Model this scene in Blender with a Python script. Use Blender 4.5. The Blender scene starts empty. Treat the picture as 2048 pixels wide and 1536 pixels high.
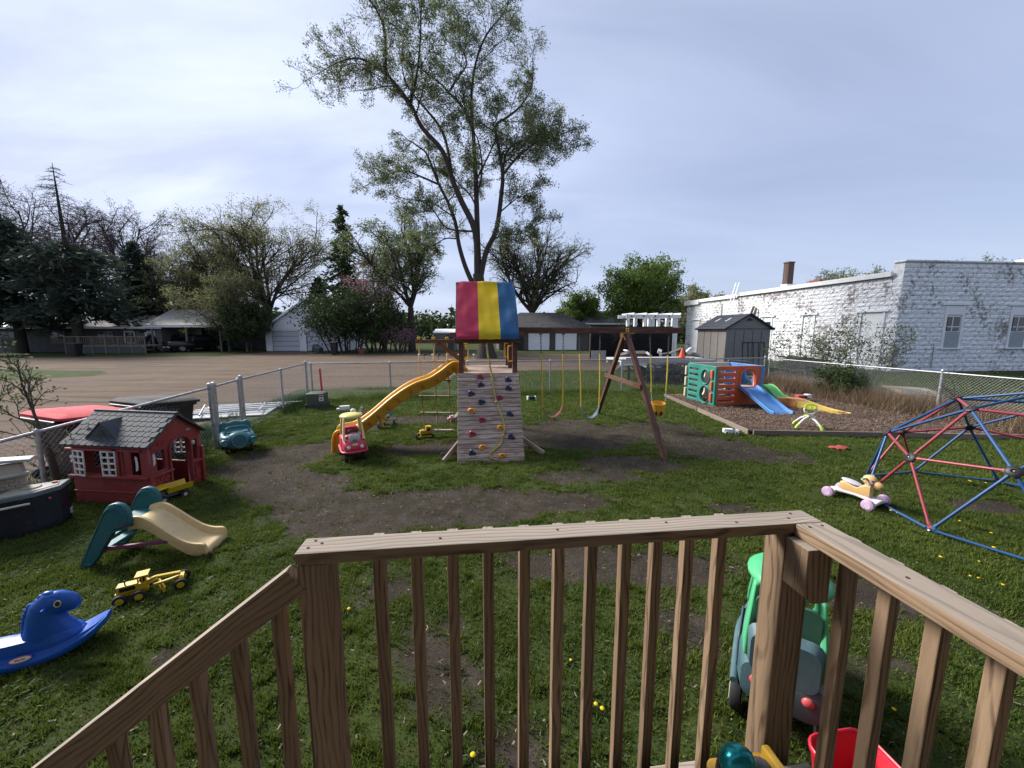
import bpy, bmesh, math, random
import numpy as np
from mathutils import Vector, Matrix, Euler

R = math.radians
random.seed(7)
scene = bpy.context.scene
COL = scene.collection

# ------------------------------------------------------------------ camera
cam_data = bpy.data.cameras.new("camera")
cam_data.sensor_width = 36.0
cam_data.lens = 770.0 / 2048.0 * 36.0
cam_data.clip_start = 0.05
cam_data.clip_end = 2000.0
camera = bpy.data.objects.new("camera", cam_data)
COL.objects.link(camera)
camera.location = (0, 0, 2.2)
camera.rotation_euler = (R(90 - 7.9), 0, 0)
scene.camera = camera

# ------------------------------------------------------------------ sky and sun
SUN_AZ = R(-62)      # from +Y towards +X; the sun stands to the left of the view
SUN_EL = R(35)
sun_dir = Vector((math.sin(SUN_AZ) * math.cos(SUN_EL), math.cos(SUN_AZ) * math.cos(SUN_EL), math.sin(SUN_EL)))

world = bpy.data.worlds.new("World")
scene.world = world
world.use_nodes = True
wn, wl = world.node_tree.nodes, world.node_tree.links
wn.clear()
w_out = wn.new("ShaderNodeOutputWorld")
w_bg = wn.new("ShaderNodeBackground")
w_bg.inputs["Strength"].default_value = 0.1
sky = wn.new("ShaderNodeTexSky")
sky.sky_type = 'NISHITA'
sky.sun_disc = False
sky.sun_elevation = SUN_EL
sky.sun_rotation = SUN_AZ
sky.air_density = 1.0
sky.dust_density = 0.6
sky.ozone_density = 1.0
tc = wn.new("ShaderNodeTexCoord")

def wmath(op, a, b=None, clamp=False):
    n = wn.new("ShaderNodeMath"); n.operation = op; n.use_clamp = clamp
    for i, v in enumerate((a, b)):
        if v is None: continue
        if isinstance(v, (int, float)): n.inputs[i].default_value = v
        else: wl.new(v, n.inputs[i])
    return n.outputs[0]

# thin high cloud veil: noise on the direction flattened onto a cloud layer
sep = wn.new("ShaderNodeSeparateXYZ"); wl.new(tc.outputs["Generated"], sep.inputs[0])
zz = wmath('ADD', wmath('MAXIMUM', sep.outputs[2], 0.0), 0.18)
cmb = wn.new("ShaderNodeCombineXYZ")
wl.new(wmath('DIVIDE', sep.outputs[0], zz), cmb.inputs[0])
wl.new(wmath('DIVIDE', sep.outputs[1], zz), cmb.inputs[1])
mp = wn.new("ShaderNodeMapping")
mp.inputs["Rotation"].default_value = (0, 0, R(28))
mp.inputs["Scale"].default_value = (0.8, 1.9, 1.0)
mp.inputs["Location"].default_value = (3.1, 0.7, 0.0)
wl.new(cmb.outputs[0], mp.inputs[0])
nz = wn.new("ShaderNodeTexNoise")
nz.inputs["Scale"].default_value = 0.9
nz.inputs["Detail"].default_value = 7.0
nz.inputs["Roughness"].default_value = 0.52
nz.inputs["Distortion"].default_value = 0.5
wl.new(mp.outputs[0], nz.inputs[0])
dot = wn.new("ShaderNodeVectorMath"); dot.operation = 'DOT_PRODUCT'
wl.new(tc.outputs["Generated"], dot.inputs[0]); dot.inputs[1].default_value = sun_dir
toward = wmath('MAXIMUM', wmath('ADD', wmath('MULTIPLY', dot.outputs[1], 0.5), 0.5), 0.0)   # 0 away from the sun, 1 at it
glow = wmath('POWER', toward, 5.0)
# veil thickness: thicker towards the sun side, streaked by the noise
streak = wmath('MULTIPLY', wmath('SUBTRACT', nz.outputs[0], 0.46), wmath('ADD', wmath('MULTIPLY', glow, 3.2), 0.55))     # the streaks thicken towards the sun
hz = wmath('POWER', wmath('SUBTRACT', 1.0, wmath('MAXIMUM', sep.outputs[2], 0.0)), 7.0)      # more haze towards the horizon
veil = wmath('ADD', wmath('ADD', wmath('MULTIPLY', glow, 0.45), wmath('ADD', wmath('MULTIPLY', hz, 0.25), 0.62)), wmath('MULTIPLY', streak, 0.28), clamp=True)
# forward scattering makes the cloud brighter near the sun
lum = wmath('ADD', wmath('ADD', wmath('MULTIPLY', glow, 0.95), 2.95), wmath('MULTIPLY', streak, 1.7))
vc = wn.new("ShaderNodeVectorMath"); vc.operation = 'SCALE'
vc.inputs[0].default_value = (0.84, 0.935, 1.22)
wl.new(lum, vc.inputs["Scale"])
mixn = wn.new("ShaderNodeMix"); mixn.data_type = 'RGBA'
wl.new(veil, mixn.inputs["Factor"])
sk = wn.new("ShaderNodeVectorMath"); sk.operation = 'MULTIPLY'
wl.new(sky.outputs[0], sk.inputs[0]); sk.inputs[1].default_value = (0.55, 0.60, 0.72)
wl.new(sk.outputs[0], mixn.inputs["A"])
wl.new(vc.outputs[0], mixn.inputs["B"])
wl.new(mixn.outputs["Result"], w_bg.inputs[0])
wl.new(w_bg.outputs[0], w_out.inputs[0])

sun_data = bpy.data.lights.new("sun", 'SUN')
sun_data.energy = 3.1
sun_data.angle = R(18)
sun_data.color = (1.0, 0.95, 0.88)
sun = bpy.data.objects.new("sun", sun_data)
COL.objects.link(sun)
sun.rotation_euler = sun_dir.to_track_quat('Z', 'Y').to_euler()

vs = scene.view_settings
vs.view_transform = 'Standard'
vs.look = 'None'
vs.gamma = 1.0
vs.use_curve_mapping = False
vs.exposure = 1.25
scene.render.engine = 'CYCLES'
scene.cycles.use_denoising = True
scene.cycles.max_bounces = 6
scene.cycles.diffuse_bounces = 3
scene.cycles.glossy_bounces = 3
scene.cycles.transparent_max_bounces = 12

# ------------------------------------------------------------------ mesh helpers
def rotm(rot):
    if rot is None: return Matrix.Identity(3)
    if isinstance(rot, Matrix): return rot.to_3x3()
    if isinstance(rot, (int, float)): return Matrix.Rotation(rot, 3, 'Z')
    return Euler(rot).to_matrix()

class MB:
    """collects shapes; build() links them as one mesh object"""
    def __init__(self):
        self.v, self.f, self.g = [], [], []
    def add(self, vs, fs, gs=None):
        n = len(self.v)
        self.v += [tuple(p) for p in vs]
        self.f += [tuple(i + n for i in f) for f in fs]
        if gs is None:
            o = random.uniform(0, 30)
            gs = [(p[2] + o, p[0] + o * .37, p[1] + o * .71) for p in vs]
        self.g += [tuple(p) for p in gs]
        return self
    def box(self, c, s, rot=None, taper=1.0):
        m = rotm(rot); c = Vector(c)
        vs, gs = [], []
        ax = max(range(3), key=lambda i: s[i]); o = random.uniform(0, 40)
        for z in (-.5, .5):
            k = taper if z > 0 else 1.0
            for y in (-.5, .5):
                for x in (-.5, .5):
                    p = Vector((x * s[0] * k, y * s[1] * k, z * s[2]))
                    vs.append(c + m @ p)
                    q = (p[ax], p[(ax + 1) % 3], p[(ax + 2) % 3])
                    gs.append((q[0] + o, q[1] + o * .37, q[2] + o * .71))
        fs = [(0, 2, 3, 1), (4, 5, 7, 6), (0, 1, 5, 4), (2, 6, 7, 3), (0, 4, 6, 2), (1, 3, 7, 5)]
        return self.add(vs, fs, gs)
    def beam(self, p0, p1, w, h, up=(0, 0, 1)):
        p0, p1 = Vector(p0), Vector(p1); d = p1 - p0; L = d.length; d.normalize()
        u = Vector(up)
        if abs(u.dot(d)) > .98: u = Vector((0, 1, 0))
        x = d.cross(u).normalized(); u = x.cross(d).normalized()
        m = Matrix((x, d, u)).transposed()
        return self.box((p0 + p1) / 2, (w, L, h), m)
    def cyl(self, p0, p1, r0, r1=None, n=12, cap=True):
        if r1 is None: r1 = r0
        return self.tube([p0, p1], [r0, r1], n, cap)
    def tube(self, pts, r, n=8, cap=True, closed=False, flat=None):
        pts = [Vector(p) for p in pts]; k = len(pts)
        rs = list(r) if isinstance(r, (list, tuple)) else [r] * k
        t = []
        for i in range(k):
            a = pts[(i - 1) % k] if closed or i > 0 else pts[i]
            b = pts[(i + 1) % k] if closed or i < k - 1 else pts[i]
            d = b - a
            t.append(d.normalized() if d.length > 1e-9 else Vector((0, 0, 1)))
        u = Vector((0, 0, 1)) if abs(t[0].z) < .9 else Vector((1, 0, 0))
        u = (u - t[0] * u.dot(t[0])).normalized()
        vs, gs, L = [], [], 0.0
        o = random.uniform(0, 40)
        for i in range(k):
            if i: L += (pts[i] - pts[i - 1]).length
            u = u - t[i] * u.dot(t[i])
            u = u.normalized() if u.length > 1e-6 else t[i].orthogonal().normalized()
            w = t[i].cross(u)
            for j in range(n):
                a = 2 * math.pi * j / n
                cu, cw = math.cos(a) * rs[i], math.sin(a) * rs[i]
                if flat: cu *= flat[0]; cw *= flat[1]
                vs.append(pts[i] + u * cu + w * cw)
                gs.append((L + o, cu + o * .3, cw + o * .7))
        fs = []
        for i in range(k if closed else k - 1):
            for j in range(n):
                a, b = i * n + j, i * n + (j + 1) % n
                c, d = ((i + 1) % k) * n + (j + 1) % n, ((i + 1) % k) * n + j
                fs.append((a, b, c, d))
        if cap and not closed:
            fs.append(tuple(range(n - 1, -1, -1)))
            fs.append(tuple((k - 1) * n + j for j in range(n)))
        return self.add(vs, fs, gs)
    def sphere(self, c, r, nu=14, nv=8, rot=None, lo=-.5, hi=.5):
        if isinstance(r, (int, float)): r = (r, r, r)
        m = rotm(rot); c = Vector(c); rings = []
        for i in range(nv + 1):
            a = math.pi * (lo + (hi - lo) * i / nv)
            rings.append([c + m @ Vector((r[0] * math.cos(a) * math.cos(2 * math.pi * j / nu), r[1] * math.cos(a) * math.sin(2 * math.pi * j / nu), r[2] * math.sin(a))) for j in range(nu)])
        return self.loft(rings)
    def lathe(self, prof, c=(0, 0, 0), rot=None, n=20, cap=True):
        m = rotm(rot); c = Vector(c)
        rings = [[c + m @ Vector((r * math.cos(2 * math.pi * j / n), r * math.sin(2 * math.pi * j / n), z)) for j in range(n)] for r, z in prof]
        return self.loft(rings, cap)
    def loft(self, rings, cap=True, closed=True):
        n = len(rings[0]); vs = [p for r in rings for p in r]; fs = []
        for i in range(len(rings) - 1):
            for j in range(n if closed else n - 1):
                a, b = i * n + j, i * n + (j + 1) % n
                fs.append((a, b, b + n, a + n))
        if cap and closed:
            fs.append(tuple(range(n - 1, -1, -1)))
            k = (len(rings) - 1) * n
            fs.append(tuple(k + j for j in range(n)))
        return self.add(vs, fs)
    def prism(self, poly, d, M=None):
        """polygon in local XY extruded d along local Z (centred)"""
        M = M or Matrix.Identity(4); n = len(poly)
        vs = [M @ Vector((p[0], p[1], s * d)) for s in (-.5, .5) for p in poly]
        o = random.uniform(0, 30)
        gs = [(p[0] + o, p[1] + o * .3, s) for s in (-.5, .5) for p in poly]
        fs = [tuple(range(n - 1, -1, -1)), tuple(range(n, 2 * n))]
        fs += [(j, (j + 1) % n, n + (j + 1) % n, n + j) for j in range(n)]
        return self.add(vs, fs, gs)
    def quad(self, a, b, c, d):
        return self.add([a, b, c, d], [(0, 1, 2, 3)])
    def mesh(self, name, sharp=None):
        me = bpy.data.meshes.new(name)
        me.from_pydata([tuple(p) for p in self.v], [], self.f)
        at = me.attributes.new("grain", 'FLOAT_VECTOR', 'POINT')
        at.data.foreach_set("vector", np.array(self.g, dtype=np.float32).ravel())
        if sharp is not None:
            me.shade_smooth() if hasattr(me, "shade_smooth") else None
            me.set_sharp_from_angle(angle=R(sharp))
        return me
    def build(self, name, mat, parent=None, smooth=None, bevel=0, sub=0, seg=2, M=None):
        me = self.mesh(name, smooth)
        me.materials.append(mat)
        o = bpy.data.objects.new(name, me); COL.objects.link(o)
        if parent is not None: o.parent = parent
        if M is not None: o.matrix_basis = M
        if bevel:
            b = o.modifiers.new("bevel", 'BEVEL'); b.width = bevel; b.segments = seg; b.limit_method = 'ANGLE'; b.angle_limit = R(40)
        if sub:
            s = o.modifiers.new("sub", 'SUBSURF'); s.levels = sub; s.render_levels = sub
            if smooth is None: me.shade_smooth()
        return o

def tag(o, label=None, cat=None, group=None, kind=None):
    if label: o["label"] = label
    if cat: o["category"] = cat
    if group: o["group"] = group
    if kind: o["kind"] = kind
    return o

def thing(name, label, cat, loc=(0, 0, 0), rz=0.0, group=None, rot=None, scale=1.0):
    o = bpy.data.objects.new(name, None); COL.objects.link(o)
    o.empty_display_size = 0.1
    o.location = loc
    o.rotation_euler = rot if rot else (0, 0, rz)
    o.scale = (scale,) * 3
    return tag(o, label, cat, group)

def part(name, mb, mat, parent, **kw):
    return mb.build(name, mat, parent, **kw)

def share(name, me, mat, parent, M=None):
    """another object on an existing mesh"""
    o = bpy.data.objects.new(name, me); COL.objects.link(o); o.parent = parent
    if mat is not None and len(me.materials) == 0: me.materials.append(mat)
    if M is not None: o.matrix_basis = M
    return o

def dup(root, label=None, loc=None, rz=None):
    r = root.copy(); COL.objects.link(r)
    if label: r["label"] = label
    if loc is not None: r.location = loc
    if rz is not None: r.rotation_euler = (0, 0, rz)
    for ch in list(root.children):
        c = ch.copy(); COL.objects.link(c); c.parent = r
        for g in list(ch.children):
            d = g.copy(); COL.objects.link(d); d.parent = c
    return r

def panel(name, outline, holes, depth, mat, parent, M=None, bevel=0.0, raw=False):
    """flat plate with holes cut through it, from a filled 2D curve"""
    cu = bpy.data.curves.new("tmp", 'CURVE'); cu.dimensions = '2D'; cu.fill_mode = 'BOTH'
    cu.extrude = max(depth / 2 - bevel, 0); cu.bevel_depth = bevel; cu.bevel_resolution = 1; cu.offset = -bevel
    for loop in [outline] + list(holes):
        s = cu.splines.new('POLY'); s.points.add(len(loop) - 1); s.use_cyclic_u = True
        for p, q in zip(s.points, loop): p.co = (q[0], q[1], 0, 1)
    return _curve_obj(cu, name, mat, parent, M)

def _curve_obj(cu, name, mat, parent, M):
    t = bpy.data.objects.new("tmp", cu); COL.objects.link(t)
    dg = bpy.context.evaluated_depsgraph_get()
    me = bpy.data.meshes.new_from_object(t.evaluated_get(dg), depsgraph=dg)
    bpy.data.objects.remove(t); bpy.data.curves.remove(cu)
    me.name = name
    me.materials.clear(); me.materials.append(mat)
    n = len(me.vertices)
    co = np.zeros(n * 3, np.float32); me.vertices.foreach_get("co", co)
    at = me.attributes.new("grain", 'FLOAT_VECTOR', 'POINT'); at.data.foreach_set("vector", co)
    o = bpy.data.objects.new(name, me); COL.objects.link(o)
    if parent is not None: o.parent = parent
    if M is not None: o.matrix_basis = M
    return o

def lettering(name, text, size, mat, parent, M, depth=0.001):
    cu = bpy.data.curves.new("tmp", 'FONT'); cu.body = text; cu.size = size; cu.extrude = depth
    cu.align_x = 'CENTER'; cu.align_y = 'CENTER'
    return _curve_obj(cu, name, mat, parent, M)

def rrect(x0, y0, x1, y1, r, n=5):
    out = []
    for cx, cy, a0 in ((x1 - r, y0 + r, -90), (x1 - r, y1 - r, 0), (x0 + r, y1 - r, 90), (x0 + r, y0 + r, 180)):
        for i in range(n + 1):
            a = R(a0 + 90 * i / n); out.append((cx + r * math.cos(a), cy + r * math.sin(a)))
    return out

def ellipse(cx, cy, rx, ry, n=20, a0=0.0):
    return [(cx + rx * math.cos(2 * math.pi * i / n + a0), cy + ry * math.sin(2 * math.pi * i / n + a0)) for i in range(n)]

def frame(o, x, y, z=None):
    """4x4 with origin o and given local axes"""
    x = Vector(x).normalized(); y = Vector(y); y = (y - x * y.dot(x)).normalized(); z = x.cross(y)
    M = Matrix((x, y, z)).transposed().to_4x4(); M.translation = Vector(o); return M

def spline(pts, k=6):
    """Catmull-Rom through points"""
    pts = [Vector(p) for p in pts]; P = [pts[0] * 2 - pts[1]] + pts + [pts[-1] * 2 - pts[-2]]; out = []
    for i in range(1, len(P) - 2):
        a, b, c, d = P[i - 1:i + 3]
        for j in range(k):
            t = j / k
            out.append(.5 * ((2 * b) + (c - a) * t + (2 * a - 5 * b + 4 * c - d) * t * t + (3 * b - a - 3 * c + d) * t ** 3))
    out.append(pts[-1]); return out

# ------------------------------------------------------------------ value noise for layouts (numpy)
_rng = np.random.default_rng(11)
_perm = _rng.random((256, 256))
def vnoise(x, y):
    x = np.asarray(x, float); y = np.asarray(y, float)
    xi = np.floor(x).astype(int); yi = np.floor(y).astype(int); fx = x - xi; fy = y - yi
    fx = fx * fx * (3 - 2 * fx); fy = fy * fy * (3 - 2 * fy)
    g = lambda a, b: _perm[a & 255, b & 255]
    return (g(xi, yi) * (1 - fx) + g(xi + 1, yi) * fx) * (1 - fy) + (g(xi, yi + 1) * (1 - fx) + g(xi + 1, yi + 1) * fx) * fy
def fbm(x, y, o=4):
    s, a, t = 0, .5, 0
    for i in range(o):
        s = s + a * vnoise(np.asarray(x) * 2 ** i + 17 * i, np.asarray(y) * 2 ** i + 5 * i); t += a; a *= .5
    return s / t
# ------------------------------------------------------------------ materials
class NT:
    def __init__(self, name):
        self.m = bpy.data.materials.new(name); self.m.use_nodes = True
        self.n, self.l = self.m.node_tree.nodes, self.m.node_tree.links
        self.n.clear()
        self.out = self.n.new("ShaderNodeOutputMaterial")
        self.p = self.n.new("ShaderNodeBsdfPrincipled")
        self.l.new(self.p.outputs[0], self.out.inputs[0])
    def put(self, sock, v):
        if hasattr(v, "is_output") or hasattr(v, "links"): self.l.new(v, sock)
        else: sock.default_value = v
    def coord(self, kind="Object", scale=(1, 1, 1), rot=(0, 0, 0)):
        if kind == "grain":
            c = self.n.new("ShaderNodeAttribute"); c.attribute_name = "grain"; o = c.outputs["Vector"]
        else:
            o = self.n.new("ShaderNodeTexCoord").outputs[kind]
        m = self.n.new("ShaderNodeMapping"); m.inputs["Scale"].default_value = scale; m.inputs["Rotation"].default_value = rot
        self.l.new(o, m.inputs[0]); return m.outputs[0]
    def noise(self, vec, scale, detail=4, rough=.55, dist=0.0, out=0):
        t = self.n.new("ShaderNodeTexNoise"); self.l.new(vec, t.inputs["Vector"])
        t.inputs["Scale"].default_value = scale; t.inputs["Detail"].default_value = detail
        t.inputs["Roughness"].default_value = rough; t.inputs["Distortion"].default_value = dist
        return t.outputs[out]
    def voro(self, vec, scale, out="Distance", feature='F1'):
        t = self.n.new("ShaderNodeTexVoronoi"); t.feature = feature; self.l.new(vec, t.inputs["Vector"]); t.inputs["Scale"].default_value = scale
        return t.outputs[out]
    def wave(self, vec, scale, dist=4, detail=3, dscale=1.0, kind='BANDS', direction='Y'):
        t = self.n.new("ShaderNodeTexWave"); t.wave_type = kind
        if kind == 'BANDS': t.bands_direction = direction
        self.l.new(vec, t.inputs["Vector"]); t.inputs["Scale"].default_value = scale; t.inputs["Distortion"].default_value = dist
        t.inputs["Detail"].default_value = detail; t.inputs["Detail Scale"].default_value = dscale
        return t.outputs["Fac"]
    def ramp(self, fac, stops, interp='LINEAR'):
        r = self.n.new("ShaderNodeValToRGB"); r.color_ramp.interpolation = interp
        e = r.color_ramp.elements
        while len(e) < len(stops): e.new(.5)
        for k, (p, c) in zip(e, stops):
            k.position = p
            if isinstance(c, (int, float)): c = (c, c, c)
            k.color = (*c, 1.0)
        self.l.new(fac, r.inputs[0]); return r.outputs[0]
    def mix(self, f, a, b, mode='MIX'):
        m = self.n.new("ShaderNodeMix"); m.data_type = 'RGBA'; m.blend_type = mode
        for s, v in ((m.inputs["Factor"], f), (m.inputs["A"], a), (m.inputs["B"], b)):
            if isinstance(v, tuple) and len(v) == 3: v = (*v, 1.0)
            self.put(s, v)
        return m.outputs["Result"]
    def math(self, op, a, b=0.0, clamp=False):
        m = self.n.new("ShaderNodeMath"); m.operation = op; m.use_clamp = clamp
        self.put(m.inputs[0], a); self.put(m.inputs[1], b); return m.outputs[0]
    def attr(self, name, out="Fac"):
        c = self.n.new("ShaderNodeAttribute"); c.attribute_name = name; return c.outputs[out]
    def rnd(self):
        return self.n.new("ShaderNodeObjectInfo").outputs["Random"]
    def bump(self, h, strength=.3, dist=.01, normal=None):
        b = self.n.new("ShaderNodeBump"); b.inputs["Strength"].default_value = strength; b.inputs["Distance"].default_value = dist
        self.l.new(h, b.inputs["Height"])
        if normal is not None: self.l.new(normal, b.inputs["Normal"])
        return b.outputs[0]
    def done(self, col=None, rough=None, normal=None, metal=None, spec=None):
        if col is not None: self.put(self.p.inputs["Base Color"], (*col, 1.0) if isinstance(col, tuple) else col)
        if rough is not None: self.put(self.p.inputs["Roughness"], rough)
        if normal is not None: self.l.new(normal, self.p.inputs["Normal"])
        if metal is not None: self.p.inputs["Metallic"].default_value = metal
        if spec is not None: self.p.inputs["Specular IOR Level"].default_value = spec
        return self.m

def mulc(c, k): return tuple(min(1.0, x * k) for x in c)
def mixc(a, b, t): return tuple(x * (1 - t) + y * t for x, y in zip(a, b))
_cache = {}

def plastic(name, c, rough=.42, fade=.22, dirt=.25, spec=.4):
    """sun-faded moulded plastic with faint grime and an orange-peel surface"""
    if name in _cache: return _cache[name]
    t = NT(name); v = t.coord("Object")
    n1 = t.noise(v, 3.0, 5, .6); n2 = t.noise(v, 22.0, 4, .6)
    pale = mixc(c, (.75, .75, .72), fade)
    col = t.mix(t.ramp(n1, [(.3, 0.0), (.75, 1.0)]), c, pale)
    grime = mixc(mulc(c, .55), (.10, .085, .065), .45)
    col = t.mix(t.math('MULTIPLY', t.ramp(n2, [(.5, 0.0), (.8, 1.0)]), dirt), col, grime)
    sc_ = t.noise(t.coord("Object", (5, 70, 28), (.6, .3, .8)), 1.0, 5, .7); sc2 = t.noise(t.coord("Object", (60, 6, 30), (.2, .9, .3)), 1.0, 5, .7)
    scuff = t.math('MULTIPLY', t.math('MAXIMUM', t.ramp(sc_, [(.62, 0.0), (.70, 1.0)]), t.ramp(sc2, [(.63, 0.0), (.71, 1.0)])), .22)
    col = t.mix(scuff, col, mixc(c, (.62, .60, .57), .55))
    splash = t.math('MULTIPLY', t.ramp(t.noise(v, 9.0, 7, .75), [(.60, 0.0), (.70, 1.0)]), dirt * 1.3)
    col = t.mix(splash, col, (.085, .070, .055))
    r = t.math('ADD', t.math('ADD', t.math('MULTIPLY', n2, .22), rough - .1), t.math('MULTIPLY', scuff, .6))
    _cache[name] = t.done(col, r, t.bump(t.noise(v, 160.0, 2), .06, .004), spec=spec)
    return _cache[name]

def paint(name, c, rough=.5, wear=.3, under=(.12, .09, .07), scale=14.0, metal=0.0):
    if name in _cache: return _cache[name]
    t = NT(name); v = t.coord("Object")
    n1 = t.noise(v, scale, 6, .65); n2 = t.noise(v, 2.5, 3)
    col = t.mix(t.math('MULTIPLY', n2, .5), c, mulc(c, .72))
    col = t.mix(t.math('MULTIPLY', t.ramp(n1, [(.58, 0.0), (.66, 1.0)]), wear), col, under)
    _cache[name] = t.done(col, t.math('ADD', t.math('MULTIPLY', n1, .3), rough - .15), t.bump(n1, .12, .004), metal=metal)
    return _cache[name]

def metal(name, c=(.45, .46, .47), rough=.45, m=.85, spots=.35):
    if name in _cache: return _cache[name]
    t = NT(name); v = t.coord("Object")
    n1 = t.noise(v, 18.0, 5, .6); n2 = t.noise(v, 90.0, 3)
    col = t.mix(t.ramp(n1, [(.35, 0.0), (.7, 1.0)]), mulc(c, 1 - spots), mulc(c, 1.12))
    _cache[name] = t.done(col, t.math('ADD', t.math('MULTIPLY', n1, .3), rough - .12), t.bump(n2, .08, .002), metal=m)
    return _cache[name]

def wood(name, c1, c2, c3, rough=.8, gscale=1.0, worn=None, wear=.5, up_tone=None):
    """grain follows the 'grain' attribute: x runs along the board"""
    if name in _cache: return _cache[name]
    t = NT(name)
    va = t.coord("grain", (1.1 * gscale, 15 * gscale, 15 * gscale))
    warp = t.coord("grain", (.55 * gscale, 5 * gscale, 5 * gscale), (.35, .0, .04))
    wn_ = t.noise(t.coord("grain", (1.9 * gscale, 7 * gscale, 7 * gscale)), 1.0, 2, .5, .0, 1)
    va_ = t.n.new("ShaderNodeVectorMath"); va_.operation = 'SUBTRACT'; t.l.new(wn_, va_.inputs[0]); va_.inputs[1].default_value = (.5, .5, .5)
    vb_ = t.n.new("ShaderNodeVectorMath"); vb_.operation = 'SCALE'; t.l.new(va_.outputs[0], vb_.inputs[0]); vb_.inputs["Scale"].default_value = .42
    vc_ = t.n.new("ShaderNodeVectorMath"); vc_.operation = 'ADD'; t.l.new(warp, vc_.inputs[0]); t.l.new(vb_.outputs[0], vc_.inputs[1])
    lines = t.wave(vc_.outputs[0], 3.8, 2.5, 3.0, .8, 'BANDS', 'Y')
    fine = t.noise(va, 5.0, 8, .65, .3)
    streak = t.noise(t.coord("grain", (.5, 4, 4)), 2.2, 4, .6, .4)
    col = t.mix(t.ramp(lines, [(.05, 1.0), (.45, 0.0)]), c1, c2)
    col = t.mix(t.ramp(fine, [(.38, 0.0), (.66, .75)]), col, c3)
    col = t.mix(t.math('MULTIPLY', t.ramp(streak, [(.42, 0.0), (.68, 1.0)]), .5), col, mulc(c1, .62))
    # knots
    kn = t.voro(t.coord("grain", (1.5 * gscale, 5 * gscale, 5 * gscale)), 1.0)
    col = t.mix(t.ramp(kn, [(.035, 1.0), (.085, 0.0)]), col, mulc(c3, .45))
    # each board a little different
    tone = t.math('ADD', t.math('MULTIPLY', t.rnd(), .36), .82)
    g = t.n.new("ShaderNodeCombineColor"); [t.l.new(tone, g.inputs[i]) for i in range(3)]
    col = t.mix(1.0, col, g.outputs[0], 'MULTIPLY')
    if worn:
        w = t.noise(t.coord("grain", (1.2, 9, 9)), 3.0, 7, .7, .5)
        col = t.mix(t.math('MULTIPLY', t.ramp(w, [(.48, 0.0), (.6, 1.0)]), wear), col, worn)
    crack = t.noise(t.coord("grain", (.45, 55, 55)), 1.0, 3, .5)
    col = t.mix(t.math('MULTIPLY', t.ramp(crack, [(.69, 0.0), (.72, 1.0)]), .8), col, mulc(c2, .3))
    if up_tone:   # upward faces are mixed toward a paler, greyer tone
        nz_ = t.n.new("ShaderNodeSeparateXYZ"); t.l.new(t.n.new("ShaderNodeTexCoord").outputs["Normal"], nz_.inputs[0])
        bl_ = t.mix(t.ramp(lines, [(.05, 1.0), (.40, 0.0)]), up_tone, mulc(up_tone, .66)); bl_ = t.mix(t.ramp(streak, [(.40, 0.0), (.7, .8)]), bl_, mulc(up_tone, .62))
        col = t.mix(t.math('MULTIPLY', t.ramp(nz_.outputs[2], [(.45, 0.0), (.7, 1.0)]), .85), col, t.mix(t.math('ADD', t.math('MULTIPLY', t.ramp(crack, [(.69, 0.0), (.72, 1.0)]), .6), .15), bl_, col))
    h = t.math('ADD', t.math('MULTIPLY', lines, .5), fine)
    _cache[name] = t.done(col, t.math('ADD', t.math('MULTIPLY', fine, .2), rough - .1), t.bump(h, .28, .004), spec=.25)
    return _cache[name]

def simple(name, c, rough=.7, var=.25, scale=10.0, bump=.15, bs=None, spec=.3, m=0.0):
    if name in _cache: return _cache[name]
    t = NT(name); v = t.coord("Object")
    n1 = t.noise(v, scale, 5, .6)
    col = t.mix(t.ramp(n1, [(.3, 0.0), (.7, 1.0)]), mulc(c, 1 - var), mulc(c, 1 + var * .6))
    _cache[name] = t.done(col, rough, t.bump(t.noise(v, bs or scale * 5, 4), bump, .01), spec=spec, metal=m)
    return _cache[name]

def foliage(name, c1, c2, trans=.35, rough=.6):
    """leaf sheet: colour varies leaf by leaf, some light comes through"""
    if name in _cache: return _cache[name]
    t = NT(name)
    n = t.noise(t.coord("grain"), 1.3, 3, .6)
    w = t.n.new("ShaderNodeTexWhiteNoise"); w.noise_dimensions = '3D'
    t.l.new(t.attr("leaf", "Vector"), w.inputs[0])
    col = t.mix(t.math('ADD', t.math('MULTIPLY', w.outputs["Value"], .55), t.math('MULTIPLY', t.ramp(n, [(.3, 0.0), (.72, 1.0)]), .5), True), c1, c2)
    tr = t.n.new("ShaderNodeBsdfTranslucent"); t.l.new(col, tr.inputs[0])
    mx = t.n.new("ShaderNodeMixShader"); mx.inputs[0].default_value = trans
    t.done(col, rough, spec=.2)
    t.l.new(t.p.outputs[0], mx.inputs[1]); t.l.new(tr.outputs[0], mx.inputs[2]); t.l.new(mx.outputs[0], t.out.inputs[0])
    _cache[name] = t.m
    return t.m

def glass_dark(name="window_glass", c=(.02, .024, .03), rough=.06):
    if name in _cache: return _cache[name]
    t = NT(name); v = t.coord("Object"); n = t.noise(v, 1.5, 3)
    _cache[name] = t.done(t.mix(n, mulc(c, .6), mulc(c, 1.8)), rough, t.bump(n, .04, .02), spec=.6)
    return _cache[name]

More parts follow.
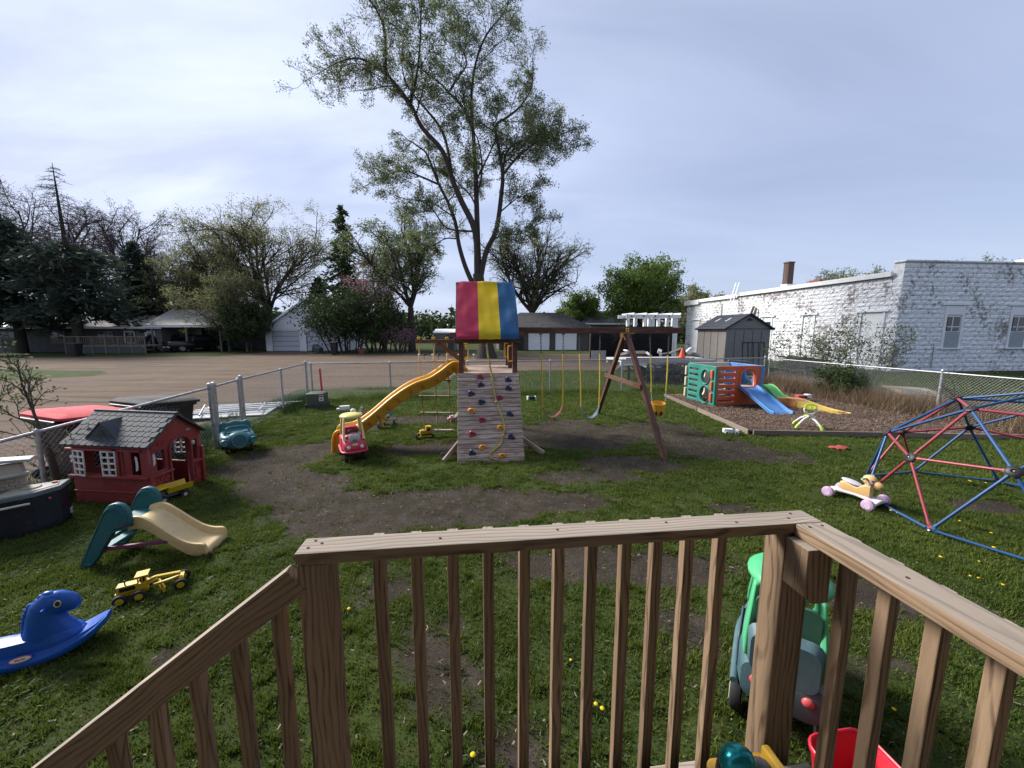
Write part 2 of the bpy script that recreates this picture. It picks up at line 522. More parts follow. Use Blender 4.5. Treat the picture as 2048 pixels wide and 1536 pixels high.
M_RAIL = wood("weathered_lumber", (.205, .138, .086), (.066, .038, .022), (.26, .185, .120), .85, up_tone=(.40, .35, .30))
M_SET = wood("stained_cedar", (.115, .048, .034), (.085, .034, .025), (.145, .070, .052), .7, worn=(.26, .20, .165), wear=.28)
M_RAMP = wood("worn_ramp_boards", (.46, .37, .31), (.31, .22, .175), (.53, .45, .39), .85, worn=(.16, .07, .055), wear=.6)
M_GALV = metal("galvanised_steel", (.42, .44, .46), .5, .75)
M_WIRE = metal("galvanised_wire", (.50, .52, .54), .5, .6, .2)
M_CHAIN = metal("dark_chain", (.10, .105, .11), .5, .8)
M_TIRE = simple("black_rubber", (.022, .022, .024), .75, .4, 14, .15)
M_BLACK = plastic("black_plastic", (.012, .012, .014), .5, .01, .15)
M_WHITE = plastic("white_plastic", (.72, .72, .70), .45, .1, .25)
M_GLASS = glass_dark()
M_STEELROD = metal("steel_rod", (.55, .55, .54), .35, .9)
# ------------------------------------------------------------------ ground: one sheet, split by what covers it
YAW = R(7.0)
def span(parts):
    out = []
    for a, b, s in parts:
        n = max(1, int(round((b - a) / s))); out += list(np.linspace(a, b, n, endpoint=False))
    return np.array(out + [parts[-1][1]])

# bare-earth patches of the yard: (x, y, rx, ry, turn, strength)
DIRT = [(-4.15, 6.35, .75, .85, -.5, 1.1), (-3.6, 7.1, .55, .9, -.6, .9), (-3.2, 5.25, .95, .62, -.5, 1.15), (-2.1, 4.5, 1.05, .55, -.35, 1.15),
        (-.75, 4.65, 1.35, .55, .1, 1.1), (.6, 4.75, .9, .3, .1, .75), (1.25, 8.0, 1.4, .95, 0, 1.25), (1.3, 9.1, .9, .35, 0, .65), (3.25, 8.35, .9, .75, -.2, 1.15), (3.95, 7.1, 1.0, .85, -.5, 1.15),
        (4.6, 6.5, .65, .35, -.3, .7), (1.9, 6.15, 1.0, .42, 0, .80), (1.1, 5.6, 1.1, .35, 0, .70), (-1.5, 7.05, .9, .42, .1, 1.05), (-2.5, 9.4, 1.25, .5, .05, .95), (-3.4, 8.6, .6, .5, 0, .7),
        (-1.0, 3.1, .45, .4, 0, .58), (-.6, 2.55, .4, .4, 0, .62), (-.35, 2.2, .35, .35, 0, .58), (.5, 3.4, .9, .35, .1, .82), (1.4, 3.3, .8, .3, 0, .78), (3.15, 2.9, .9, .28, -.2, .75), (4.4, 2.6, .9, .25, 0, .6),
        (5.9, 4.6, .55, .22, 0, .75), (-4.9, 5.9, .5, .4, 0, .6), (2.5, 4.6, .7, .3, 0, .6), (.0, 1.7, .35, .25, 0, .45), (-1.9, 3.1, .4, .25, 0, .4), (-2.2, 2.3, .24, .16, 0, .62), (1.2, 2.5, .35, .4, 0, .5), (2.4, 2.4, .5, .3, 0, .45)]
def dirt_field(x, y):
    f = np.zeros_like(x)
    for cx, cy, rx, ry, a, s in DIRT:
        dx, dy = x - cx, y - cy; c, sn = math.cos(a), math.sin(a)
        u = (dx * c + dy * sn) / rx; v = (-dx * sn + dy * c) / ry
        f = np.maximum(f, s * np.exp(-(u * u + v * v) ** 1.5 * .75))
    f = f + (fbm(x * 1.1, y * 1.1, 4) - .5) * .6 + (fbm(x * 5 + 9, y * 5, 3) - .5) * .55
    return f
def sstep(e0, e1, x):
    t = np.clip((x - e0) / (e1 - e0), 0, 1); return t * t * (3 - 2 * t)

# fence corners in world space
F_NEAR = (-6.05, 3.9); F_L = (-6.62, 12.3); F_R = (9.8, 14.85); F_RN = (11.9, 4.3)
def side(ax, ay, bx, by, x, y): return (bx - ax) * (y - ay) - (by - ay) * (x - ax)
def gravel_field(x, y):
    """1 on the gravel lot beyond the fences"""
    n = (fbm(x * .35, y * .35, 4) - .5) * 2
    left = side(-6.0, 3, -7.1, 13.5, x, y) / 10.6            # metres left of the left fence line
    g = sstep(.55, 1.1, left + n * .35)
    # behind the back fence: red gravel spit, then grass, then the far drive
    back = side(-7.1, 13.2, 9.6, 15.9, x, y) / 16.9
    spit = sstep(.4, -.4, x + 3.2 + (y - 14) * -.05 + n * 1.0) * sstep(.8, 1.6, back + n * .3)
    far = sstep(20.3, 21.6, y - x * .10 + n * 1.0)
    band = np.maximum(spit, far * sstep(.3, .9, back)) * (x > -40)
    g = np.maximum(g, band)
    # grass strip by the houses
    g = g * sstep(37.8, 36.4, y + np.abs(x) * .03 + n * 1.2 + np.where(x < -25, 2.5 + (x + 25) * -.12, 0))
    # right side stays grass
    g = g * sstep(7.8, 6.2, x - (y - 25) * .05 + n * .8)
    # lawn island on the left
    ex, ey = (x + 30.0) / 9.5, (y - 18.5) / 3.6
    g = g * (1 - sstep(1.15, .85, np.sqrt(ex * ex + ey * ey) + n * .16))
    ex, ey = (x + 15.0) / 2.6, (y - 36.5) / 1.0
    drive = np.exp(-((x + 22.3) / 3.4) ** 4) * sstep(35, 36, y) * sstep(43, 42, y)
    g = np.maximum(g, drive)
    return g

gx = span([(-500, -90, 40), (-90, -40, 2.5), (-40, -9, .5), (-9, 11.5, .11), (11.5, 40, 1.0), (40, 120, 8), (120, 500, 60)])
gy = span([(-60, -2, 6), (-2, 1, .5), (1, 14.5, .11), (14.5, 46, .42), (46, 90, 3), (90, 600, 50)])
X, Y = np.meshgrid(gx, gy)
yard = (side(*F_L, *F_NEAR, X, Y) > 0) & (side(*F_R, *F_L, X, Y) > 0) & (side(*F_RN, *F_R, X, Y) > 0)
DF = dirt_field(X, Y) * yard
GF = gravel_field(X, Y) * ~yard
in_detail = (X > -9) & (X < 11.5) & (Y > 1) & (Y < 14.5)
Zg = np.where(in_detail, (fbm(X * .8, Y * .8, 3) - .5) * .05 + (fbm(X * 4, Y * 4, 3) - .5) * .018 - sstep(.35, .8, DF) * .018, 0) * sstep(-9, -8, X) * sstep(11.5, 10.5, X) * sstep(14.5, 13.8, Y) * sstep(1, 1.5, Y)
Zg = Zg + np.where(GF > .3, (fbm(X * .5, Y * .5, 3) - .5) * .05, 0)

def ground_z(x, y):
    i = int(np.clip(np.searchsorted(gx, x) - 1, 0, len(gx) - 2)); j = int(np.clip(np.searchsorted(gy, y) - 1, 0, len(gy) - 2))
    return float(Zg[j:j + 2, i:i + 2].mean())

t = NT("ground_cover")
v = t.coord("Object")
fine = t.noise(v, 9.0, 8, .7); mid = t.noise(v, 1.6, 6, .6); tiny = t.noise(v, 60.0, 5, .7); big = t.noise(v, .22, 4)
grass = t.mix(t.ramp(mid, [(.35, 0.0), (.68, 1.0)]), (.024, .042, .010), (.058, .082, .018))
grass = t.mix(t.ramp(fine, [(.42, 0.0), (.7, .85)]), grass, (.055, .056, .022))
grass = t.mix(t.ramp(tiny, [(.5, 0.0), (.72, .7)]), grass, (.013, .024, .007))
soil = t.mix(t.ramp(mid, [(.3, 0.0), (.7, 1.0)]), (.030, .023, .018), (.058, .046, .037))
soil = t.mix(t.ramp(tiny, [(.48, 0.0), (.75, .8)]), soil, (.020, .016, .0135))
soil = t.mix(t.ramp(t.noise(v, 4.5, 6, .7), [(.5, 0.0), (.66, .7)]), soil, (.075, .062, .052))
peb = t.voro(v, 55.0); pebc = t.voro(v, 55.0, "Color")
soil = t.mix(t.ramp(peb, [(.12, .55), (.22, 0.0)]), soil, (.16, .14, .12))
grav = t.mix(t.ramp(t.noise(v, .5, 6, .65), [(.35, 0.0), (.65, 1.0)]), (.165, .120, .082), (.118, .085, .058))
pinkish = t.mix(t.ramp(big, [(.45, 0.0), (.6, .5)]), grav, (.140, .102, .084))
ruts = t.wave(t.coord("Object", (1, 1, 1), (0, 0, R(-58))), .55, 9.0, 4, .5)
grav = t.mix(t.math('MULTIPLY', t.ramp(ruts, [(.0, 1.0), (.14, 0.0)]), .45), pinkish, (.070, .052, .040))
streaks = t.noise(t.coord('Object', (.10, 1.5, 1), (0, 0, R(7))), 1.3, 7, .62, .4)
grav = t.mix(t.ramp(streaks, [(.50, 0.0), (.60, .85)]), grav, (.078, .056, .042))
grav = t.mix(t.ramp(t.noise(t.coord('Object', (.16, 1.1, 1), (0, 0, R(-14))), 2.1, 6, .6, .6), [(.30, .7), (.40, 0.0)]), grav, (.17, .135, .105))
gr2 = t.noise(v, 14.0, 6, .75)
grav = t.mix(t.ramp(gr2, [(.5, 0.0), (.75, .55)]), grav, (.070, .054, .043))
grav = t.mix(t.ramp(t.voro(v, 26.0), [(.10, .6), (.25, 0.0)]), grav, (.22, .185, .15))
dm = t.math('ADD', t.attr("dirt"), t.math('MULTIPLY', t.math('SUBTRACT', fine, .5), .55))
col = t.mix(t.ramp(dm, [(.34, 0.0), (.56, 1.0)]), grass, soil)
gm = t.math('ADD', t.attr("gravel"), t.math('MULTIPLY', t.math('SUBTRACT', fine, .5), .7))
col = t.mix(t.ramp(gm, [(.38, 0.0), (.6, 1.0)]), col, grav)
h = t.math('ADD', t.math('MULTIPLY', fine, .6), t.math('MULTIPLY', tiny, .5))
M_GROUND = t.done(col, .95, t.bump(h, .8, .03), spec=.1)

def ground_mesh():
    nx, ny = len(gx), len(gy)
    V = np.stack([X, Y, Zg], -1).reshape(-1, 3)
    jj, ii = np.meshgrid(np.arange(ny - 1), np.arange(nx - 1), indexing='ij')
    a = (jj * nx + ii).ravel()
    F = np.stack([a, a + 1, a + nx + 1, a + nx], 1)
    gf = GF.ravel(); fm = gf[F].mean(1) > .5
    for name, sel in (("lawn", ~fm), ("gravel_lot", fm)):
        FF = F[sel]; used = np.unique(FF); remap = -np.ones(len(V), int); remap[used] = np.arange(len(used))
        me = bpy.data.meshes.new(name); me.from_pydata(V[used].tolist(), [], remap[FF].tolist())
        for nm, arr in (("dirt", DF), ("gravel", GF)):
            at = me.attributes.new(nm, 'FLOAT', 'POINT'); at.data.foreach_set("value", arr.ravel()[used].astype(np.float32))
        me.shade_smooth(); me.materials.append(M_GROUND)
        o = bpy.data.objects.new(name, me); COL.objects.link(o); tag(o, kind="structure")
        if name == "lawn": tag(o, "patchy green lawn with worn bare earth inside the fence", "lawn")
        else: tag(o, "brown gravel lot beyond the chain link fence", "gravel lot")
ground_mesh()

# ---- mulch bed with timber edging
MB_POLY = [(5.12, 12.7), (5.08, 8.02), (10.95, 7.58), (9.7, 13.9)]
def inpoly(x, y, poly):
    r = np.zeros(np.shape(x), bool); n = len(poly)
    for i in range(n):
        x0, y0 = poly[i]; x1, y1 = poly[(i + 1) % n]
        c = ((y0 > y) != (y1 > y)) & (x < (x1 - x0) * (y - y0) / (y1 - y0 + 1e-12) + x0)
        r ^= c
    return r
t = NT("mulch"); v = t.coord("Object")
n1 = t.noise(v, 30.0, 6, .75); n2 = t.noise(v, 2.0, 4)
c = t.mix(t.ramp(n1, [(.35, 0.0), (.7, 1.0)]), (.045, .028, .020), (.165, .115, .085))
M_MULCH = t.done(t.mix(t.math('MULTIPLY', n2, .5), c, (.075, .05, .036)), .95, t.bump(n1, 1.0, .03), spec=.1)
mb = MB(); st = .14
for ax in np.arange(5.0, 11.0, st):
    for ay in np.arange(7.5, 13.9, st):
        if inpoly(ax + st / 2, ay + st / 2, MB_POLY):
            z = lambda x, y: .065 + .035 * (float(fbm(x * 2, y * 2, 3)) - .5) + ground_z(x, y)
            mb.quad(*[(x, y, z(x, y)) for x, y in ((ax, ay), (ax + st, ay), (ax + st, ay + st), (ax, ay + st))])
o = mb.build("mulch_bed", M_MULCH); tag(o, "brown wood mulch bed under the climbing cube", "mulch bed", kind="structure")
rng = np.random.default_rng(5)
def scatter_mesh(name, pts, nrm, mat, kind_label=None):
    pass

def chips(n):
    px = rng.uniform(5.1, 10.9, n * 2); py = rng.uniform(7.6, 13.8, n * 2)
    k = inpoly(px, py, MB_POLY); px, py = px[k][:n], py[k][:n]; n = len(px)
    a = rng.uniform(0, 2 * np.pi, n); L = rng.uniform(.02, .065, n); w = rng.uniform(.006, .018, n); tl = rng.normal(0, .28, n)
    dx, dy = np.cos(a), np.sin(a)
    zc = .075 + rng.uniform(-.004, .02, n) + .035 * (fbm(px * 2, py * 2, 3) - .5)
    V = np.zeros((n, 4, 3))
    for i, (s, q) in enumerate(((-1, -1), (1, -1), (1, 1), (-1, 1))):
        V[:, i, 0] = px + dx * s * L / 2 - dy * q * w / 2; V[:, i, 1] = py + dy * s * L / 2 + dx * q * w / 2; V[:, i, 2] = zc + s * L / 2 * tl
    return V
def quads_object(name, V, mat, seedattr="leaf"):
    n, k = V.shape[:2]
    me = bpy.data.meshes.new(name)
    me.vertices.add(n * k); me.vertices.foreach_set("co", V.reshape(-1).astype(np.float32))
    me.loops.add(n * k); me.loops.foreach_set("vertex_index", np.arange(n * k, dtype=np.int32))
    me.polygons.add(n); me.polygons.foreach_set("loop_start", (np.arange(n) * k).astype(np.int32)); me.polygons.foreach_set("loop_total", np.full(n, k, np.int32))
    me.update(calc_edges=True)
    at = me.attributes.new(seedattr, 'FLOAT_VECTOR', 'POINT')
    ids = np.repeat(rng.random((n, 3)) * 50, k, axis=0).astype(np.float32); at.data.foreach_set("vector", ids.ravel())
    at = me.attributes.new("grain", 'FLOAT_VECTOR', 'POINT'); at.data.foreach_set("vector", V.reshape(-1).astype(np.float32))
    me.materials.append(mat)
    o = bpy.data.objects.new(name, me); COL.objects.link(o); return o
M_CHIP = foliage("wood_chip", (.05, .03, .02), (.30, .22, .165), .0, .9)
tag(quads_object("wood_chips", chips(26000), M_CHIP), "loose wood chips scattered over the mulch bed", "wood chips", kind="stuff")
M_EDGE = wood("edging_timber", (.20, .16, .125), (.14, .105, .08), (.26, .22, .18), .9)
def edging(a, b, n, label):
    a, b = Vector((*a, 0)), Vector((*b, 0))
    e = thing("timber_edging", label, "edging", (0, 0, 0))
    for i in range(n):
        p, q = a.lerp(b, i / n + .004), a.lerp(b, (i + 1) / n - .004)
        zz = random.uniform(-.012, .012)
        part("edging_board", MB().beam((p.x, p.y, .055 + zz), (q.x, q.y, .055 + random.uniform(-.012, .012)), .04, .11), M_EDGE, e, bevel=.006)
edging((5.10, 12.7), (5.06, 8.0), 2, "weathered timber edging along the left side of the mulch bed")
edging((5.1, 7.96), (10.95, 7.52), 2, "weathered timber edging along the front of the mulch bed")

# ---- grass blades: short lawn, thinner on worn earth
def blades(n, x0, x1, y0, y1, hgt, wid, keep, lean=.9, thr=(.36, .66)):
    px = rng.uniform(x0, x1, n); py = rng.uniform(y0, y1, n)
    px += (fbm(px * 6, py * 6, 2) - .5) * .25; py += (fbm(px * 6 + 40, py * 6, 2) - .5) * .25
    d = dirt_field(px, py); clump = fbm(px * 7 + 3, py * 7, 3); pm = fbm(px * 1.3 + 50, py * 1.3, 3)
    dens = (1 - sstep(*thr, d)) * (.35 + .65 * sstep(.38, .6, clump)) + .03
    k = (rng.random(n) < dens) & keep(px, py); px, py, clump, d, pm = px[k], py[k], clump[k], d[k], pm[k]; n = len(px)
    h = hgt * (.45 + .9 * rng.random(n)) * (.6 + .8 * clump) * (.75 + .6 * pm); a = rng.uniform(0, 2 * np.pi, n); ln = rng.uniform(.15, lean, n)
    w = wid * (.6 + .8 * rng.random(n)); ta = rng.uniform(0, 2 * np.pi, n)
    dx, dy = np.cos(a), np.sin(a); sx, sy = np.cos(ta), np.sin(ta)
    zg = (fbm(px * .8, py * .8, 3) - .5) * .05 - sstep(.35, .8, d) * .018
    V = np.zeros((n, 3, 3))
    V[:, 0] = np.stack([px - sx * w / 2, py - sy * w / 2, zg - .006], 1); V[:, 1] = np.stack([px + sx * w / 2, py + sy * w / 2, zg - .006], 1)
    V[:, 2] = np.stack([px + dx * h * ln, py + dy * h * ln, zg + h * (1 - .38 * ln)], 1)
    return V
def in_yard(x, y):
    return (side(*F_L, *F_NEAR, x, y) > 0) & (side(*F_R, *F_L, x, y) > 0) & (side(*F_RN, *F_R, x, y) > 0) & ~inpoly(x, y, MB_POLY)
def near(x, y): return in_yard(x, y) & (np.abs(x) < y * 1.42 + .4)
M_GRASS = foliage("lawn_grass", (.038, .082, .012), (.165, .200, .042), .35, .7)
V = np.concatenate([blades(760000, -6.0, 6.8, 1.35, 5.2, .036, .010, near), blades(520000, -6.6, 11.4, 5.2, 9.0, .042, .014, near), blades(260000, -6.8, 11.4, 9.0, 14.8, .05, .022, near)])
o = quads_object("lawn_grass", V, M_GRASS); tag(o, "short uneven grass blades covering the lawn", "grass", kind="stuff")
# broad-leaf weeds (clover, plantain) in small tufts
def weeds(n, x0, x1, y0, y1, s):
    px = rng.uniform(x0, x1, n); py = rng.uniform(y0, y1, n)
    k = (fbm(px * 1.7 + 70, py * 1.7, 3) > .52) & near(px, py) & (dirt_field(px, py) < .42); px, py = px[k], py[k]; n = len(px)
    a = rng.uniform(0, 2 * np.pi, n); L = s * (.5 + rng.random(n)); w = L * rng.uniform(.35, .6, n); up = rng.uniform(.1, .8, n)
    dx, dy = np.cos(a), np.sin(a); zg = (fbm(px * .8, py * .8, 3) - .5) * .05 + rng.uniform(.01, .035, n)
    V = np.zeros((n, 4, 3))
    V[:, 0] = np.stack([px, py, zg], 1)
    V[:, 1] = np.stack([px + dx * L * .55 - dy * w / 2, py + dy * L * .55 + dx * w / 2, zg + L * up * .45], 1)
    V[:, 2] = np.stack([px + dx * L, py + dy * L, zg + L * up * .5], 1)
    V[:, 3] = np.stack([px + dx * L * .55 + dy * w / 2, py + dy * L * .55 - dx * w / 2, zg + L * up * .45], 1)
    return V
M_WEED = foliage("weed_leaf", (.016, .040, .008), (.046, .078, .020), .3, .75)
o = quads_object("clover_patches", np.concatenate([weeds(26000, -5.8, 6.5, 1.4, 5.5, .026), weeds(8000, -6.3, 10, 5.5, 10, .035)]), M_WEED)
tag(o, "low clover and broad leaf weeds between the grass", "weeds", kind="stuff")
# straw, twigs and pebbles lying about
def litter(n):
    px = rng.uniform(-5.5, 9, n); py = 1.5 + 10 * rng.random(n) ** 1.4
    k = near(px, py); px, py = px[k], py[k]; n = len(px)
    a = rng.uniform(0, 2 * np.pi, n); L = rng.uniform(.008, .04, n); w = rng.uniform(.004, .010, n); dx, dy = np.cos(a), np.sin(a)
    zg = (fbm(px * .8, py * .8, 3) - .5) * .05 + rng.uniform(.0, .014, n)
    V = np.zeros((n, 4, 3))
    for i, (s, q) in enumerate(((-1, -1), (1, -1), (1, 1), (-1, 1))):
        V[:, i, 0] = px + dx * s * L / 2 - dy * q * w / 2; V[:, i, 1] = py + dy * s * L / 2 + dx * q * w / 2; V[:, i, 2] = zg + rng.uniform(0, .006, n)
    return V
M_LITTER = foliage("dry_litter", (.09, .07, .05), (.30, .25, .19), .0, .9)
tag(quads_object("dry_litter", litter(3600), M_LITTER), "bits of straw, chips and twigs lying on the lawn", "litter", kind="stuff")
# ------------------------------------------------------------------ deck, railings and the house wall behind the camera
DY = R(6.5); DO = Vector((-.64, 1.05, 0))
DX, DYv = Vector((math.cos(DY), math.sin(DY), 0)), Vector((-math.sin(DY), math.cos(DY), 0))
def dk(x, y, z): return DO + DX * x + DYv * y + Vector((0, 0, z))
DM = Matrix((DX, DYv, Vector((0, 0, 1)))).transposed()
def dbox(mb, x0, x1, y0, y1, z0, z1): return mb.box(dk((x0 + x1) / 2, (y0 + y1) / 2, (z0 + z1) / 2), (x1 - x0, y1 - y0, z1 - z0), DM)
M_NAIL = metal("rusty_screw", (.09, .06, .05), .7, .5)
DECKZ = .62
def screws(parent, pts):
    m = MB(); 
    for x, y, z in pts: m.cyl(dk(x, y, z - .002), dk(x, y, z + .0012), .0042, n=8)
    part("screw", m, M_NAIL, parent)["kind"] = "stuff"

rail = thing("deck_railing", "weathered front deck railing with square balusters along the bottom", "railing", (0, 0, 0))
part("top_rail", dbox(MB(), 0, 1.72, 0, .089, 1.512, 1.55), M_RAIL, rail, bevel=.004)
part("post", dbox(MB(), .002, .091, .004, .093, -.1, 1.5105), M_RAIL, rail, bevel=.004)
part("post", dbox(MB(), 1.596, 1.704, .012, .104, -.1, 1.5105), M_RAIL, rail, bevel=.004)
mb = MB(); poly = [(1.585, 1.505), (1.675, 1.505), (1.675, 1.315), (1.62, 1.315), (1.585, 1.345)]
M4 = frame(dk(0, -.046, 0), (0, 0, 1), DX)
part("post_block", mb.prism([(z, x) for x, z in poly], .086, M4), M_RAIL, rail, bevel=.003)
xs = [.215 + i * .1205 for i in range(11)]
for i, x in enumerate(xs):
    j = random.uniform(-.006, .006); tw = random.uniform(-.05, .05)
    part("baluster", MB().box(dk(x + j, .1095 + random.uniform(0, .003), (DECKZ - .22 + 1.533) / 2), (.037, .037, 1.533 - DECKZ + .22), Matrix.Rotation(DY + tw, 3, 'Z')), M_RAIL, rail, bevel=.003)
part("rim_board", dbox(MB(), -.02, 1.72, .132, .168, DECKZ - .42, DECKZ - .20), M_RAIL, rail, bevel=.004)
screws(rail, [(.028, .03, 1.551), (.06, .052, 1.551), (.035, .07, 1.551), (1.62, .035, 1.551), (1.655, .066, 1.551), (.8, .05, 1.551), (.42, .04, 1.551), (1.18, .055, 1.551), (1.42, .03, 1.551)] )
for i, x in enumerate(xs):
    part("screw", MB().cyl(dk(x, .1095 + .02, 1.515), dk(x, .1095 + .022, 1.515), .004, n=6), M_NAIL, rail)

rr = thing("deck_railing", "weathered right deck railing running back toward the viewer", "railing", (0, 0, 0))
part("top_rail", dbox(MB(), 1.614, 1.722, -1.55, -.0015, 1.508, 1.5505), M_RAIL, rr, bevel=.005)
for i in range(11):
    y = -.085 - i * .122
    part("baluster", MB().box(dk(1.742, y, (DECKZ - .22 + 1.532) / 2), (.037, .037, 1.532 - DECKZ + .22), Matrix.Rotation(DY + random.uniform(-.06, .06), 3, 'Z')), M_RAIL, rr, bevel=.003)
screws(rr, [(1.64, -.03, 1.5515), (1.69, -.025, 1.5515), (1.665, -.30, 1.5515), (1.66, -.62, 1.5515)])

sr = thing("stair_railing", "sloping stair railing going down to the left of the deck", "railing", (0, 0, 0))
a, b = dk(.0, .02, 1.462), dk(-1.25, .02, .50)
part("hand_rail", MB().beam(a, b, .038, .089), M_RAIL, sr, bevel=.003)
sl = (1.462 - .50) / 1.25
for i in range(9):
    x = -.085 - i * .128; top = 1.462 + sl * x - .01
    part("baluster", MB().box(dk(x, .060, (top + top - .85) / 2), (.037, .036, .85), Matrix.Rotation(DY + random.uniform(-.06, .06), 3, 'Z')), M_RAIL, sr, bevel=.003)
part("post", dbox(MB(), -1.36, -1.27, .0, .089, -.05, .72), M_RAIL, sr, bevel=.004)

deck = thing("wooden_deck", "weathered wooden deck floor just inside the front railing", "deck", (0, 0, 0))
for i in range(12):
    y1 = -.03 - i * .1445
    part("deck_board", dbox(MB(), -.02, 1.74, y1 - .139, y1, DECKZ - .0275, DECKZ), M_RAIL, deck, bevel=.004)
st = thing("deck_steps", "wooden steps descending left beside the stair railing", "steps", (0, 0, 0))
for i in range(3):
    part("tread", dbox(MB(), -.30 - i * .29, -.025 - i * .29, -1.0, -.01, DECKZ - .175 - i * .15, DECKZ - .14 - i * .15), M_RAIL, st, bevel=.004)
part("stringer", MB().beam(dk(-.05, .018, DECKZ - .28), dk(-.98, .018, -.12), .036, .22), M_RAIL, st)
# house wall behind the viewer that the deck belongs to
M_SIDING = simple("grey_siding", (.20, .20, .195), .7, .15, 3, .05)
hs = thing("house", "grey sided house wall the deck is attached to, behind the viewer", "house", (0, 0, 0))
for i in range(30):
    part("siding_board", MB().box(dk(1.0, -1.62 - .004 * (i % 2), .3 + i * .18), (15.0, .02, .185), DM @ Matrix.Rotation(R(3), 3, 'X')), M_SIDING, hs)
part("eave", dbox(MB(), -6.6, 8.6, -1.7, -.95, 5.45, 5.6), M_SIDING, hs)

dbox_ = dbox(MB(), -3.5, 6.0, -1.65, -.62, 3.05, 3.2)
part("added_shade_roof", dbox_, M_SIDING, hs)  # unseen roof, added to darken the rail faces turned to the camera
# ------------------------------------------------------------------ chain link fence
FH = 1.15
def fence_run(name, label, pts, post_ts, heavy=(), drop=(0.0, 0.0)):
    f = thing(name, label, "fence", (0, 0, 0))
    a, b = Vector((*pts[0], 0)), Vector((*pts[1], 0)); L = (b - a).length; d = (b - a).normalized()
    dz = lambda s: Vector((0, 0, drop[0] + (drop[1] - drop[0]) * min(1, max(0, s / L))))
    for i, s in enumerate(post_ts):
        p = a + d * s + dz(s); r = .037 if i in heavy else .026
        tilt = Vector((random.uniform(-.01, .01), random.uniform(-.01, .01), 0))
        po = part("post", MB().cyl(p + Vector((0, 0, -.2)), p + tilt + Vector((0, 0, FH + (.03 if i in heavy else -.01))), r, n=12), M_GALV, f, smooth=40)
        part("cap", MB().lathe([(r * 1.25, 0), (r * 1.3, .02), (r * .9, .05), (.004, .062)], p + tilt + Vector((0, 0, FH + (.03 if i in heavy else -.015))), n=12), M_GALV, po, smooth=40)
        if i in heavy:
            for zz in (.15, .45, .75, 1.05):
                part("band", MB().cyl(p + Vector((0, 0, zz)), p + Vector((0, 0, zz + .022)), r * 1.16, n=12), M_GALV, po, smooth=40)
    part("top_rail", MB().cyl(a + dz(0) + Vector((0, 0, FH)), b + dz(L) + Vector((0, 0, FH)), .021, n=10), M_GALV, f, smooth=40)
    # the woven wire: two families of straight diagonal strands, kinked over each other
    mb = MB(); sp = .068; z0, z1 = .03, FH - .025; hh = z1 - z0; rise = 1.06
    nrm = Vector((-d.y, d.x, 0)) * .003
    vs, fs = [], []
    k0 = -int(hh / rise / sp) - 1
    for fam in (1, -1):
        s = -hh / rise if fam > 0 else 0.0
        end = L if fam > 0 else L + hh / rise
        while s < end:
            s0, s1 = s, s + fam * hh / rise; za, zb = z0, z1
            if fam > 0:
                if s0 < 0: za = z0 + (0 - s0) * rise; s0 = 0
                if s1 > L: zb = z1 - (s1 - L) * rise; s1 = L
            else:
                if s0 > L: za = z0 + (s0 - L) * rise; s0 = L
                if s1 < 0: zb = z1 - (0 - s1) * rise; s1 = 0
            if zb - za > .02:
                wv = .0019
                p, q = a + d * s0 + dz(s0) + Vector((0, 0, za)) + nrm * fam * .5, a + d * s1 + dz(s1) + Vector((0, 0, zb)) + nrm * fam * .5
                dd = (q - p).normalized(); u = Vector((-d.y, d.x, 0)); w = dd.cross(u)
                n = len(vs)
                for e in (p, q):
                    for ang in (90, 210, 330):
                        vs.append(e + u * math.cos(R(ang)) * wv + w * math.sin(R(ang)) * wv)
                fs += [(n, n + 1, n + 4, n + 3), (n + 1, n + 2, n + 5, n + 4), (n + 2, n, n + 3, n + 5)]
            s += sp
    mb.add(vs, fs)
    o = part("chain_link_mesh", mb, M_WIRE, f); o["kind"] = "stuff"
    return f
def lerp2(a, b, t): return (a[0] + (b[0] - a[0]) * t, a[1] + (b[1] - a[1]) * t)
dist = lambda p, q: math.hypot(p[0] - q[0], p[1] - q[1])
N0, N1, G1, G2 = (-6.12, 3.6), (-6.0, 4.62), (-5.62, 7.10), (-5.92, 8.33)
fence_run("chain_link_fence", "left chain link fence behind the red playhouse", (N0, G1), [0.03, 1.1, dist(N0, G1) - .02], heavy=(2,), drop=(-.31, -.0))
fence_run("chain_link_gate", "narrow chain link gate panel behind the teal wagon", ((-5.645, 7.2), (-5.90, 8.23)), [.0, dist((-5.645, 7.2), (-5.90, 8.23))], heavy=(0,))
fence_run("chain_link_fence", "left chain link fence from the wagon to the green utility box", (G2, F_L), [0.0, 2.1, dist(G2, F_L)], heavy=(0, 2))
bl = dist(F_L, F_R)
fence_run("chain_link_fence", "long back chain link fence behind the swing set", ((F_L[0] + .06, F_L[1] + .01), F_R), [.1, 2.55, 5.1, 8.0, 10.7, 13.4, bl - .1], heavy=(6,))
fence_run("chain_link_fence", "right chain link fence with dry grass along it", ((F_R[0] + .03, F_R[1] - .06), F_RN), [.12, 2.65, 5.25, 7.8, 10.3], heavy=(2,))
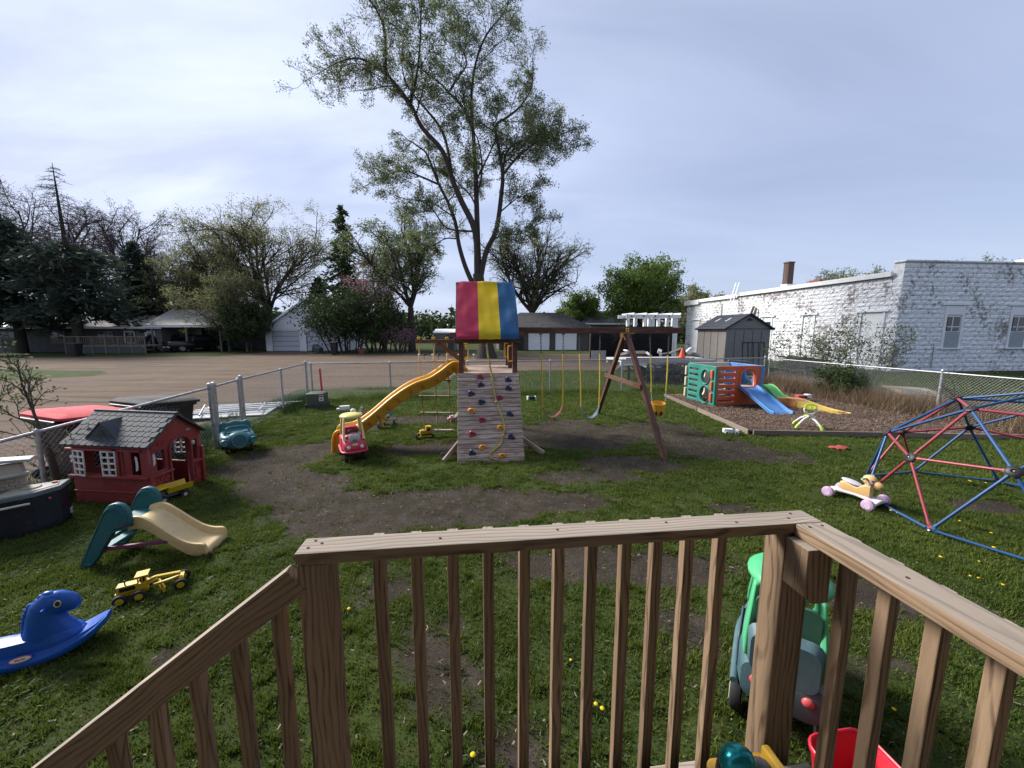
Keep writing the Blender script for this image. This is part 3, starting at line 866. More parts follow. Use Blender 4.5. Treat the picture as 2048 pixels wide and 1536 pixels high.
# ------------------------------------------------------------------ wooden playset (local frame: x along the swing beam, y away from the viewer)
PS = thing("wooden_playset", "wooden playset tower with striped canopy, rock wall, wave slide and swing beam", "playset", (-.42, 7.95, 0), R(6))
CX = -.105
M_YEL = plastic("yellow_plastic", (.72, .37, .018), .38, .08, .2)
M_YELTRIM = plastic("yellow_handle", (.78, .45, .02), .4, .08, .15)
def pbeam(name, p0, p1, w, h, up=(0, 0, 1), mat=M_SET, parent=PS): return part(name, MB().beam(p0, p1, w, h, up), mat, parent, bevel=.005)
PZ = 1.42
xl, xr = CX - .50, CX + .50
for x in (xl, xr):
    for y in (-.74, .74):
        pbeam("post", (x, y, -.05), (x, y, 2.16), .088, .088, (0, 1, 0))
pbeam("post", (xr, .12, PZ - .2), (xr, .12, 2.14), .085, .085, (0, 1, 0))
# platform
for i in range(11):
    y = -.80 + i * .147
    part("platform_board", MB().box((CX, y + .072, PZ - .02), (1.0 - .09 if i in (0, 10) else 1.10, .141, .036)), M_RAMP, PS, bevel=.003)
for x in (xl - .062, xr + .062): pbeam("side_joist", (x, -.80, PZ - .12), (x, .82, PZ - .12), .036, .14)
pbeam("front_joist", (xl - .08, -.842, PZ - .13), (xr + .08, -.842, PZ - .13), .036, .13)
pbeam("back_joist", (xl - .08, .842, PZ - .12), (xr + .08, .842, PZ - .12), .036, .14)
# back rail
pbeam("back_rail", (xl, .79, 1.95), (xr, .79, 1.95), .036, .09)
# canopy frame
pbeam("eave_beam", (CX - .62, -.81, 2.02), (CX + .60, -.81, 2.02), .036, .09)
pbeam("eave_bar", (CX - .69, -.86, 2.125), (CX + .66, -.86, 2.125), .045, .075)
pbeam("eave_beam", (CX - .62, .81, 2.02), (CX + .60, .81, 2.02), .036, .09)
pbeam("eave_bar", (CX - .69, .86, 2.125), (CX + .66, .86, 2.125), .045, .075)
RZ = 3.17
for x in (CX - .575, CX + .545):
    for s in (-1, 1): pbeam("rafter", (x, s * .86, 2.12), (x, s * .02, RZ - .05), .036, .085)
pbeam("ridge_bar", (CX - .60, 0, RZ - .06), (CX + .57, 0, RZ - .06), .036, .085)
# canopy cloth: three vertical stripes, front and back, slightly rippled
can = [("raspberry_stripe", (.58, .045, .125)), ("yellow_stripe", (.86, .68, .010)), ("blue_stripe", (.018, .145, .37))]
M_can = []
for n, c in can:
    t = NT(n + "_canvas"); v = t.coord("Object"); n1 = t.noise(v, 2.2, 4); n2 = t.noise(v, 40.0, 3)
    cc = t.mix(t.ramp(n1, [(.3, 0.0), (.75, 1.0)]), mulc(c, .88), mixc(c, (.6, .58, .55), .10))
    t.done(cc, .62, t.bump(t.math('ADD', t.noise(t.coord("Object", (1, 3, 1), (0, 0, .5)), 3.0, 3), t.math('MULTIPLY', n2, .12)), .35, .03), spec=.3)
    tl_ = t.n.new('ShaderNodeBsdfTranslucent'); t.l.new(cc, tl_.inputs[0]); mx_ = t.n.new('ShaderNodeMixShader'); mx_.inputs[0].default_value = .5
    t.l.new(t.p.outputs[0], mx_.inputs[1]); t.l.new(tl_.outputs[0], mx_.inputs[2]); t.l.new(mx_.outputs[0], t.out.inputs[0]); M_can.append(t.m)
W = 1.14; x0 = CX - .575
cuts = [0, .355, .70, 1.0]
for k in range(3):
    mb = MB(); xs = [x0 + W * (cuts[k] + (cuts[k + 1] - cuts[k]) * i / 5) for i in range(6)]
    rows = []
    prof = [(-.925, 2.045), (-.925, 2.10), (-.918, 2.15), (-.70, 2.405), (-.45, 2.70), (-.2, 2.985), (-.03, RZ + .0), (.03, RZ + .0), (.2, 2.985), (.45, 2.70), (.70, 2.405), (.918, 2.15), (.925, 2.10), (.925, 2.045)]
    prof = [tuple(p) for p in prof]
    xs = [x0 + W * (cuts[k] + (cuts[k + 1] - cuts[k]) * i / 10) for i in range(11)]
    fine_p = []
    for (ya, za), (yb, zb) in zip(prof[:-1], prof[1:]):
        m_ = 5 if abs(yb - ya) > .15 else 1
        fine_p += [(ya + (yb - ya) * q / m_, za + (zb - za) * q / m_) for q in range(m_)]
    fine_p.append(prof[-1])
    for i, (y, z) in enumerate(fine_p):
        sg = -1 if y < 0 else 1; row = []
        for x in xs:
            on = 1.0 if z > 2.16 else .25
            wv_ = .007 * math.sin(x * 15 + z * 9 * sg) + .006 * math.sin(x * 6 - z * 13) + .004 * math.sin(x * 31 + z * 4) + (float(fbm(x * 4 + 3, z * 4 + y, 2)) - .5) * .02
            sag = -.022 * math.sin(math.pi * min(1, max(0, (z - 2.15) / (RZ - 2.15)))) * math.sin(math.pi * (x - x0) / W) * on
            d_ = (wv_ * on + sag)
            row.append(Vector((x, y + sg * d_ * .75, z + d_ * .6 + (.004 * math.sin(x * 30) if z < 2.06 else 0))))
        rows.append(row)
    mb.loft(rows, cap=False, closed=False)
    o = part(can[k][0], mb, M_can[k], PS, smooth=50)
# rock wall
th = math.atan2(PZ, .86); Lr = 1.66
RA = Vector((CX, -.86, PZ - .005)); RS = Vector((0, -.86, -PZ)).normalized(); RN = Vector((0, -PZ, .86)).normalized()
def rp(x, s, n=0.0): return Vector((x, 0, 0)) + RA * 1 - Vector((CX, 0, 0)) + RS * s + RN * n
nb = 20
wall = part("rock_wall_frame", MB().beam(rp(CX - .50, .02, -.05), rp(CX - .50, Lr - .03, -.05), .036, .085, RN).beam(rp(CX + .50, .02, -.05), rp(CX + .50, Lr - .03, -.05), .036, .085, RN), M_SET, PS)
wall["kind"] = "stuff"
for i in range(nb):
    s = (i + .5) * Lr / nb; j = random.uniform(-.004, .004)
    part("rock_wall_board", MB().beam(rp(CX - .565 + j, s, random.uniform(-.003, .002)), rp(CX + .565 + j, s, random.uniform(-.003, .002)), Lr / nb - .007, .034, RN), M_RAMP, PS, bevel=.004)
hold_cols = {'p': plastic("raspberry_hold", (.30, .022, .060), .5, .08, .3), 'b': plastic("navy_hold", (.014, .030, .095), .5, .05, .3), 'o': plastic("orange_hold", (.78, .33, .035), .45, .08, .3)}
hold_me = {}
def hold_mesh(c):
    mb = MB(); k = 14; rings = []
    for r, z in ((1, 0), (1.0, .35), (.86, .75), (.5, 1.0), (.15, .93)):
        ring = []
        for j in range(k):
            a = 2 * math.pi * j / k
            rr = .052 * r * (1 + .26 * math.cos(3 * a + .5) * (1 if c != 'o' else .3) + (.25 * math.cos(2 * a) if c == 'o' else .12 * math.cos(2 * a + 1)))
            ring.append(Vector((rr * math.cos(a) * 1.12, rr * math.sin(a), .045 * z + (.02 * math.sin(a) * z))))
        rings.append(ring)
    mb.loft(rings); me = mb.mesh("climbing_hold", 45); me.materials.append(hold_cols[c]); return me
bolt = MB().cyl((0, 0, .03), (0, 0, .052), .009, n=8).mesh("bolt"); bolt.materials.append(M_CHAIN)
for c, x, s in [('p', -0.264, 0.058), ('b', -0.256, 0.219), ('b', 0.247, 0.126), ('b', 0.246, 0.292), ('b', -0.432, 0.389), ('p', 0.074, 0.475), ('b', -0.247, 0.552), ('o', -0.429, 0.715), ('b', 0.244, 0.787), ('p', -0.248, 0.885), ('o', 0.074, 1.035), ('p', -0.423, 1.135), ('b', 0.25, 1.202), ('o', -0.248, 1.372), ('b', -0.43, 1.462), ('o', 0.076, 1.53)]:
    if c not in hold_me: hold_me[c] = hold_mesh(c)
    M = frame(rp(x, s + .02, .018), (1, 0, 0), -RS) @ Matrix.Rotation(random.uniform(-.4, .4), 4, 'Z')
    h = share("climbing_hold", hold_me[c], None, PS, M)
    share("bolt", bolt, None, h, Matrix.Translation((.012, .0, .0)))
# foot braces beside the wall
pbeam("brace", (CX - .55, -1.30, .25), (CX - .80, -1.66, .03), .036, .085, mat=M_RAMP)
pbeam("brace", (CX + .55, -1.14, .27), (CX + .95, -1.42, .03), .036, .085, mat=M_RAMP)
pbeam("brace", (CX - .50, 1.0, .42), (CX - .78, 1.45, .03), .036, .085, mat=M_RAMP)
# grab handles
def handle(x, y, z, dx, mat=M_YELTRIM):
    pts = spline([(x, y, z + .14), (x + dx * .6, y, z + .145), (x + dx, y, z + .11), (x + dx, y, z - .11), (x + dx * .6, y, z - .145), (x, y, z - .14)], 4)
    part("grab_handle", MB().tube(pts, .012, 8), mat, PS, smooth=60)
handle(xr - .044, -.72, 1.77, -.075); handle(xr - .044, .10, 1.80, -.075); handle(xl + .044, -.30, 1.80, .08); handle(xl + .044, .10, 1.74, .08)
# swing beam, A-frame
pbeam("swing_beam", (CX + .54, .0, 2.205), (4.12, .0, 2.20), .09, .125)
pbeam("a_frame_leg", (2.90, -1.86, -.06), (2.86, -.03, 2.15), .09, .088, (1, 0, 0))
pbeam("a_frame_leg", (2.90, 1.86, -.06), (2.86, .06, 2.15), .09, .088, (1, 0, 0))
pbeam("a_frame_brace", (2.815, -.93, 1.13), (2.83, 1.10, 1.13), .036, .09)
br = MB().box((2.86, -.062, 2.20), (.075, .006, .10)).box((2.86, -.075, 2.145), (.30, .03, .012)).box((2.72, -.085, 2.08), (.035, .012, .13))
part("bracket", br, M_YELTRIM, PS, bevel=.003)
part("bracket_bolt", MB().cyl((2.86, -.064, 2.215), (2.86, -.074, 2.215), .016, n=8), M_CHAIN, PS)
part("gusset", MB().prism([(-.10, 0), (.10, 0), (.055, -.13), (-.055, -.13)], .10, frame((2.90, 0, 2.135), (1, 0, 0), (0, 0, 1))), M_SET, PS)
# rope ladder arm
pbeam("ladder_arm", (CX - .55, .0, 1.99), (CX - 1.42, .0, 1.99), .088, .06)
pbeam("arm_brace", (CX - .545, .0, 1.62), (CX - .98, .0, 1.95), .036, .085)
pbeam("side_beam", (xl - .062, -.80, 2.0), (xl - .062, .80, 2.0), .036, .085)
pbeam("side_beam", (xr + .062, -.80, 2.0), (xr + .062, .80, 2.0), .036, .085)

# wave slide: trough lofted along its own line (built in world axes, then set in the playset frame)
INV = (Matrix.Translation((-.42, 7.95, 0)) @ Matrix.Rotation(R(6), 4, 'Z')).inverted()
S0, S1 = Vector((-.95, 7.72, 0)), Vector((-3.42, 6.98, 0)); sd = (S1 - S0).normalized(); sn = Vector((sd.y, -sd.x, 0)) * -1
if sn.y > 0: sn = -sn                      # towards the viewer
prof = [(-.02, 1.44), (.10, 1.56), (.22, 1.61), (.34, 1.57), (.50, 1.45), (.72, 1.315), (.97, 1.235), (1.2, 1.12), (1.45, .95), (1.62, .81), (1.8, .66), (1.95, .55), (2.10, .46), (2.25, .415), (2.36, .40), (2.42, .375)]
cl = spline([S0 + sd * s + Vector((0, 0, z)) for s, z in prof], 3)
mb = MB(); rings = []
for i, c in enumerate(cl):
    d = (cl[min(i + 1, len(cl) - 1)] - cl[max(i - 1, 0)]).normalized(); up = sn.cross(d); up = up if up.dot(Vector((0, 0, 1))) > -.2 else -up
    if up.z < 0: up = -up
    hw = .235; dep = .185
    sec = [(-hw - .03, -.035), (-hw - .032, .0), (-hw - .01, .012), (-hw + .015, .0), (-hw + .04, -dep + .03), (-hw + .075, -dep), (0, -dep - .006), (hw - .075, -dep), (hw - .04, -dep + .03), (hw - .015, .0), (hw + .01, .012), (hw + .032, .0), (hw + .03, -.035),
           (hw + .012, -.03), (hw - .002, -.045), (hw - .03, -dep - .0), (hw - .065, -dep - .02), (0, -dep - .03), (-hw + .065, -dep - .02), (-hw + .03, -dep), (-hw + .002, -.045), (-hw - .012, -.03)]
    rings.append([INV @ (c + sn * a + up * b) for a, b in sec])
mb.loft(rings)
sl = part("wave_slide", mb, M_YEL, PS, smooth=60)
# moulded ribs on the slide's near underside, coloured darker for recess shade
for i in range(8, len(cl) - 8, 3):
    c = cl[i]; d = (cl[i + 1] - cl[i - 1]).normalized(); up = sn.cross(d); up = -up if up.z < 0 else up
    part("rib", MB().beam(INV @ (c + sn * .236 - up * .085), INV @ (c + sn * .213 - up * .165), .055, .03, (INV.to_3x3() @ sn)), plastic("rib_shade_amber", (.40, .17, .008), .42, .05, .25), sl, bevel=.006)
IR = INV.to_3x3()
for s_ in (1, -1):     # the rims turn down to the ground at the exit, closed by a thin skirt
    rim = spline([S0 + sd * q + Vector((0, 0, z)) + sn * s_ * .245 for q, z in ((2.18, .42), (2.34, .40), (2.42, .37), (2.455, .30), (2.475, .18), (2.485, .0))], 4)
    part("exit_rim", MB().tube([INV @ p for p in rim], .024, 8), M_YEL, sl, smooth=60)
    part("exit_skirt", MB().prism([(.0, .40), (.17, .385), (.25, .30), (.28, .0), (.20, .0), (.15, .20), (.0, .30)], .012, frame(INV @ (S0 + sd * 2.19 + sn * s_ * .22), IR @ sd, (0, 0, 1))), M_YEL, sl)

# ------------------------------------------------------------------ things that hang from it
PM = Matrix.Translation((-.42, 7.95, 0)) @ Matrix.Rotation(R(6), 4, 'Z')
def W3(x, y, z): return PM @ Vector((x, y, z))
M_VINYL = plastic("yellow_vinyl_chain", (.72, .50, .03), .5, .1, .3)
link = None
def link_mesh(mat):
    me = MB().tube([(.008 * math.cos(a) if 1 else 0, 0, .015 * math.sin(a)) for a in [2 * math.pi * i / 10 for i in range(10)]], .0032, 5, closed=True).mesh("link", 60); me.materials.append(mat); return me
def chain(mbk, p, q, n, r=.0048, half=.020, w=.014):
    p, q = Vector(p), Vector(q); d = (q - p).normalized(); u = Vector((0, 1, 0)) - d * d.y; u.normalize(); w2 = d.cross(u)
    for i in range(n):
        c = p.lerp(q, (i + .5) / n); a = u if i % 2 else w2
        h = (q - p).length / n * .72
        pts = [c + a * (w * math.cos(t)) + d * (h * math.sin(t)) for t in [2 * math.pi * j / 8 for j in range(8)]]
        mbk.tube(pts, r, 4, closed=True)
def swing(label, xa, xb, ya, seat_pts, mat, bucket=False):
    s = thing("bucket_swing" if bucket else "belt_swing", label, "swing", (0, 0, 0))
    ends = (seat_pts[0], seat_pts[-1])
    for x, e in ((xa, ends[0]), (xb, ends[1])):
        top = W3(x, ya, 2.135); e = W3(*e)
        part("hanger", MB().box(top + Vector((0, 0, -.004)), (.075, .035, .014)).cyl(top + Vector((-.02, 0, -.012)), top + Vector((.02, 0, -.012)), .012, n=8), M_CHAIN, s)
        j = top.lerp(e, .27 if not bucket else .32); m = MB(); chain(m, top + Vector((0, 0, -.02)), j, 11); o = part("chain", m, M_CHAIN, s, smooth=60); o["kind"] = "stuff"
        j2 = e if not bucket else j.lerp(e, .78)
        m = MB(); m.tube([j, j.lerp(j2, .5) + Vector((.008, 0, 0)), j2], .012, 8); 
        for q in range(38): 
            c = j.lerp(j2, (q + .5) / 38); m.sphere(c + Vector((.008 * 4 * (q / 38) * (1 - q / 38), 0, 0)), (.017, .017, .014), 6, 4)
        o = part("coated_chain", m, M_VINYL, s, smooth=60); o["kind"] = "stuff"
        if bucket:
            m = MB(); chain(m, j2, e, 8); o = part("chain", m, M_STEELROD, s, smooth=60); o["kind"] = "stuff"
    if not bucket:
        pts = spline([W3(*p) for p in seat_pts], 5); m = MB(); rings = []
        for i, c in enumerate(pts):
            d = (pts[min(i + 1, len(pts) - 1)] - pts[max(i - 1, 0)]).normalized(); y = Vector((-math.sin(R(6)), math.cos(R(6)), 0)); up = d.cross(y); t = i / (len(pts) - 1)
            hw = .072 * (.55 + .45 * math.sin(math.pi * min(1, max(0, t * 1.0)))) ; hw = .075 if .15 < t < .85 else .052
            rings.append([c + y * -hw, c + y * hw, c + y * hw + up * .008, c + y * -hw + up * .008])
        m.loft(rings); part("seat", m, mat, s, bevel=.002)
    else:
        c0 = W3(*[(a + b) / 2 for a, b in zip(seat_pts[0], seat_pts[-1])]); 
        B = frame(c0 + Vector((0, 0, -.16)), PM.to_3x3() @ Vector((1, 0, 0)), PM.to_3x3() @ Vector((0, 1, 0)))
        m = MB(); k = 20; rings = []
        for z, r, inn in ((-.17, .055, 0), (-.15, .10, 0), (-.08, .135, 0), (.02, .150, 0), (.10, .155, 0), (.125, .162, 0), (.13, .15, 1), (.02, .138, 1), (-.10, .118, 1), (-.14, .05, 1)):
            rings.append([B @ Vector((r * math.cos(2 * math.pi * j / k) * 1.02, r * math.sin(2 * math.pi * j / k) * .78, z + (.03 * -math.sin(2 * math.pi * j / k) * -1 if z > 0 else 0))) for j in range(k)])
        m.loft(rings); part("bucket", m, mat, s, smooth=50)
        part("leg_opening", MB().sphere(B @ Vector((.02, -.108, -.09)), (.032, .012, .052), 10, 6), M_BLACK, s, smooth=60)
        part("leg_opening", MB().sphere(B @ Vector((-.085, -.088, -.085)), (.024, .014, .050), 10, 6), M_BLACK, s, smooth=60)
M_RSEAT = plastic("faded_red_belt", (.42, .055, .055), .5, .2, .3); M_BSEAT = plastic("dark_blue_belt", (.030, .065, .13), .5, .12, .3)
swing("red belt swing hanging on yellow coated chains next to the rock wall", 1.02, 1.50, .0, [(1.075, 0, .58), (1.13, 0, .46), (1.22, 0, .38), (1.30, 0, .36), (1.38, 0, .39), (1.46, 0, .47), (1.51, 0, .59)], M_RSEAT)
swing("dark blue belt swing hanging on yellow coated chains beside the A-frame", 1.84, 2.29, .0, [(1.915, 0, .58), (1.96, 0, .44), (2.04, 0, .34), (2.12, 0, .32), (2.20, 0, .35), (2.28, 0, .45), (2.32, 0, .58)], M_BSEAT)
swing("yellow toddler bucket swing hanging at the right end of the beam", 3.39, 3.82, .0, [(3.50, 0, .66), (3.82, 0, .66)], M_YEL, True)

# climbing rope on the rock wall
t = NT("twisted_yellow_rope"); v = t.coord("grain", (1, 1, 1))
wv = t.wave(t.coord("grain", (1.0, 2.2, 2.2), (0, 0, .0)), 26.0, .6, 1, 1.0, 'BANDS', 'DIAGONAL')
M_ROPE = t.done(t.mix(wv, (.34, .25, .07), (.80, .68, .28)), .8, t.bump(wv, .9, .006), spec=.2)
rope = thing("climbing_rope", "knotted yellow rope hanging down over the rock wall", "rope", (0, 0, 0))
top = Vector((CX - .03, -.80, 2.0))
rpts = [top, Vector((CX - .01, -.81, 1.78))] + [rp(x, s, .035) for x, s in [(-0.053, 0.029), (-0.017, 0.371), (0.023, 0.588), (0.095, 0.825), (0.143, 1.044), (0.101, 1.209), (0.061, 1.347), (-0.078, 1.469), (-0.125, 1.535), (-0.094, 1.592), (-0.017, 1.617)]]
sp = spline(rpts, 7)
def twisted(mb, pts, r, strand=3, turn=26.0):
    # three strands wound round the line
    L = 0; lines = [[] for _ in range(strand)]; fine = []
    for i in range(len(pts) - 1):
        n = max(1, int((pts[i + 1] - pts[i]).length / .018))
        fine += [pts[i].lerp(pts[i + 1], j / n) for j in range(n)]
    fine.append(pts[-1])
    for i, c in enumerate(fine):
        if i: L += (c - fine[i - 1]).length
        d = (fine[min(i + 1, len(fine) - 1)] - fine[max(i - 1, 0)]).normalized()
        u = Vector((0, 1, 0)) - d * d.y; u.normalize(); w = d.cross(u)
        for k in range(strand):
            a = L * turn * 2 + 2 * math.pi * k / strand; lines[k].append(c + u * math.cos(a) * r * .5 + w * math.sin(a) * r * .5)
    for ln in lines: mb.tube(ln, r * .58, 5)
m = MB(); twisted(m, [PM @ p for p in sp], .018); part("rope_strands", m, M_ROPE, rope, smooth=60)["kind"] = "stuff"
for q in (rp(-0.082, -0.20, .03) + Vector((0, 0, 0)), rp(.023, .588, .035), rp(.101, 1.209, .035)):
    m = MB()
    for k in range(3): m.tube([PM @ (q + Vector((.021 * math.cos(a + k), .012 * math.sin(a * 2 + k) - .012, .022 * math.sin(a + k * .6)))) for a in [2 * math.pi * j / 9 for j in range(9)]], .0105, 6, closed=True)
    part("knot", m, M_ROPE, rope, smooth=60)

# rope ladder
rl = thing("rope_ladder", "three strand rope ladder with wooden rungs behind the wave slide", "rope ladder", (0, 0, 0))
cols = [(CX - 1.36, CX - 1.30), (CX - 1.07, CX - 1.03), (CX - .80, CX - .74)]
for (xt, xb) in cols:
    m = MB(); twisted(m, [W3(xt, .0, 1.95), W3(xt + .01, 0, 1.2), W3(xb, 0, .12)], .014); part("rope", m, M_ROPE, rl, smooth=60)["kind"] = "stuff"
    m = MB()
    for k in range(2): m.tube([W3(xt + .026 * math.cos(a), .02 * math.sin(a * 2 + k), 2.045 + .022 * math.sin(a + k)) for a in [2 * math.pi * j / 9 for j in range(9)]], .010, 6, closed=True)
    part("knot", m, M_VINYL, rl, smooth=60)
for i, z in enumerate((1.585, 1.20, .86, .51, .14)):
    xa = CX - 1.42 + i * .012; part("rung", MB().beam(W3(xa, 0, z + .01), W3(xa + .68, 0, z - .01), .085 if i == 4 else .05, .028), M_RAMP, rl, bevel=.005)
    for (xt, xb) in cols:
        f = (1.95 - z) / 1.83; part("knot", MB().sphere(W3(xt + (xb - xt) * f, 0, z - .035), (.02, .02, .017), 8, 5), M_ROPE, rl, smooth=60)
# ------------------------------------------------------------------ shared toy pieces
def wheel(parent, c, r, w, axis=(0, 1, 0), tyre=M_TIRE, hub=M_WHITE, name="wheel", hubr=.55, spokes=0, cap=None):
    ax = Vector(axis).normalized(); q = ax.to_track_quat('Z', 'Y').to_matrix()
    c = Vector(c)
    t = part(name, MB().lathe([(r * .5, -w / 2), (r * .82, -w / 2), (r * .96, -w * .38), (r, -w * .15), (r, w * .15), (r * .96, w * .38), (r * .82, w / 2), (r * .5, w / 2)], c, q, 20), tyre, parent, smooth=40)
    h = MB().lathe([(r * hubr, -w * .52), (r * hubr * .9, -w * .56), (r * hubr * .55, -w * .46), (.001, -w * .50)], c, q, 16)
    h.lathe([(r * hubr, w * .52), (r * hubr * .9, w * .56), (r * hubr * .55, w * .46), (.001, w * .50)], c, q, 16)
    if spokes:
        for i in range(spokes):
            a = 2 * math.pi * i / spokes
            for s in (-1, 1): h.box(c + q @ Vector((r * .3 * math.cos(a), r * .3 * math.sin(a), s * w * .53)), (r * .34, r * .13, w * .06), q @ Matrix.Rotation(a, 3, 'Z'))
    part("hub", h, hub, t, smooth=40)
    if cap: part("hub_cap", MB().sphere(c + ax * -w * .5, r * .22, 10, 6), cap, t, smooth=60)
    return t

def rring(x, y0, y1, z0, z1, r, n=4):
    return [Vector((x, a, b)) for a, b in rrect(y0, z0, y1, z1, r, n)]

def logo_plate(parent, M, w, h, ring, face, text=True, tcol=None):
    """oval maker's badge: coloured rim, pale face, short wordmark"""
    p = part("badge", MB().prism([(x * w / 2, y * h / 2) for x, y in rrect(-1, -1, 1, 1, .95, 6)], .004, M), ring, parent)
    part("badge_face", MB().prism([(x * (w / 2 - h * .14), y * h * .34) for x, y in rrect(-1, -1, 1, 1, .95, 6)], .006, M), face, p)
    if text: lettering("wordmark", "little tikes", h * .42, tcol or M_BLACK, p, M @ Matrix.Translation((0, 0, .0035)), .0006)

# ------------------------------------------------------------------ toddler coupe cars
def coupe(label, loc, rz, body, roof, post, face=True, hubm=None, tyre=M_TIRE, lit=None, scale=1.0):
    c = thing("toddler_coupe", label, "toy car", loc, rz, scale=scale)
    rings = []
    for x, hw, z0, z1, r in ((-.385, .13, .23, .36, .05), (-.37, .185, .19, .41, .07), (-.25, .205, .175, .44, .06), (-.10, .212, .17, .43, .05), (.06, .212, .17, .425, .05), (.16, .208, .175, .42, .06), (.28, .198, .18, .385, .07), (.355, .18, .185, .335, .07), (.385, .12, .21, .29, .035)):
        rings.append(rring(x, -hw, hw, z0, z1, r))
    b = part("body", MB().loft(rings), body, c, smooth=50)
    # skirt / bumper running round the bottom
    pts = spline([(-.30, .215, .19), (.0, .225, .185), (.25, .222, .185), (.365, .17, .195), (.41, .0, .20), (.365, -.17, .195), (.25, -.222, .185), (.0, -.225, .185), (-.30, -.215, .19)], 4)
    part("bumper", MB().tube(pts, .022, 8), body, b, smooth=60)
    # seat well, seat back, doors
    part("seat_well", MB().loft([[Vector((x, y, .446)) for x, y in rrect(-.22, -.165, .12, .165, .06)], [Vector((x, y, .40)) for x, y in rrect(-.20, -.15, .10, .15, .05)]]), M_BLACK, b)
    part("seat_back", MB().loft([rring(-.30, -.14, .14, .30, .56, .05), rring(-.24, -.14, .14, .30, .54, .05)]), body, c, smooth=50)
    part("dashboard", MB().sphere((.15, 0, .44), (.07, .17, .05), 14, 8), body, c, smooth=60)
    w = part("steering_wheel", MB().tube([(.045 + .02 * math.cos(a), .085 * math.sin(a), .48 + .07 * math.cos(a)) for a in [2 * math.pi * i / 14 for i in range(14)]], .013, 6, closed=True), M_BLACK, c, smooth=60)
    for s in (-1, 1):
        part("door", MB().prism(rrect(-.20, .19, .12, .42, .05), .012, frame((0, s * .212, 0), (1, 0, 0), (0, 0, 1))), body, b, bevel=.005)
    # roof posts: front pair rakes back, rear pair broad
    for s in (-1, 1):
        part("roof_post", MB().loft([[Vector((x, s * y, .40)) for x, y in ((.20, .20), (.30, .195), (.29, .14), (.20, .15))], [Vector((x, s * y, .50)) for x, y in ((.165, .197), (.225, .192), (.22, .155), (.165, .16))], [Vector((x, s * y, .79)) for x, y in ((.06, .165), (.115, .16), (.11, .125), (.06, .13))]]), post, c, bevel=.012, smooth=40)
        part("roof_post", MB().loft([[Vector((x, s * y, .42)) for x, y in ((-.36, .18), (-.18, .20), (-.18, .165), (-.34, .14))], [Vector((x, s * y, .55)) for x, y in ((-.34, .18), (-.21, .192), (-.21, .155), (-.32, .145))], [Vector((x, s * y, .80)) for x, y in ((-.25, .16), (-.15, .165), (-.15, .13), (-.24, .125))]]), roof, c, bevel=.012, smooth=40)
    rr = []
    for z, k in ((.775, .90), (.79, 1.0), (.81, 1.0), (.835, .86), (.852, .55), (.857, .15)):
        rr.append([Vector((-.065 + .225 * k * math.cos(a), .205 * k * math.sin(a) , z)) for a in [2 * math.pi * i / 24 for i in range(24)]])
    part("roof", MB().loft(rr), roof, c, smooth=60)
    for s in (-1, 1):
        part("headlight", MB().sphere((.372, s * .115, .285), (.02, .036, .036), 14, 8), M_WHITE, c, smooth=60)
        wheel(c, (.29, s * .165, .09), .09, .07, tyre=tyre, hub=hubm or M_BLACK, name="front_wheel", cap=None)
        part("fork", MB().beam((.27, s * .195, .085), (.27, s * .19, .19), .012, .02, (1, 0, 0)), M_STEELROD, c)
        wheel(c, (-.26, s * .20, .095), .095, .06, tyre=tyre, hub=hubm or M_BLACK, name="rear_wheel", cap=roof if hubm else None)
    if face:
        g = part("face_pad", MB().sphere((.31, -.045, .445), (.03, .062, .085), 14, 8).sphere((.31, .045, .445), (.03, .062, .085), 14, 8), plastic("grey_pad", (.50, .50, .50), .5, .1, .3), c, smooth=60)
        part("eye_mark", MB().box((.347, .02, .41), (.004, .012, .03)).box((.347, -.02, .41), (.004, .012, .03)).box((.347, -.035, .398), (.004, .025, .008)).box((.347, .032, .40), (.004, .018, .008)), M_BLACK, g)
        part("smile", MB().tube([(.389 - abs(t) * .06, t * .075, .215 + t * t * .03) for t in [-1, -.6, -.2, .2, .6, 1]], .006, 6), plastic("dark_red_plastic", (.20, .008, .02), .5, .05), b, smooth=60)
        logo_plate(b, frame((.366, 0, .335), (0, 1, 0), (-.55, 0, 1)), .11, .044, plastic("badge_yellow", (.62, .50, .10), .5), plastic("badge_cream", (.62, .58, .36), .5))
    else:
        part("back_panel", MB().loft([rring(-.385, -.15, .15, .36, .60, .06), rring(-.325, -.17, .17, .36, .62, .06)]), body, c, smooth=50)
        part("inner_panel", MB().loft([rring(-.30, -.145, .145, .42, .77, .05), rring(-.28, -.145, .145, .42, .77, .05)]), plastic("coupe_inner_green", (.02, .11, .065), .45, .08), c, smooth=50)
        for s in (-1, 1): part("tail_light", MB().sphere((-.385, s * .115, .32), (.018, .028, .028), 12, 8), lit, c, smooth=60)
    return c
M_CRED = plastic("coupe_red", (.55, .014, .060), .38, .12, .2); M_CYEL = plastic("coupe_pale_yellow", (.66, .55, .12), .45, .15, .25); M_CYEL2 = plastic("coupe_cream", (.66, .50, .23), .45, .15, .25)
coupe("red and yellow toddler coupe car parked under the wave slide", (-2.80, 6.56, .0), R(-60), M_CRED, M_CYEL, M_CYEL2, scale=.9)
M_CGRN = plastic("coupe_green_roof", (.045, .40, .16), .42, .12, .2); M_CSLATE = plastic("coupe_slate_body", (.045, .105, .125), .45, .1, .25)
coupe("green roofed slate blue toddler coupe seen through the deck railing", (1.635, 2.10, .0), R(55), M_CSLATE, M_CGRN, M_CGRN, face=False, hubm=plastic("cream_hub", (.52, .45, .33), .5), lit=plastic("red_lamp", (.55, .02, .03), .3))

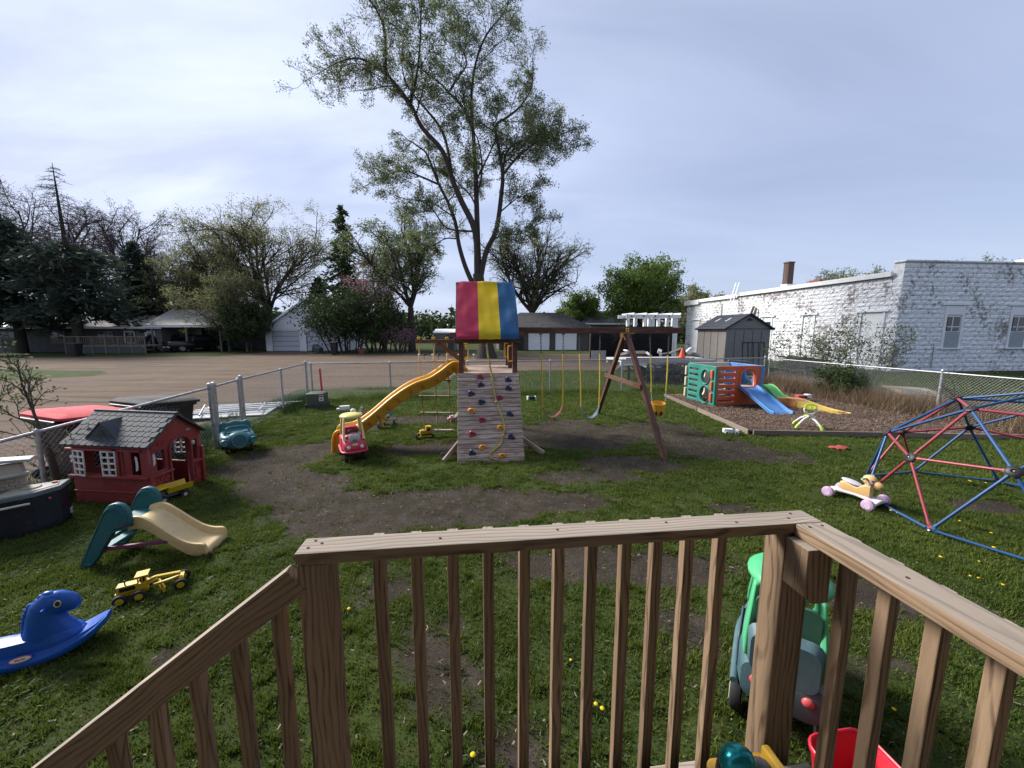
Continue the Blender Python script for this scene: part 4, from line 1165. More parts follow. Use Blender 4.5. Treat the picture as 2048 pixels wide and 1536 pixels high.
# ------------------------------------------------------------------ teal ride-on wagon car
M_TEAL = plastic("teal_plastic", (.012, .145, .175), .42, .12, .25)
wg = thing("ride_on_wagon", "teal open toy wagon car standing against the gate post", "toy wagon", (-5.10, 6.95, .0), R(-50), scale=.92)
rings = [rring(x, -hw, hw, z0, z1, r) for x, hw, z0, z1, r in ((-.40, .17, .20, .34, .06), (-.36, .26, .15, .40, .08), (-.10, .29, .13, .36, .07), (.12, .29, .13, .35, .07), (.28, .26, .13, .36, .08), (.34, .20, .15, .33, .08))]
b = part("body", MB().loft(rings), M_TEAL, wg, smooth=50)
part("seat_well", MB().loft([[Vector((x, y, .352)) for x, y in rrect(-.27, -.21, .02, .21, .06)], [Vector((x, y, .375)) for x, y in rrect(-.28, -.22, .03, .22, .06)]]), M_TEAL, b, smooth=40)
part("seat_back", MB().loft([[Vector((x, y, z)) for y, z in [(-.27, .30), (.27, .30), (.27, .50), (.20, .545), (.12, .52), (.0, .555), (-.12, .52), (-.20, .545), (-.27, .50)]] for x in (-.36, -.27)]), M_TEAL, wg, bevel=.02, smooth=50)
part("hood", MB().sphere((.25, 0, .29), (.145, .19, .14), 18, 10), M_TEAL, b, smooth=60)
part("grille", MB().lathe([(.13, .0), (.13, .02), (.115, .03), (.10, .02), (.001, .02)], (.385, 0, .27), Euler((0, R(78), 0)).to_matrix(), 24), M_TEAL, b, smooth=40)
part("grille_disc", MB().lathe([(.092, .028), (.085, .036), (.001, .036)], (.385, 0, .27), Euler((0, R(78), 0)).to_matrix(), 24), plastic("dark_teal", (.007, .085, .11), .45, .08), b, smooth=40)
for s in (-1, 1):
    part("headlight", MB().lathe([(.06, -.1), (.062, .02), (.055, .045), (.04, .035), (.001, .04)], (.33, s * .235, .25), Euler((0, R(84), 0)).to_matrix(), 18), M_TEAL, b, smooth=40)
    part("windshield_post", MB().beam((.10, s * .21, .34), (.07, s * .17, .47), .03, .03), M_TEAL, wg, bevel=.01)
    wheel(wg, (.20, s * .20, .075), .075, .05, hub=M_BLACK, name="caster_wheel"); part("caster_rod", MB().cyl((.25, s * .17, .05), (.22, s * .19, .17), .006, n=6), M_STEELROD, wg)
    wheel(wg, (-.24, s * .24, .075), .075, .05, hub=M_BLACK, name="caster_wheel")
part("windshield_bar", MB().tube(spline([(.07, -.18, .465), (.06, -.1, .492), (.06, .1, .492), (.07, .18, .465)], 4), .018, 8), M_TEAL, wg, smooth=60)
logo_plate(b, frame((.392, 0, .15), (0, 1, 0), (0, 0, 1)), .11, .04, M_WHITE, plastic("badge_white", (.7, .66, .6), .5), True, plastic("badge_red", (.5, .06, .04), .5))

# ------------------------------------------------------------------ play house
M_PH = plastic("playhouse_red", (.245, .020, .022), .5, .06, .3); M_ROOF = plastic("playhouse_roof_grey", (.028, .037, .050), .7, .06, .2); M_SHUT = plastic("shutter_white", (.66, .67, .66), .5, .05, .3)
PHM = M_PH
ph = thing("playhouse", "red plastic playhouse with dark shingle roof and white shutters", "playhouse", (-5.62, 4.74, 0), R(-3), rot=(0, R(1.5), R(-3)), scale=.95)
PWx, PDy, EZ, RZh = 1.08, .78, .88, 1.185
XZ = lambda y: frame((0, y, 0), (1, 0, 0), (0, 0, 1)); YZ = lambda x: frame((x, 0, 0), (0, 1, 0), (0, 0, 1))
panel("front_wall", [(0, 0), (PWx, 0), (PWx, EZ), (0, EZ)], [rrect(.09, .42, .62, .745, .01), rrect(.73, .42, .97, .745, .012)], .05, PHM, ph, XZ(.0), .008)
door_arch = [(.30, .03), (.60, .03)] + [(.45 + .15 * math.cos(a), .70 + .12 * math.sin(a)) for a in [math.pi * i / 10 for i in range(11)]]
panel("gable_wall", [(0, 0), (PDy, 0), (PDy, EZ), (PDy / 2, RZh - .02), (0, EZ)], [door_arch, rrect(.10, .44, .22, .72, .02), rrect(.665, .42, .735, .72, .015)], .05, PHM, ph, YZ(PWx - .028), .008)
panel("gable_wall", [(0, 0), (PDy, 0), (PDy, EZ), (PDy / 2, RZh - .02), (0, EZ)], [rrect(.2, .42, .58, .74, .03)], .05, PHM, ph, YZ(.028), .008)
panel("back_wall", [(0, 0), (PWx, 0), (PWx, EZ), (0, EZ)], [rrect(.32, .36, .86, .76, .03)], .05, PHM, ph, XZ(PDy), .008)
part("floor", MB().box((PWx / 2, PDy / 2, .025), (PWx - .04, PDy - .04, .04)), PHM, ph)
trim = MB().box((PWx / 2 - .015, -.045, .395), (PWx + .03, .045, .03)).box((.30, -.042, .765), (.66, .04, .028)).box((.675, -.035, .58), (.03, .025, .35)).box((.86, -.042, .765), (.30, .03, .022)).box((PWx / 2, -.035, .185), (PWx, .02, .02))
part("wall_trim", trim, PHM, ph, bevel=.006)
part("corner_trim", MB().box((PWx + .01, -.012, .3), (.05, .05, .6)).box((PWx + .012, PDy + .01, .3), (.05, .04, .6)).box((PWx + .012, .16, .40), (.04, .30, .03)).box((PWx + .012, .70, .395), (.04, .19, .03)).box((PWx + .012, .62, .3), (.03, .02, .6)).box((PWx + .012, .275, .35), (.03, .02, .7)), PHM, ph, bevel=.006)
arch = [Vector((PWx + .006, y, z)) for y, z in [(.285, .03), (.285, .40), (.285, .70)] + [(.45 + .165 * math.cos(a), .70 + .135 * math.sin(a)) for a in [math.pi * (10 - i) / 10 for i in range(11)]] + [(.615, .40), (.615, .03)]]
part("door_frame", MB().tube(arch, .017, 6), PHM, ph, smooth=60)
# moulded bricks: low courses on the front and beside the door
br = MB().box((0, 0, 0), (.085, .012, .038)).mesh("brick"); br.materials.append(PHM)
for r_ in range(4):
    for i in range(12):
        x = .06 + i * .09 + (r_ % 2) * .04
        if x < PWx - .05: share("brick", br, None, ph, Matrix.Translation((x, -.028, .03 + r_ * .042)))
for r_ in range(8):
    for i in range(3):
        y = .03 + i * .085 + (r_ % 2) * .035
        if y < .24: share("brick", br, None, ph, Matrix.Translation((PWx + .002, y, .03 + r_ * .043)) @ Matrix.Rotation(R(90), 4, 'Z') @ Matrix.Scale(.85, 4, (1, 0, 0)))
    y = .655 + (r_ % 2) * .045
    for yy in (y, y + .07):
        if yy < PDy - .02 and r_ < 6: share("brick", br, None, ph, Matrix.Translation((PWx + .002, yy, .03 + r_ * .043)) @ Matrix.Rotation(R(90), 4, 'Z') @ Matrix.Scale(.7, 4, (1, 0, 0)))
for y in (.06, .16, .20): share("brick", br, None, ph, Matrix.Translation((PWx + .002, y, .82 if y > .1 else .79)) @ Matrix.Rotation(R(90), 4, 'Z') @ Matrix.Scale(.8, 4, (1, 0, 0)))
part("mail_slot", MB().tube([(PWx + .01, .665 + .07 * t, .27 + .09 * (1 - (2 * t - 1) ** 2) ** .5) for t in [i / 8 for i in range(9)]], .006, 5).box((PWx + .008, .70, .265), (.02, .075, .02)).box((PWx + .008, .70, .21), (.012, .075, .06)), PHM, ph, bevel=.002)
part("house_number", MB().box((PWx + .004, .60, .905), (.006, .085, .028)), plastic("number_plate", (.20, .13, .10), .6), ph)
lettering("house_digits", "220", .03, M_SHUT, ph, frame((PWx + .008, .60, .905), (0, 1, 0), (0, 0, 1)))
part("porch_lamp", MB().lathe([(.014, -.03), (.022, -.02), (.022, .02), (.012, .03)], (PWx + .03, .635, .70), None, 10).box((PWx + .015, .635, .67), (.03, .016, .016)), M_SHUT, ph, smooth=40)
# shutters: white frames with eight open lights, swung a little
def shutter(x, y, z, w, h, ang, hinge):
    holes = [rrect(.018 + i * (w - .012) / 2, .018 + j * (h - .012) / 4, .018 + (i + 1) * (w - .012) / 2 - .022, .018 + (j + 1) * (h - .012) / 4 - .022, .003, 1) for i in range(2) for j in range(4)]
    M = Matrix.Translation((x, y, z)) @ Matrix.Rotation(ang, 4, 'Z') @ Matrix.Rotation(R(90), 4, 'X') @ (Matrix.Translation((-w, 0, 0)) if hinge == 'r' else Matrix.Identity(4))
    panel("shutter", [(0, 0), (w, 0), (w, h), (0, h)], holes, .018, M_SHUT, ph, M, .003)
shutter(.07, -.05, .405, .19, .35, R(-10), 'l'); shutter(.655, -.045, .41, .19, .345, R(4), 'r')
part("shutter_hinge", MB().box((.05, -.05, .66), (.035, .02, .045)).box((.05, -.05, .60), (.03, .02, .03)), M_SHUT, ph)
part("window_bar", MB().box((.80, .0, .58), (.02, .03, .32)).box((.785, -.01, .58), (.10, .006, .32)), PHM, ph)
cf = plastic("cafe_curtain_white", (.6, .6, .62), .6)
part("curtain_decal", MB().prism([(.0, 0), (.035, .02), (.04, .12), (.03, .2), (.0, .21), (.008, .1)], .004, frame((.905, -.027, .48), (1, 0, 0), (0, 0, 1))).prism([(.0, .06), (.03, .09), (.035, .17), (.022, .24), (.0, .22)], .004, frame((PWx + .001, .045, .47), (0, 1, 0), (0, 0, 1))), cf, ph)
shutterM = Matrix.Translation((.60, PDy + .06, .44)) @ Matrix.Rotation(R(12), 4, 'Z') @ Matrix.Rotation(R(90), 4, 'X')
panel("back_shutter", [(0, 0), (.19, 0), (.19, .33), (0, .33)], [rrect(.02 + i * .085, .02 + j * .078, .02 + i * .085 + .065, .02 + j * .078 + .058, .003, 1) for i in range(2) for j in range(4)], .018, M_SHUT, ph, shutterM, .003)
# roof: two slopes of separate hexagonal-cut shingles over deck boards, plus a dormer vent
OV = .075; sl_len = math.hypot(PDy / 2 + OV, RZh - EZ + .04)
ridge = Vector((0, PDy / 2, RZh + .01))
for s in (-1, 1):
    dn = Vector((0, s * (PDy / 2 + OV), -(RZh - EZ + .055))).normalized(); L = (PDy / 2 + OV) / abs(dn.y)
    nrm = Vector((1, 0, 0)).cross(dn); nrm = nrm if nrm.z > 0 else -nrm
    rf = part("roof_slope", MB().beam(ridge + Vector((PWx / 2 , 0, -.012)), ridge + Vector((PWx / 2 , 0, -.012)) + dn * L, PWx + .14, .022, nrm), M_ROOF, ph)
    if s < 0:
        rows, cols_ = 7, 13
        cw = (PWx + .13) / cols_; rh = L / rows
        shp = MB().prism([(-cw * .46, -rh * .42), (-cw * .30, -rh * .62), (cw * .30, -rh * .62), (cw * .46, -rh * .42), (cw * .46, rh * .46), (-cw * .46, rh * .46)], .010).mesh("shingle"); shp.materials.append(M_ROOF)
        for r_ in range(rows):
            for c_ in range(cols_ + (r_ % 2)):
                x = -.065 + (c_ + .5 - (r_ % 2) * .5) * cw
                if x < -.05 or x > PWx + .055: continue
                o = ridge + Vector((x, 0, 0)) + dn * ((r_ + .5) * rh) + nrm * .006
                share("shingle", shp, None, rf, frame(o, (1, 0, 0), -dn) @ Matrix.Rotation(R(-2.5), 4, 'X'))
dn = Vector((0, -(PDy / 2 + OV), -(RZh - EZ + .055))).normalized()
dz0 = ridge + dn * .40
d = part("dormer", MB().add([Vector((.20, dz0.y - .06, dz0.z - .05)), Vector((.66, dz0.y - .06, dz0.z - .05)), Vector((.43, dz0.y - .06, dz0.z + .175)), Vector((.43, dz0.y + .26, dz0.z + .19))], [(0, 1, 2), (1, 3, 2), (0, 2, 3)]), M_ROOF, ph)
part("dormer_frame", MB().tube([(.21, dz0.y - .066, dz0.z - .04), (.43, dz0.y - .066, dz0.z + .175), (.65, dz0.y - .066, dz0.z - .04)], .015, 5, closed=True), plastic("dark_roof_trim", (.022, .028, .036), .55, .1), d)
part("dormer_louver", MB().box((.43, dz0.y - .07, dz0.z + .0), (.14, .01, .012)).box((.43, dz0.y - .07, dz0.z + .03), (.10, .01, .012)).box((.43, dz0.y - .07, dz0.z + .06), (.05, .01, .012)), M_ROOF, d)
part("ridge_cap", MB().beam(ridge + Vector((-.07, 0, .004)), ridge + Vector((PWx + .07, 0, .004)), .05, .02), M_ROOF, ph, bevel=.006)

# ------------------------------------------------------------------ play kitchen at the left edge
M_KB = plastic("kitchen_navy", (.008, .010, .020), .5, .02, .25); M_KC = plastic("kitchen_counter_grey", (.12, .145, .17), .5, .12, .35); M_KT = plastic("kitchen_beige", (.42, .36, .29), .55, .1, .35); M_KG = plastic("kitchen_pale_grey", (.40, .42, .42), .5, .08, .3)
kt = thing("play_kitchen", "toy kitchen with navy base, grey counter and beige hood by the fence", "play kitchen", (-5.42, 4.06, 0), R(38), scale=.93)
# local: x along the front towards the right end, y to the back; bow front
def bow(z, k, d=0.0): return [Vector((x * k, y * k - d, z)) for x, y in [(-1.0, .16), (-.95, -.18), (-.6, -.27), (-.2, -.27), (.12, -.22), (.30, -.08), (.33, .16)]]
part("base", MB().loft([bow(0, .97), bow(.06, 1.0), bow(.42, 1.0), bow(.44, .99)]), M_KB, kt, bevel=.01)
part("counter", MB().loft([bow(.437, 1.05), bow(.445, 1.075), bow(.485, 1.075), bow(.492, 1.05)]), M_KC, kt, bevel=.006)
part("cook_top", MB().loft([[Vector((x, y, .491)) for x, y in ((-.18, -.23), (.08, -.21), (.30, -.04), (.28, .12), (-.1, .05))], [Vector((x, y, .499)) for x, y in ((-.17, -.22), (.075, -.20), (.285, -.04), (.27, .11), (-.09, .045))]]), plastic("kitchen_tan", (.36, .34, .25), .5, .1, .35), kt)
part("sink_bowl", MB().lathe([(.085, .0), (.085, .012), (.06, .016), (.001, .008)], (.07, .0, .499), None, 18), plastic("kitchen_tan2", (.30, .28, .20), .5, .1, .35), kt, smooth=40)
part("red_knob", MB().cyl((.245, .06, .499), (.245, .06, .516), .025, n=12), plastic("red_knob", (.42, .03, .03), .45), kt)
part("oven_handle", MB().tube(spline([(-.16, -.285, .375), (-.10, -.305, .382), (.06, -.275, .382), (.10, -.25, .375)], 4), .014, 8), plastic("kitchen_cream", (.55, .53, .44), .5), kt, smooth=60)
part("oven_window", MB().box((-.48, -.278, .24), (.30, .012, .20), taper=1).box((-.48, -.284, .12), (.32, .012, .03)), M_BLACK, kt, bevel=.004)
part("corner_patch", MB().box((.335, .10, .10), (.012, .06, .06)), plastic("kitchen_cream", (.55, .53, .44), .5), kt)
part("knob", MB().sphere((.235, -.155, .375), (.016, .016, .016), 10, 6), plastic("red_knob", (.42, .03, .03), .45), kt, smooth=60)
bk = part("backsplash", MB().box((-.36, .13, .57), (.74, .06, .16)), M_KT, kt, bevel=.01)
tl = MB().box((0, 0, 0), (.072, .012, .036)).mesh("tile"); tl.materials.append(M_KT)
for r_ in range(4):
    for i in range(4): share("tile", tl, None, bk, Matrix.Translation((-.26 + i * .076 + (r_ % 2) * .03, .096, .51 + r_ * .041)))
part("teal_cupboard", MB().box((-.40, .06, .575), (.20, .10, .15)), plastic("kitchen_teal", (.008, .17, .26), .45, .1), kt, bevel=.008)
part("cupboard_frame", MB().box((-.46, .004, .645), (.22, .02, .015)).box((-.46, .004, .508), (.22, .02, .015)).box((-.355, .004, .575), (.015, .02, .15)), plastic("kitchen_teal", (.008, .17, .26), .45, .1), kt)
part("shelf", MB().tube(spline([(-.80, .02, .655), (-.5, -.02, .655), (-.2, .0, .665), (.06, .06, .672)], 4), .022, 8), M_KG, kt, smooth=60)
hd = part("hood", MB().loft([[Vector((x, y, .665)) for x, y in ((-.80, .02), (.02, .02), (.02, .16), (-.80, .16))], [Vector((x, y, .80)) for x, y in ((-.80, .05), (.0, .05), (.0, .16), (-.80, .16))]]), M_KT, kt, bevel=.008)
for i in range(4):
    part("hood_panel", MB().box((-.72 + i * .16, .028, .735), (.14, .012, .055)), M_KT, hd, bevel=.003)
part("badge", MB().prism(ellipse(-.42, .79, .06, .018), .012, XZ(.045)), plastic("kitchen_badge", (.42, .22, .20), .5), hd)
part("crown", MB().loft([[Vector((-.86 + .96 * t, y, .80 + .045 * math.sin(math.pi * (.15 + .75 * t)) + dz)) for y, dz in ((.0, 0), (.19, 0), (.19, .035), (.0, .035))] for t in [i / 8 for i in range(9)]]), M_KG, kt, bevel=.008)

# ------------------------------------------------------------------ toddler slide
M_STEAL = plastic("slide_teal", (.006, .105, .125), .42, .06, .22); M_CREAM = plastic("slide_cream", (.60, .44, .205), .45, .14, .3); M_PLUM = plastic("slide_plum", (.16, .012, .07), .42, .06)
ts = thing("toddler_slide", "small toddler slide with teal ladder sides and cream chute", "toy slide", (-4.03, 3.31, 0), R(9))
prof_side = [(0, 0), (.10, 0), (.16, .09), (.335, .36), (.40, .375), (.455, .385), (.47, .42), (.47, .50), (.455, .56), (.415, .605), (.365, .62), (.315, .605), (.275, .56), (.22, .45), (.10, .21)]
for y in (.02, .40):
    panel("ladder_side", prof_side, [], .055, M_STEAL, ts, XZ(y), .012)
    panel("raised_rim", [(x * .94 + .012, z * .93 + .02) for x, z in prof_side], [[(x * .80 + .047, z * .82 + .05) for x, z in prof_side]], .068, M_STEAL, ts, XZ(y), .006)
for x, z in ((.16, .14), (.235, .27)): part("step", MB().box((x, .21, z), (.09, .36, .03)), plastic("step_teal", (.02, .16, .18), .45, .1), ts, bevel=.008)
part("platform", MB().box((.36, .21, .385), (.20, .36, .03)), M_STEAL, ts, bevel=.008)
chute = [(.40, .425), (.47, .445), (.55, .425), (.65, .345), (.76, .245), (.86, .170), (.95, .135), (1.03, .125), (1.055, .10)]
cc = spline([(x, 0, z) for x, z in chute], 3); rings = []
for i, c in enumerate(cc):
    t_ = i / (len(cc) - 1); y0, y1 = .055 - .02 * t_, .365 + .02 * t_; x, z = c.x, c.z; dp = .035 + .02 * t_
    zb = max(.0, z - .11 - .0 * t_) if t_ < .62 else max(0.0, (z - .11) * (1 - (t_ - .62) / .3))
    rings.append([Vector((x, a, b)) for a, b in ((y0, zb), (y0 - .012, z - .02), (y0 - .006, z + .012), (y0 + .02, z + .012), (y0 + .045, z - dp), (y1 - .045, z - dp), (y1 - .02, z + .012), (y1 + .006, z + .012), (y1 + .012, z - .02), (y1, zb))])
part("chute", MB().loft(rings), M_CREAM, ts, smooth=45)
part("brace_bar", MB().beam((.12, .03, .16), (.76, .06, .185), .03, .035), M_PLUM, ts, bevel=.006)
part("brace_bar", MB().beam((.15, .39, .30), (.60, .35, .32), .03, .03), M_PLUM, ts, bevel=.006)
part("bolt", MB().cyl((.425, -.012, .415), (.425, -.03, .415), .014, n=10), M_PLUM, ts)

# ------------------------------------------------------------------ toy road grader
M_TY = paint("toy_yellow_enamel", (.62, .42, .015), .4, .35, (.18, .10, .05), 30); M_TBLK = simple("toy_black", (.014, .014, .014), .5, .3)
gd = thing("toy_road_grader", "yellow toy road grader with six black tyres on the lawn", "toy grader", (-3.14, 2.92, .005), R(33), scale=1.0)
part("engine_hood", MB().box((-.02, 0, .105), (.13, .075, .062)), M_TY, gd, bevel=.004)
part("hood_grille", MB().box((-.02, -.039, .108), (.095, .004, .032)).box((-.086, 0, .105), (.004, .07, .055)), M_TBLK, gd)
part("exhaust", MB().cyl((-.035, -.015, .135), (-.035, -.015, .175), .005, n=8), M_TBLK, gd)
cab = part("cab", MB().box((.072, 0, .10), (.055, .08, .055)).box((.047, -.036, .155), (.008, .008, .06)).box((.047, .036, .155), (.008, .008, .06)).box((.098, -.036, .155), (.008, .008, .06)).box((.098, .036, .155), (.008, .008, .06)).box((.073, -.036, .155), (.006, .006, .06)), M_TY, gd, bevel=.002)
part("cab_roof", MB().box((.073, 0, .190), (.085, .10, .010)), M_TY, cab, bevel=.003)
part("cab_seat", MB().box((.07, 0, .145), (.03, .04, .03)), M_TBLK, cab)
part("main_frame", MB().beam((.10, 0, .115), (.155, 0, .13), .03, .028).beam((.15, 0, .13), (.31, 0, .115), .032, .026).beam((.10, .028, .105), (.17, .028, .125), .012, .016).beam((.10, -.028, .105), (.17, -.028, .125), .012, .016), M_TY, gd, bevel=.003)
part("draw_bar", MB().beam((.13, 0, .065), (.30, 0, .085), .022, .018), M_TY, gd, bevel=.002)
part("grader_blade", MB().box((.18, 0, .045), (.012, .20, .05), (0, R(12), R(20))), M_TY, gd, bevel=.003)
part("rear_frame", MB().box((0, 0, .06), (.20, .05, .03)).box((.315, 0, .075), (.03, .10, .03)), M_TY, gd)
for x, w in ((-.06, .085), (.055, .085), (.315, .075)):
    for s in (-1, 1): wheel(gd, (x, s * w, .046), .047, .032, hub=M_TY, hubr=.55, spokes=5)

# ------------------------------------------------------------------ toy dump truck by the playhouse door
dt = thing("toy_dump_truck", "yellow toy dump truck standing before the playhouse doorway", "toy dump truck", (-4.46, 4.80, .005), R(-115), scale=1.2)
part("chassis", MB().box((0, 0, .065), (.28, .07, .035)), simple("toy_grey", (.10, .11, .13), .5, .2), dt, bevel=.004)
part("cab", MB().box((.10, 0, .105), (.07, .10, .06), taper=.9), simple("toy_grey", (.10, .11, .13), .5, .2), dt, bevel=.006)
part("dump_bed", MB().loft([[Vector((x, y, z)) for y, z in ((-.075, .10), (.075, .10), (.095, .165), (.085, .165), (.068, .112), (-.068, .112), (-.085, .165), (-.095, .165))] for x in (-.17, .055)]).box((.055, 0, .137), (.008, .16, .065)).box((.11, 0, .168), (.13, .185, .008), (0, R(6), 0)), M_TY, dt, bevel=.003)
for x in (-.09, .10):
    for s in (-1, 1): wheel(dt, (x, s * .065, .042), .042, .035, hub=plastic("toy_cream_hub", (.55, .50, .36), .5), hubr=.45)

# ------------------------------------------------------------------ blue rocking horse
M_HB = plastic("horse_blue", (.004, .085, .42), .36, .015, .12)
rh = thing("rocking_horse", "blue plastic rocking horse cut off at the left edge", "rocking horse", (-3.223, 2.338, .01), R(28.7)); rh.scale = (.66, .867, .867)
# rocker tray: lofted along x, curved up at both ends
rings = []
for i in range(17):
    t_ = -1 + 2 * i / 16; x = t_ * .56; zc = .26 * abs(t_) ** 2.1 * .62
    hw = .135 * (1 - .32 * abs(t_) ** 3); hh = .085 * (1 - .35 * abs(t_) ** 3)
    e = .05 if abs(t_) > .97 else 0
    rings.append([Vector((x, y, z)) for y, z in ((-hw + e, zc), (-hw - .012 + e, zc + .022), (-hw - .006 + e, zc + .05), (-hw + .02 + e, zc + .055), (-hw * .75 + e, zc + hh), (hw * .75 - e, zc + hh), (hw - .02 - e, zc + .055), (hw + .006 - e, zc + .05), (hw + .012 - e, zc + .022), (hw - e, zc))])
tray = part("rocker", MB().loft(rings), M_HB, rh, smooth=50)
# saddle body between chest and tail
rings = []
for x, hw, z0, z1 in ((-.42, .06, .07, .16), (-.34, .085, .05, .21), (-.15, .085, .04, .195), (.02, .08, .04, .19), (.16, .10, .04, .20), (.30, .085, .06, .19), (.37, .04, .10, .15)):
    rings.append([Vector((x, y * hw, z0 + (z1 - z0) * z)) for y, z in ((-1, 0), (-1, .55), (-.85, .92), (0, 1), (.85, .92), (1, .55), (1, 0))])
part("saddle", MB().loft(rings), M_HB, rh, smooth=60)
# neck and head in one piece
sec = [((.14, .12), .235, .085), ((.125, .19), .205, .085), ((.105, .26), .165, .08), ((.105, .32), .145, .074), ((.125, .375), .135, .070), ((.17, .405), .115, .068), ((.235, .405), .092, .062), ((.30, .385), .074, .054), ((.345, .365), .050, .042), ((.365, .352), .02, .02)]
dirs = [(0, 1), (0, 1), (0, 1), (.1, 1), (.4, .85), (.85, .45), (1, -.05), (1, -.35), (1, -.45), (1, -.5)]
rings = []
for ((x, z), a, b), dv in zip(sec, dirs):
    dd = Vector((dv[0], 0, dv[1])).normalized(); u = Vector((dd.z, 0, -dd.x))
    rings.append([Vector((x, 0, z)) + u * (a * math.cos(q)) + Vector((0, b * math.sin(q), 0)) for q in [2 * math.pi * j / 14 for j in range(14)]])
part("head", MB().loft(rings), M_HB, rh, smooth=60)
mane = MB()
for i in range(11):
    t_ = i / 10; x = -.055 + .01 * math.sin(t_ * 3) + (.12 * t_ ** 3); z = .20 + .27 * t_
    mane.sphere((x + (.03 if t_ > .85 else 0), 0, z), (.035, .022, .03), 8, 6, rot=(0, R(40 - 60 * t_), 0))
part("mane", mane, M_HB, rh, smooth=60)
part("forelock", MB().sphere((.155, 0, .49), (.055, .03, .022), 10, 6, rot=(0, R(10), 0)), M_HB, rh, smooth=60)
for s in (-1, 1):
    part("grip_handle", MB().tube([(.145, s * .04, .405), (.145, s * .115, .405)], [.014, .016], 10), M_HB, rh, smooth=60)
    ey = part("eye", MB().prism(ellipse(0, 0, .027, .027, 18), .006, frame((.235, s * .066, .425), (1, 0, 0), (0, -.15 * s, 1))), plastic("eye_ring", (.60, .62, .40), .5), rh)
    part("pupil", MB().prism(ellipse(0, 0, .0185, .0185, 16), .010, frame((.238, s * .0665, .425), (1, 0, 0), (0, -.15 * s, 1))), M_BLACK, ey)
logo_plate(tray, frame((-.04, -.124, .083), (1, 0, .0), (0, .45, 1)), .155, .044, plastic("badge_red", (.5, .06, .04), .5), plastic("badge_white", (.7, .66, .6), .5))

# ------------------------------------------------------------------ pony ride-on toy
M_TAN = plastic("pony_tan", (.58, .36, .13), .5, .12, .2); M_LAV = plastic("pony_lavender", (.48, .29, .50), .45, .12, .2); M_PW = plastic("pony_white", (.62, .58, .60), .45, .08, .3)
py = thing("pony_ride_on", "tan pony ride-on scooter with lavender wheels by the climbing dome", "ride-on toy", (4.47, 4.74, 0), R(-66), scale=.92)
part("body", MB().loft([rring(x, -hw, hw, z0, z1, .03) for x, hw, z0, z1 in ((-.20, .045, .14, .24), (-.14, .055, .12, .27), (.0, .05, .11, .23), (.10, .055, .11, .30), (.15, .05, .12, .30))]), M_TAN, py, smooth=50)
part("seat", MB().sphere((-.07, 0, .262), (.135, .07, .028), 16, 8, rot=(0, R(10), 0)), plastic("pony_seat_grey", (.46, .42, .52), .5), py, smooth=60)
part("head", MB().sphere((.12, 0, .36), (.085, .06, .075), 14, 10).sphere((.205, 0, .315), (.075, .05, .052), 14, 10, rot=(0, R(20), 0)).sphere((.12, 0, .30), (.05, .048, .07), 12, 8), M_TAN, py, smooth=60)
for s in (-1, 1):
    part("handle_grip", MB().cyl((.10, s * .05, .385), (.09, s * .15, .39), .014, n=10), plastic("pony_mint", (.36, .52, .33), .5), py, smooth=60)
    part("cheek_decal", MB().sphere((.145, s * .056, .335), (.035, .010, .030), 12, 6), plastic("pony_pink", (.55, .34, .45), .5), py, smooth=60)
    part("eye", MB().sphere((.165, s * .052, .365), (.010, .008, .014), 8, 6), M_BLACK, py, smooth=60)
ch = MB().loft([[Vector((x, y, z)) for y, z in ((-hw, z0), (-hw, z1), (hw, z1), (hw, z0))] for x, hw, z0, z1 in ((-.30, .05, .06, .11), (-.20, .06, .085, .13), (0, .065, .10, .13), (.14, .075, .085, .13), (.24, .06, .06, .10))])
part("chassis", ch, M_PW, py, bevel=.012)
part("front_axle_arm", MB().loft([[Vector((x, y, z)) for x, z in ((.15, z0), (.15, z1), (.27, z1), (.27, z0))] for y, z0, z1 in ((-.20, .05, .09), (-.1, .07, .11), (0, .075, .125), (.1, .07, .11), (.20, .05, .09))]), M_PW, py, bevel=.012)
part("rear_axle_arm", MB().loft([[Vector((x, y, z)) for x, z in ((-.32, z0), (-.32, z1), (-.22, z1), (-.22, z0))] for y, z0, z1 in ((-.17, .05, .09), (0, .07, .115), (.17, .05, .09))]), M_PW, py, bevel=.012)
for x, h in ((.21, .20), (-.27, .17)):
    for s in (-1, 1): wheel(py, (x, s * h, .075), .075, .06, tyre=M_LAV, hub=plastic("pony_pink2", (.56, .42, .55), .5), hubr=.6)
part("tail", MB().beam((-.205, 0, .22), (-.235, 0, .13), .015, .015), plastic("pony_mint", (.36, .52, .33), .5), py)

# ------------------------------------------------------------------ climbing cube with slide
M_CG = plastic("climber_green", (.006, .185, .145), .42, .08, .2); M_CO = plastic("climber_orange", (.52, .085, .018), .42, .08, .2); M_CB = plastic("climber_blue", (.03, .18, .46), .42, .12, .2); M_CT = plastic("climber_tan", (.58, .49, .33), .45, .1, .25)
cl_ = thing("climbing_cube", "green and orange plastic climbing cube with blue slide on the mulch", "climbing cube", (5.80, 10.86, .06), R(9.5))
CW, CD, CH = 1.40, 1.24, 1.14
slots = lambda x0, x1, n=6: [rrect(x0, .10 + i * .17, x1, .165 + i * .17, .03) for i in range(n)]
panel("front_panel", rrect(.0, .0, CW, CH, .04), slots(.07, .60) + [[(.78, .50), (1.22, .50), (1.22, .82)] + [(1.0 + .22 * math.cos(a), .82 + .20 * math.sin(a)) for a in [math.pi * i / 10 for i in range(1, 10)]] + [(.78, .82)]], .07, M_CO, cl_, XZ(.0), .012)
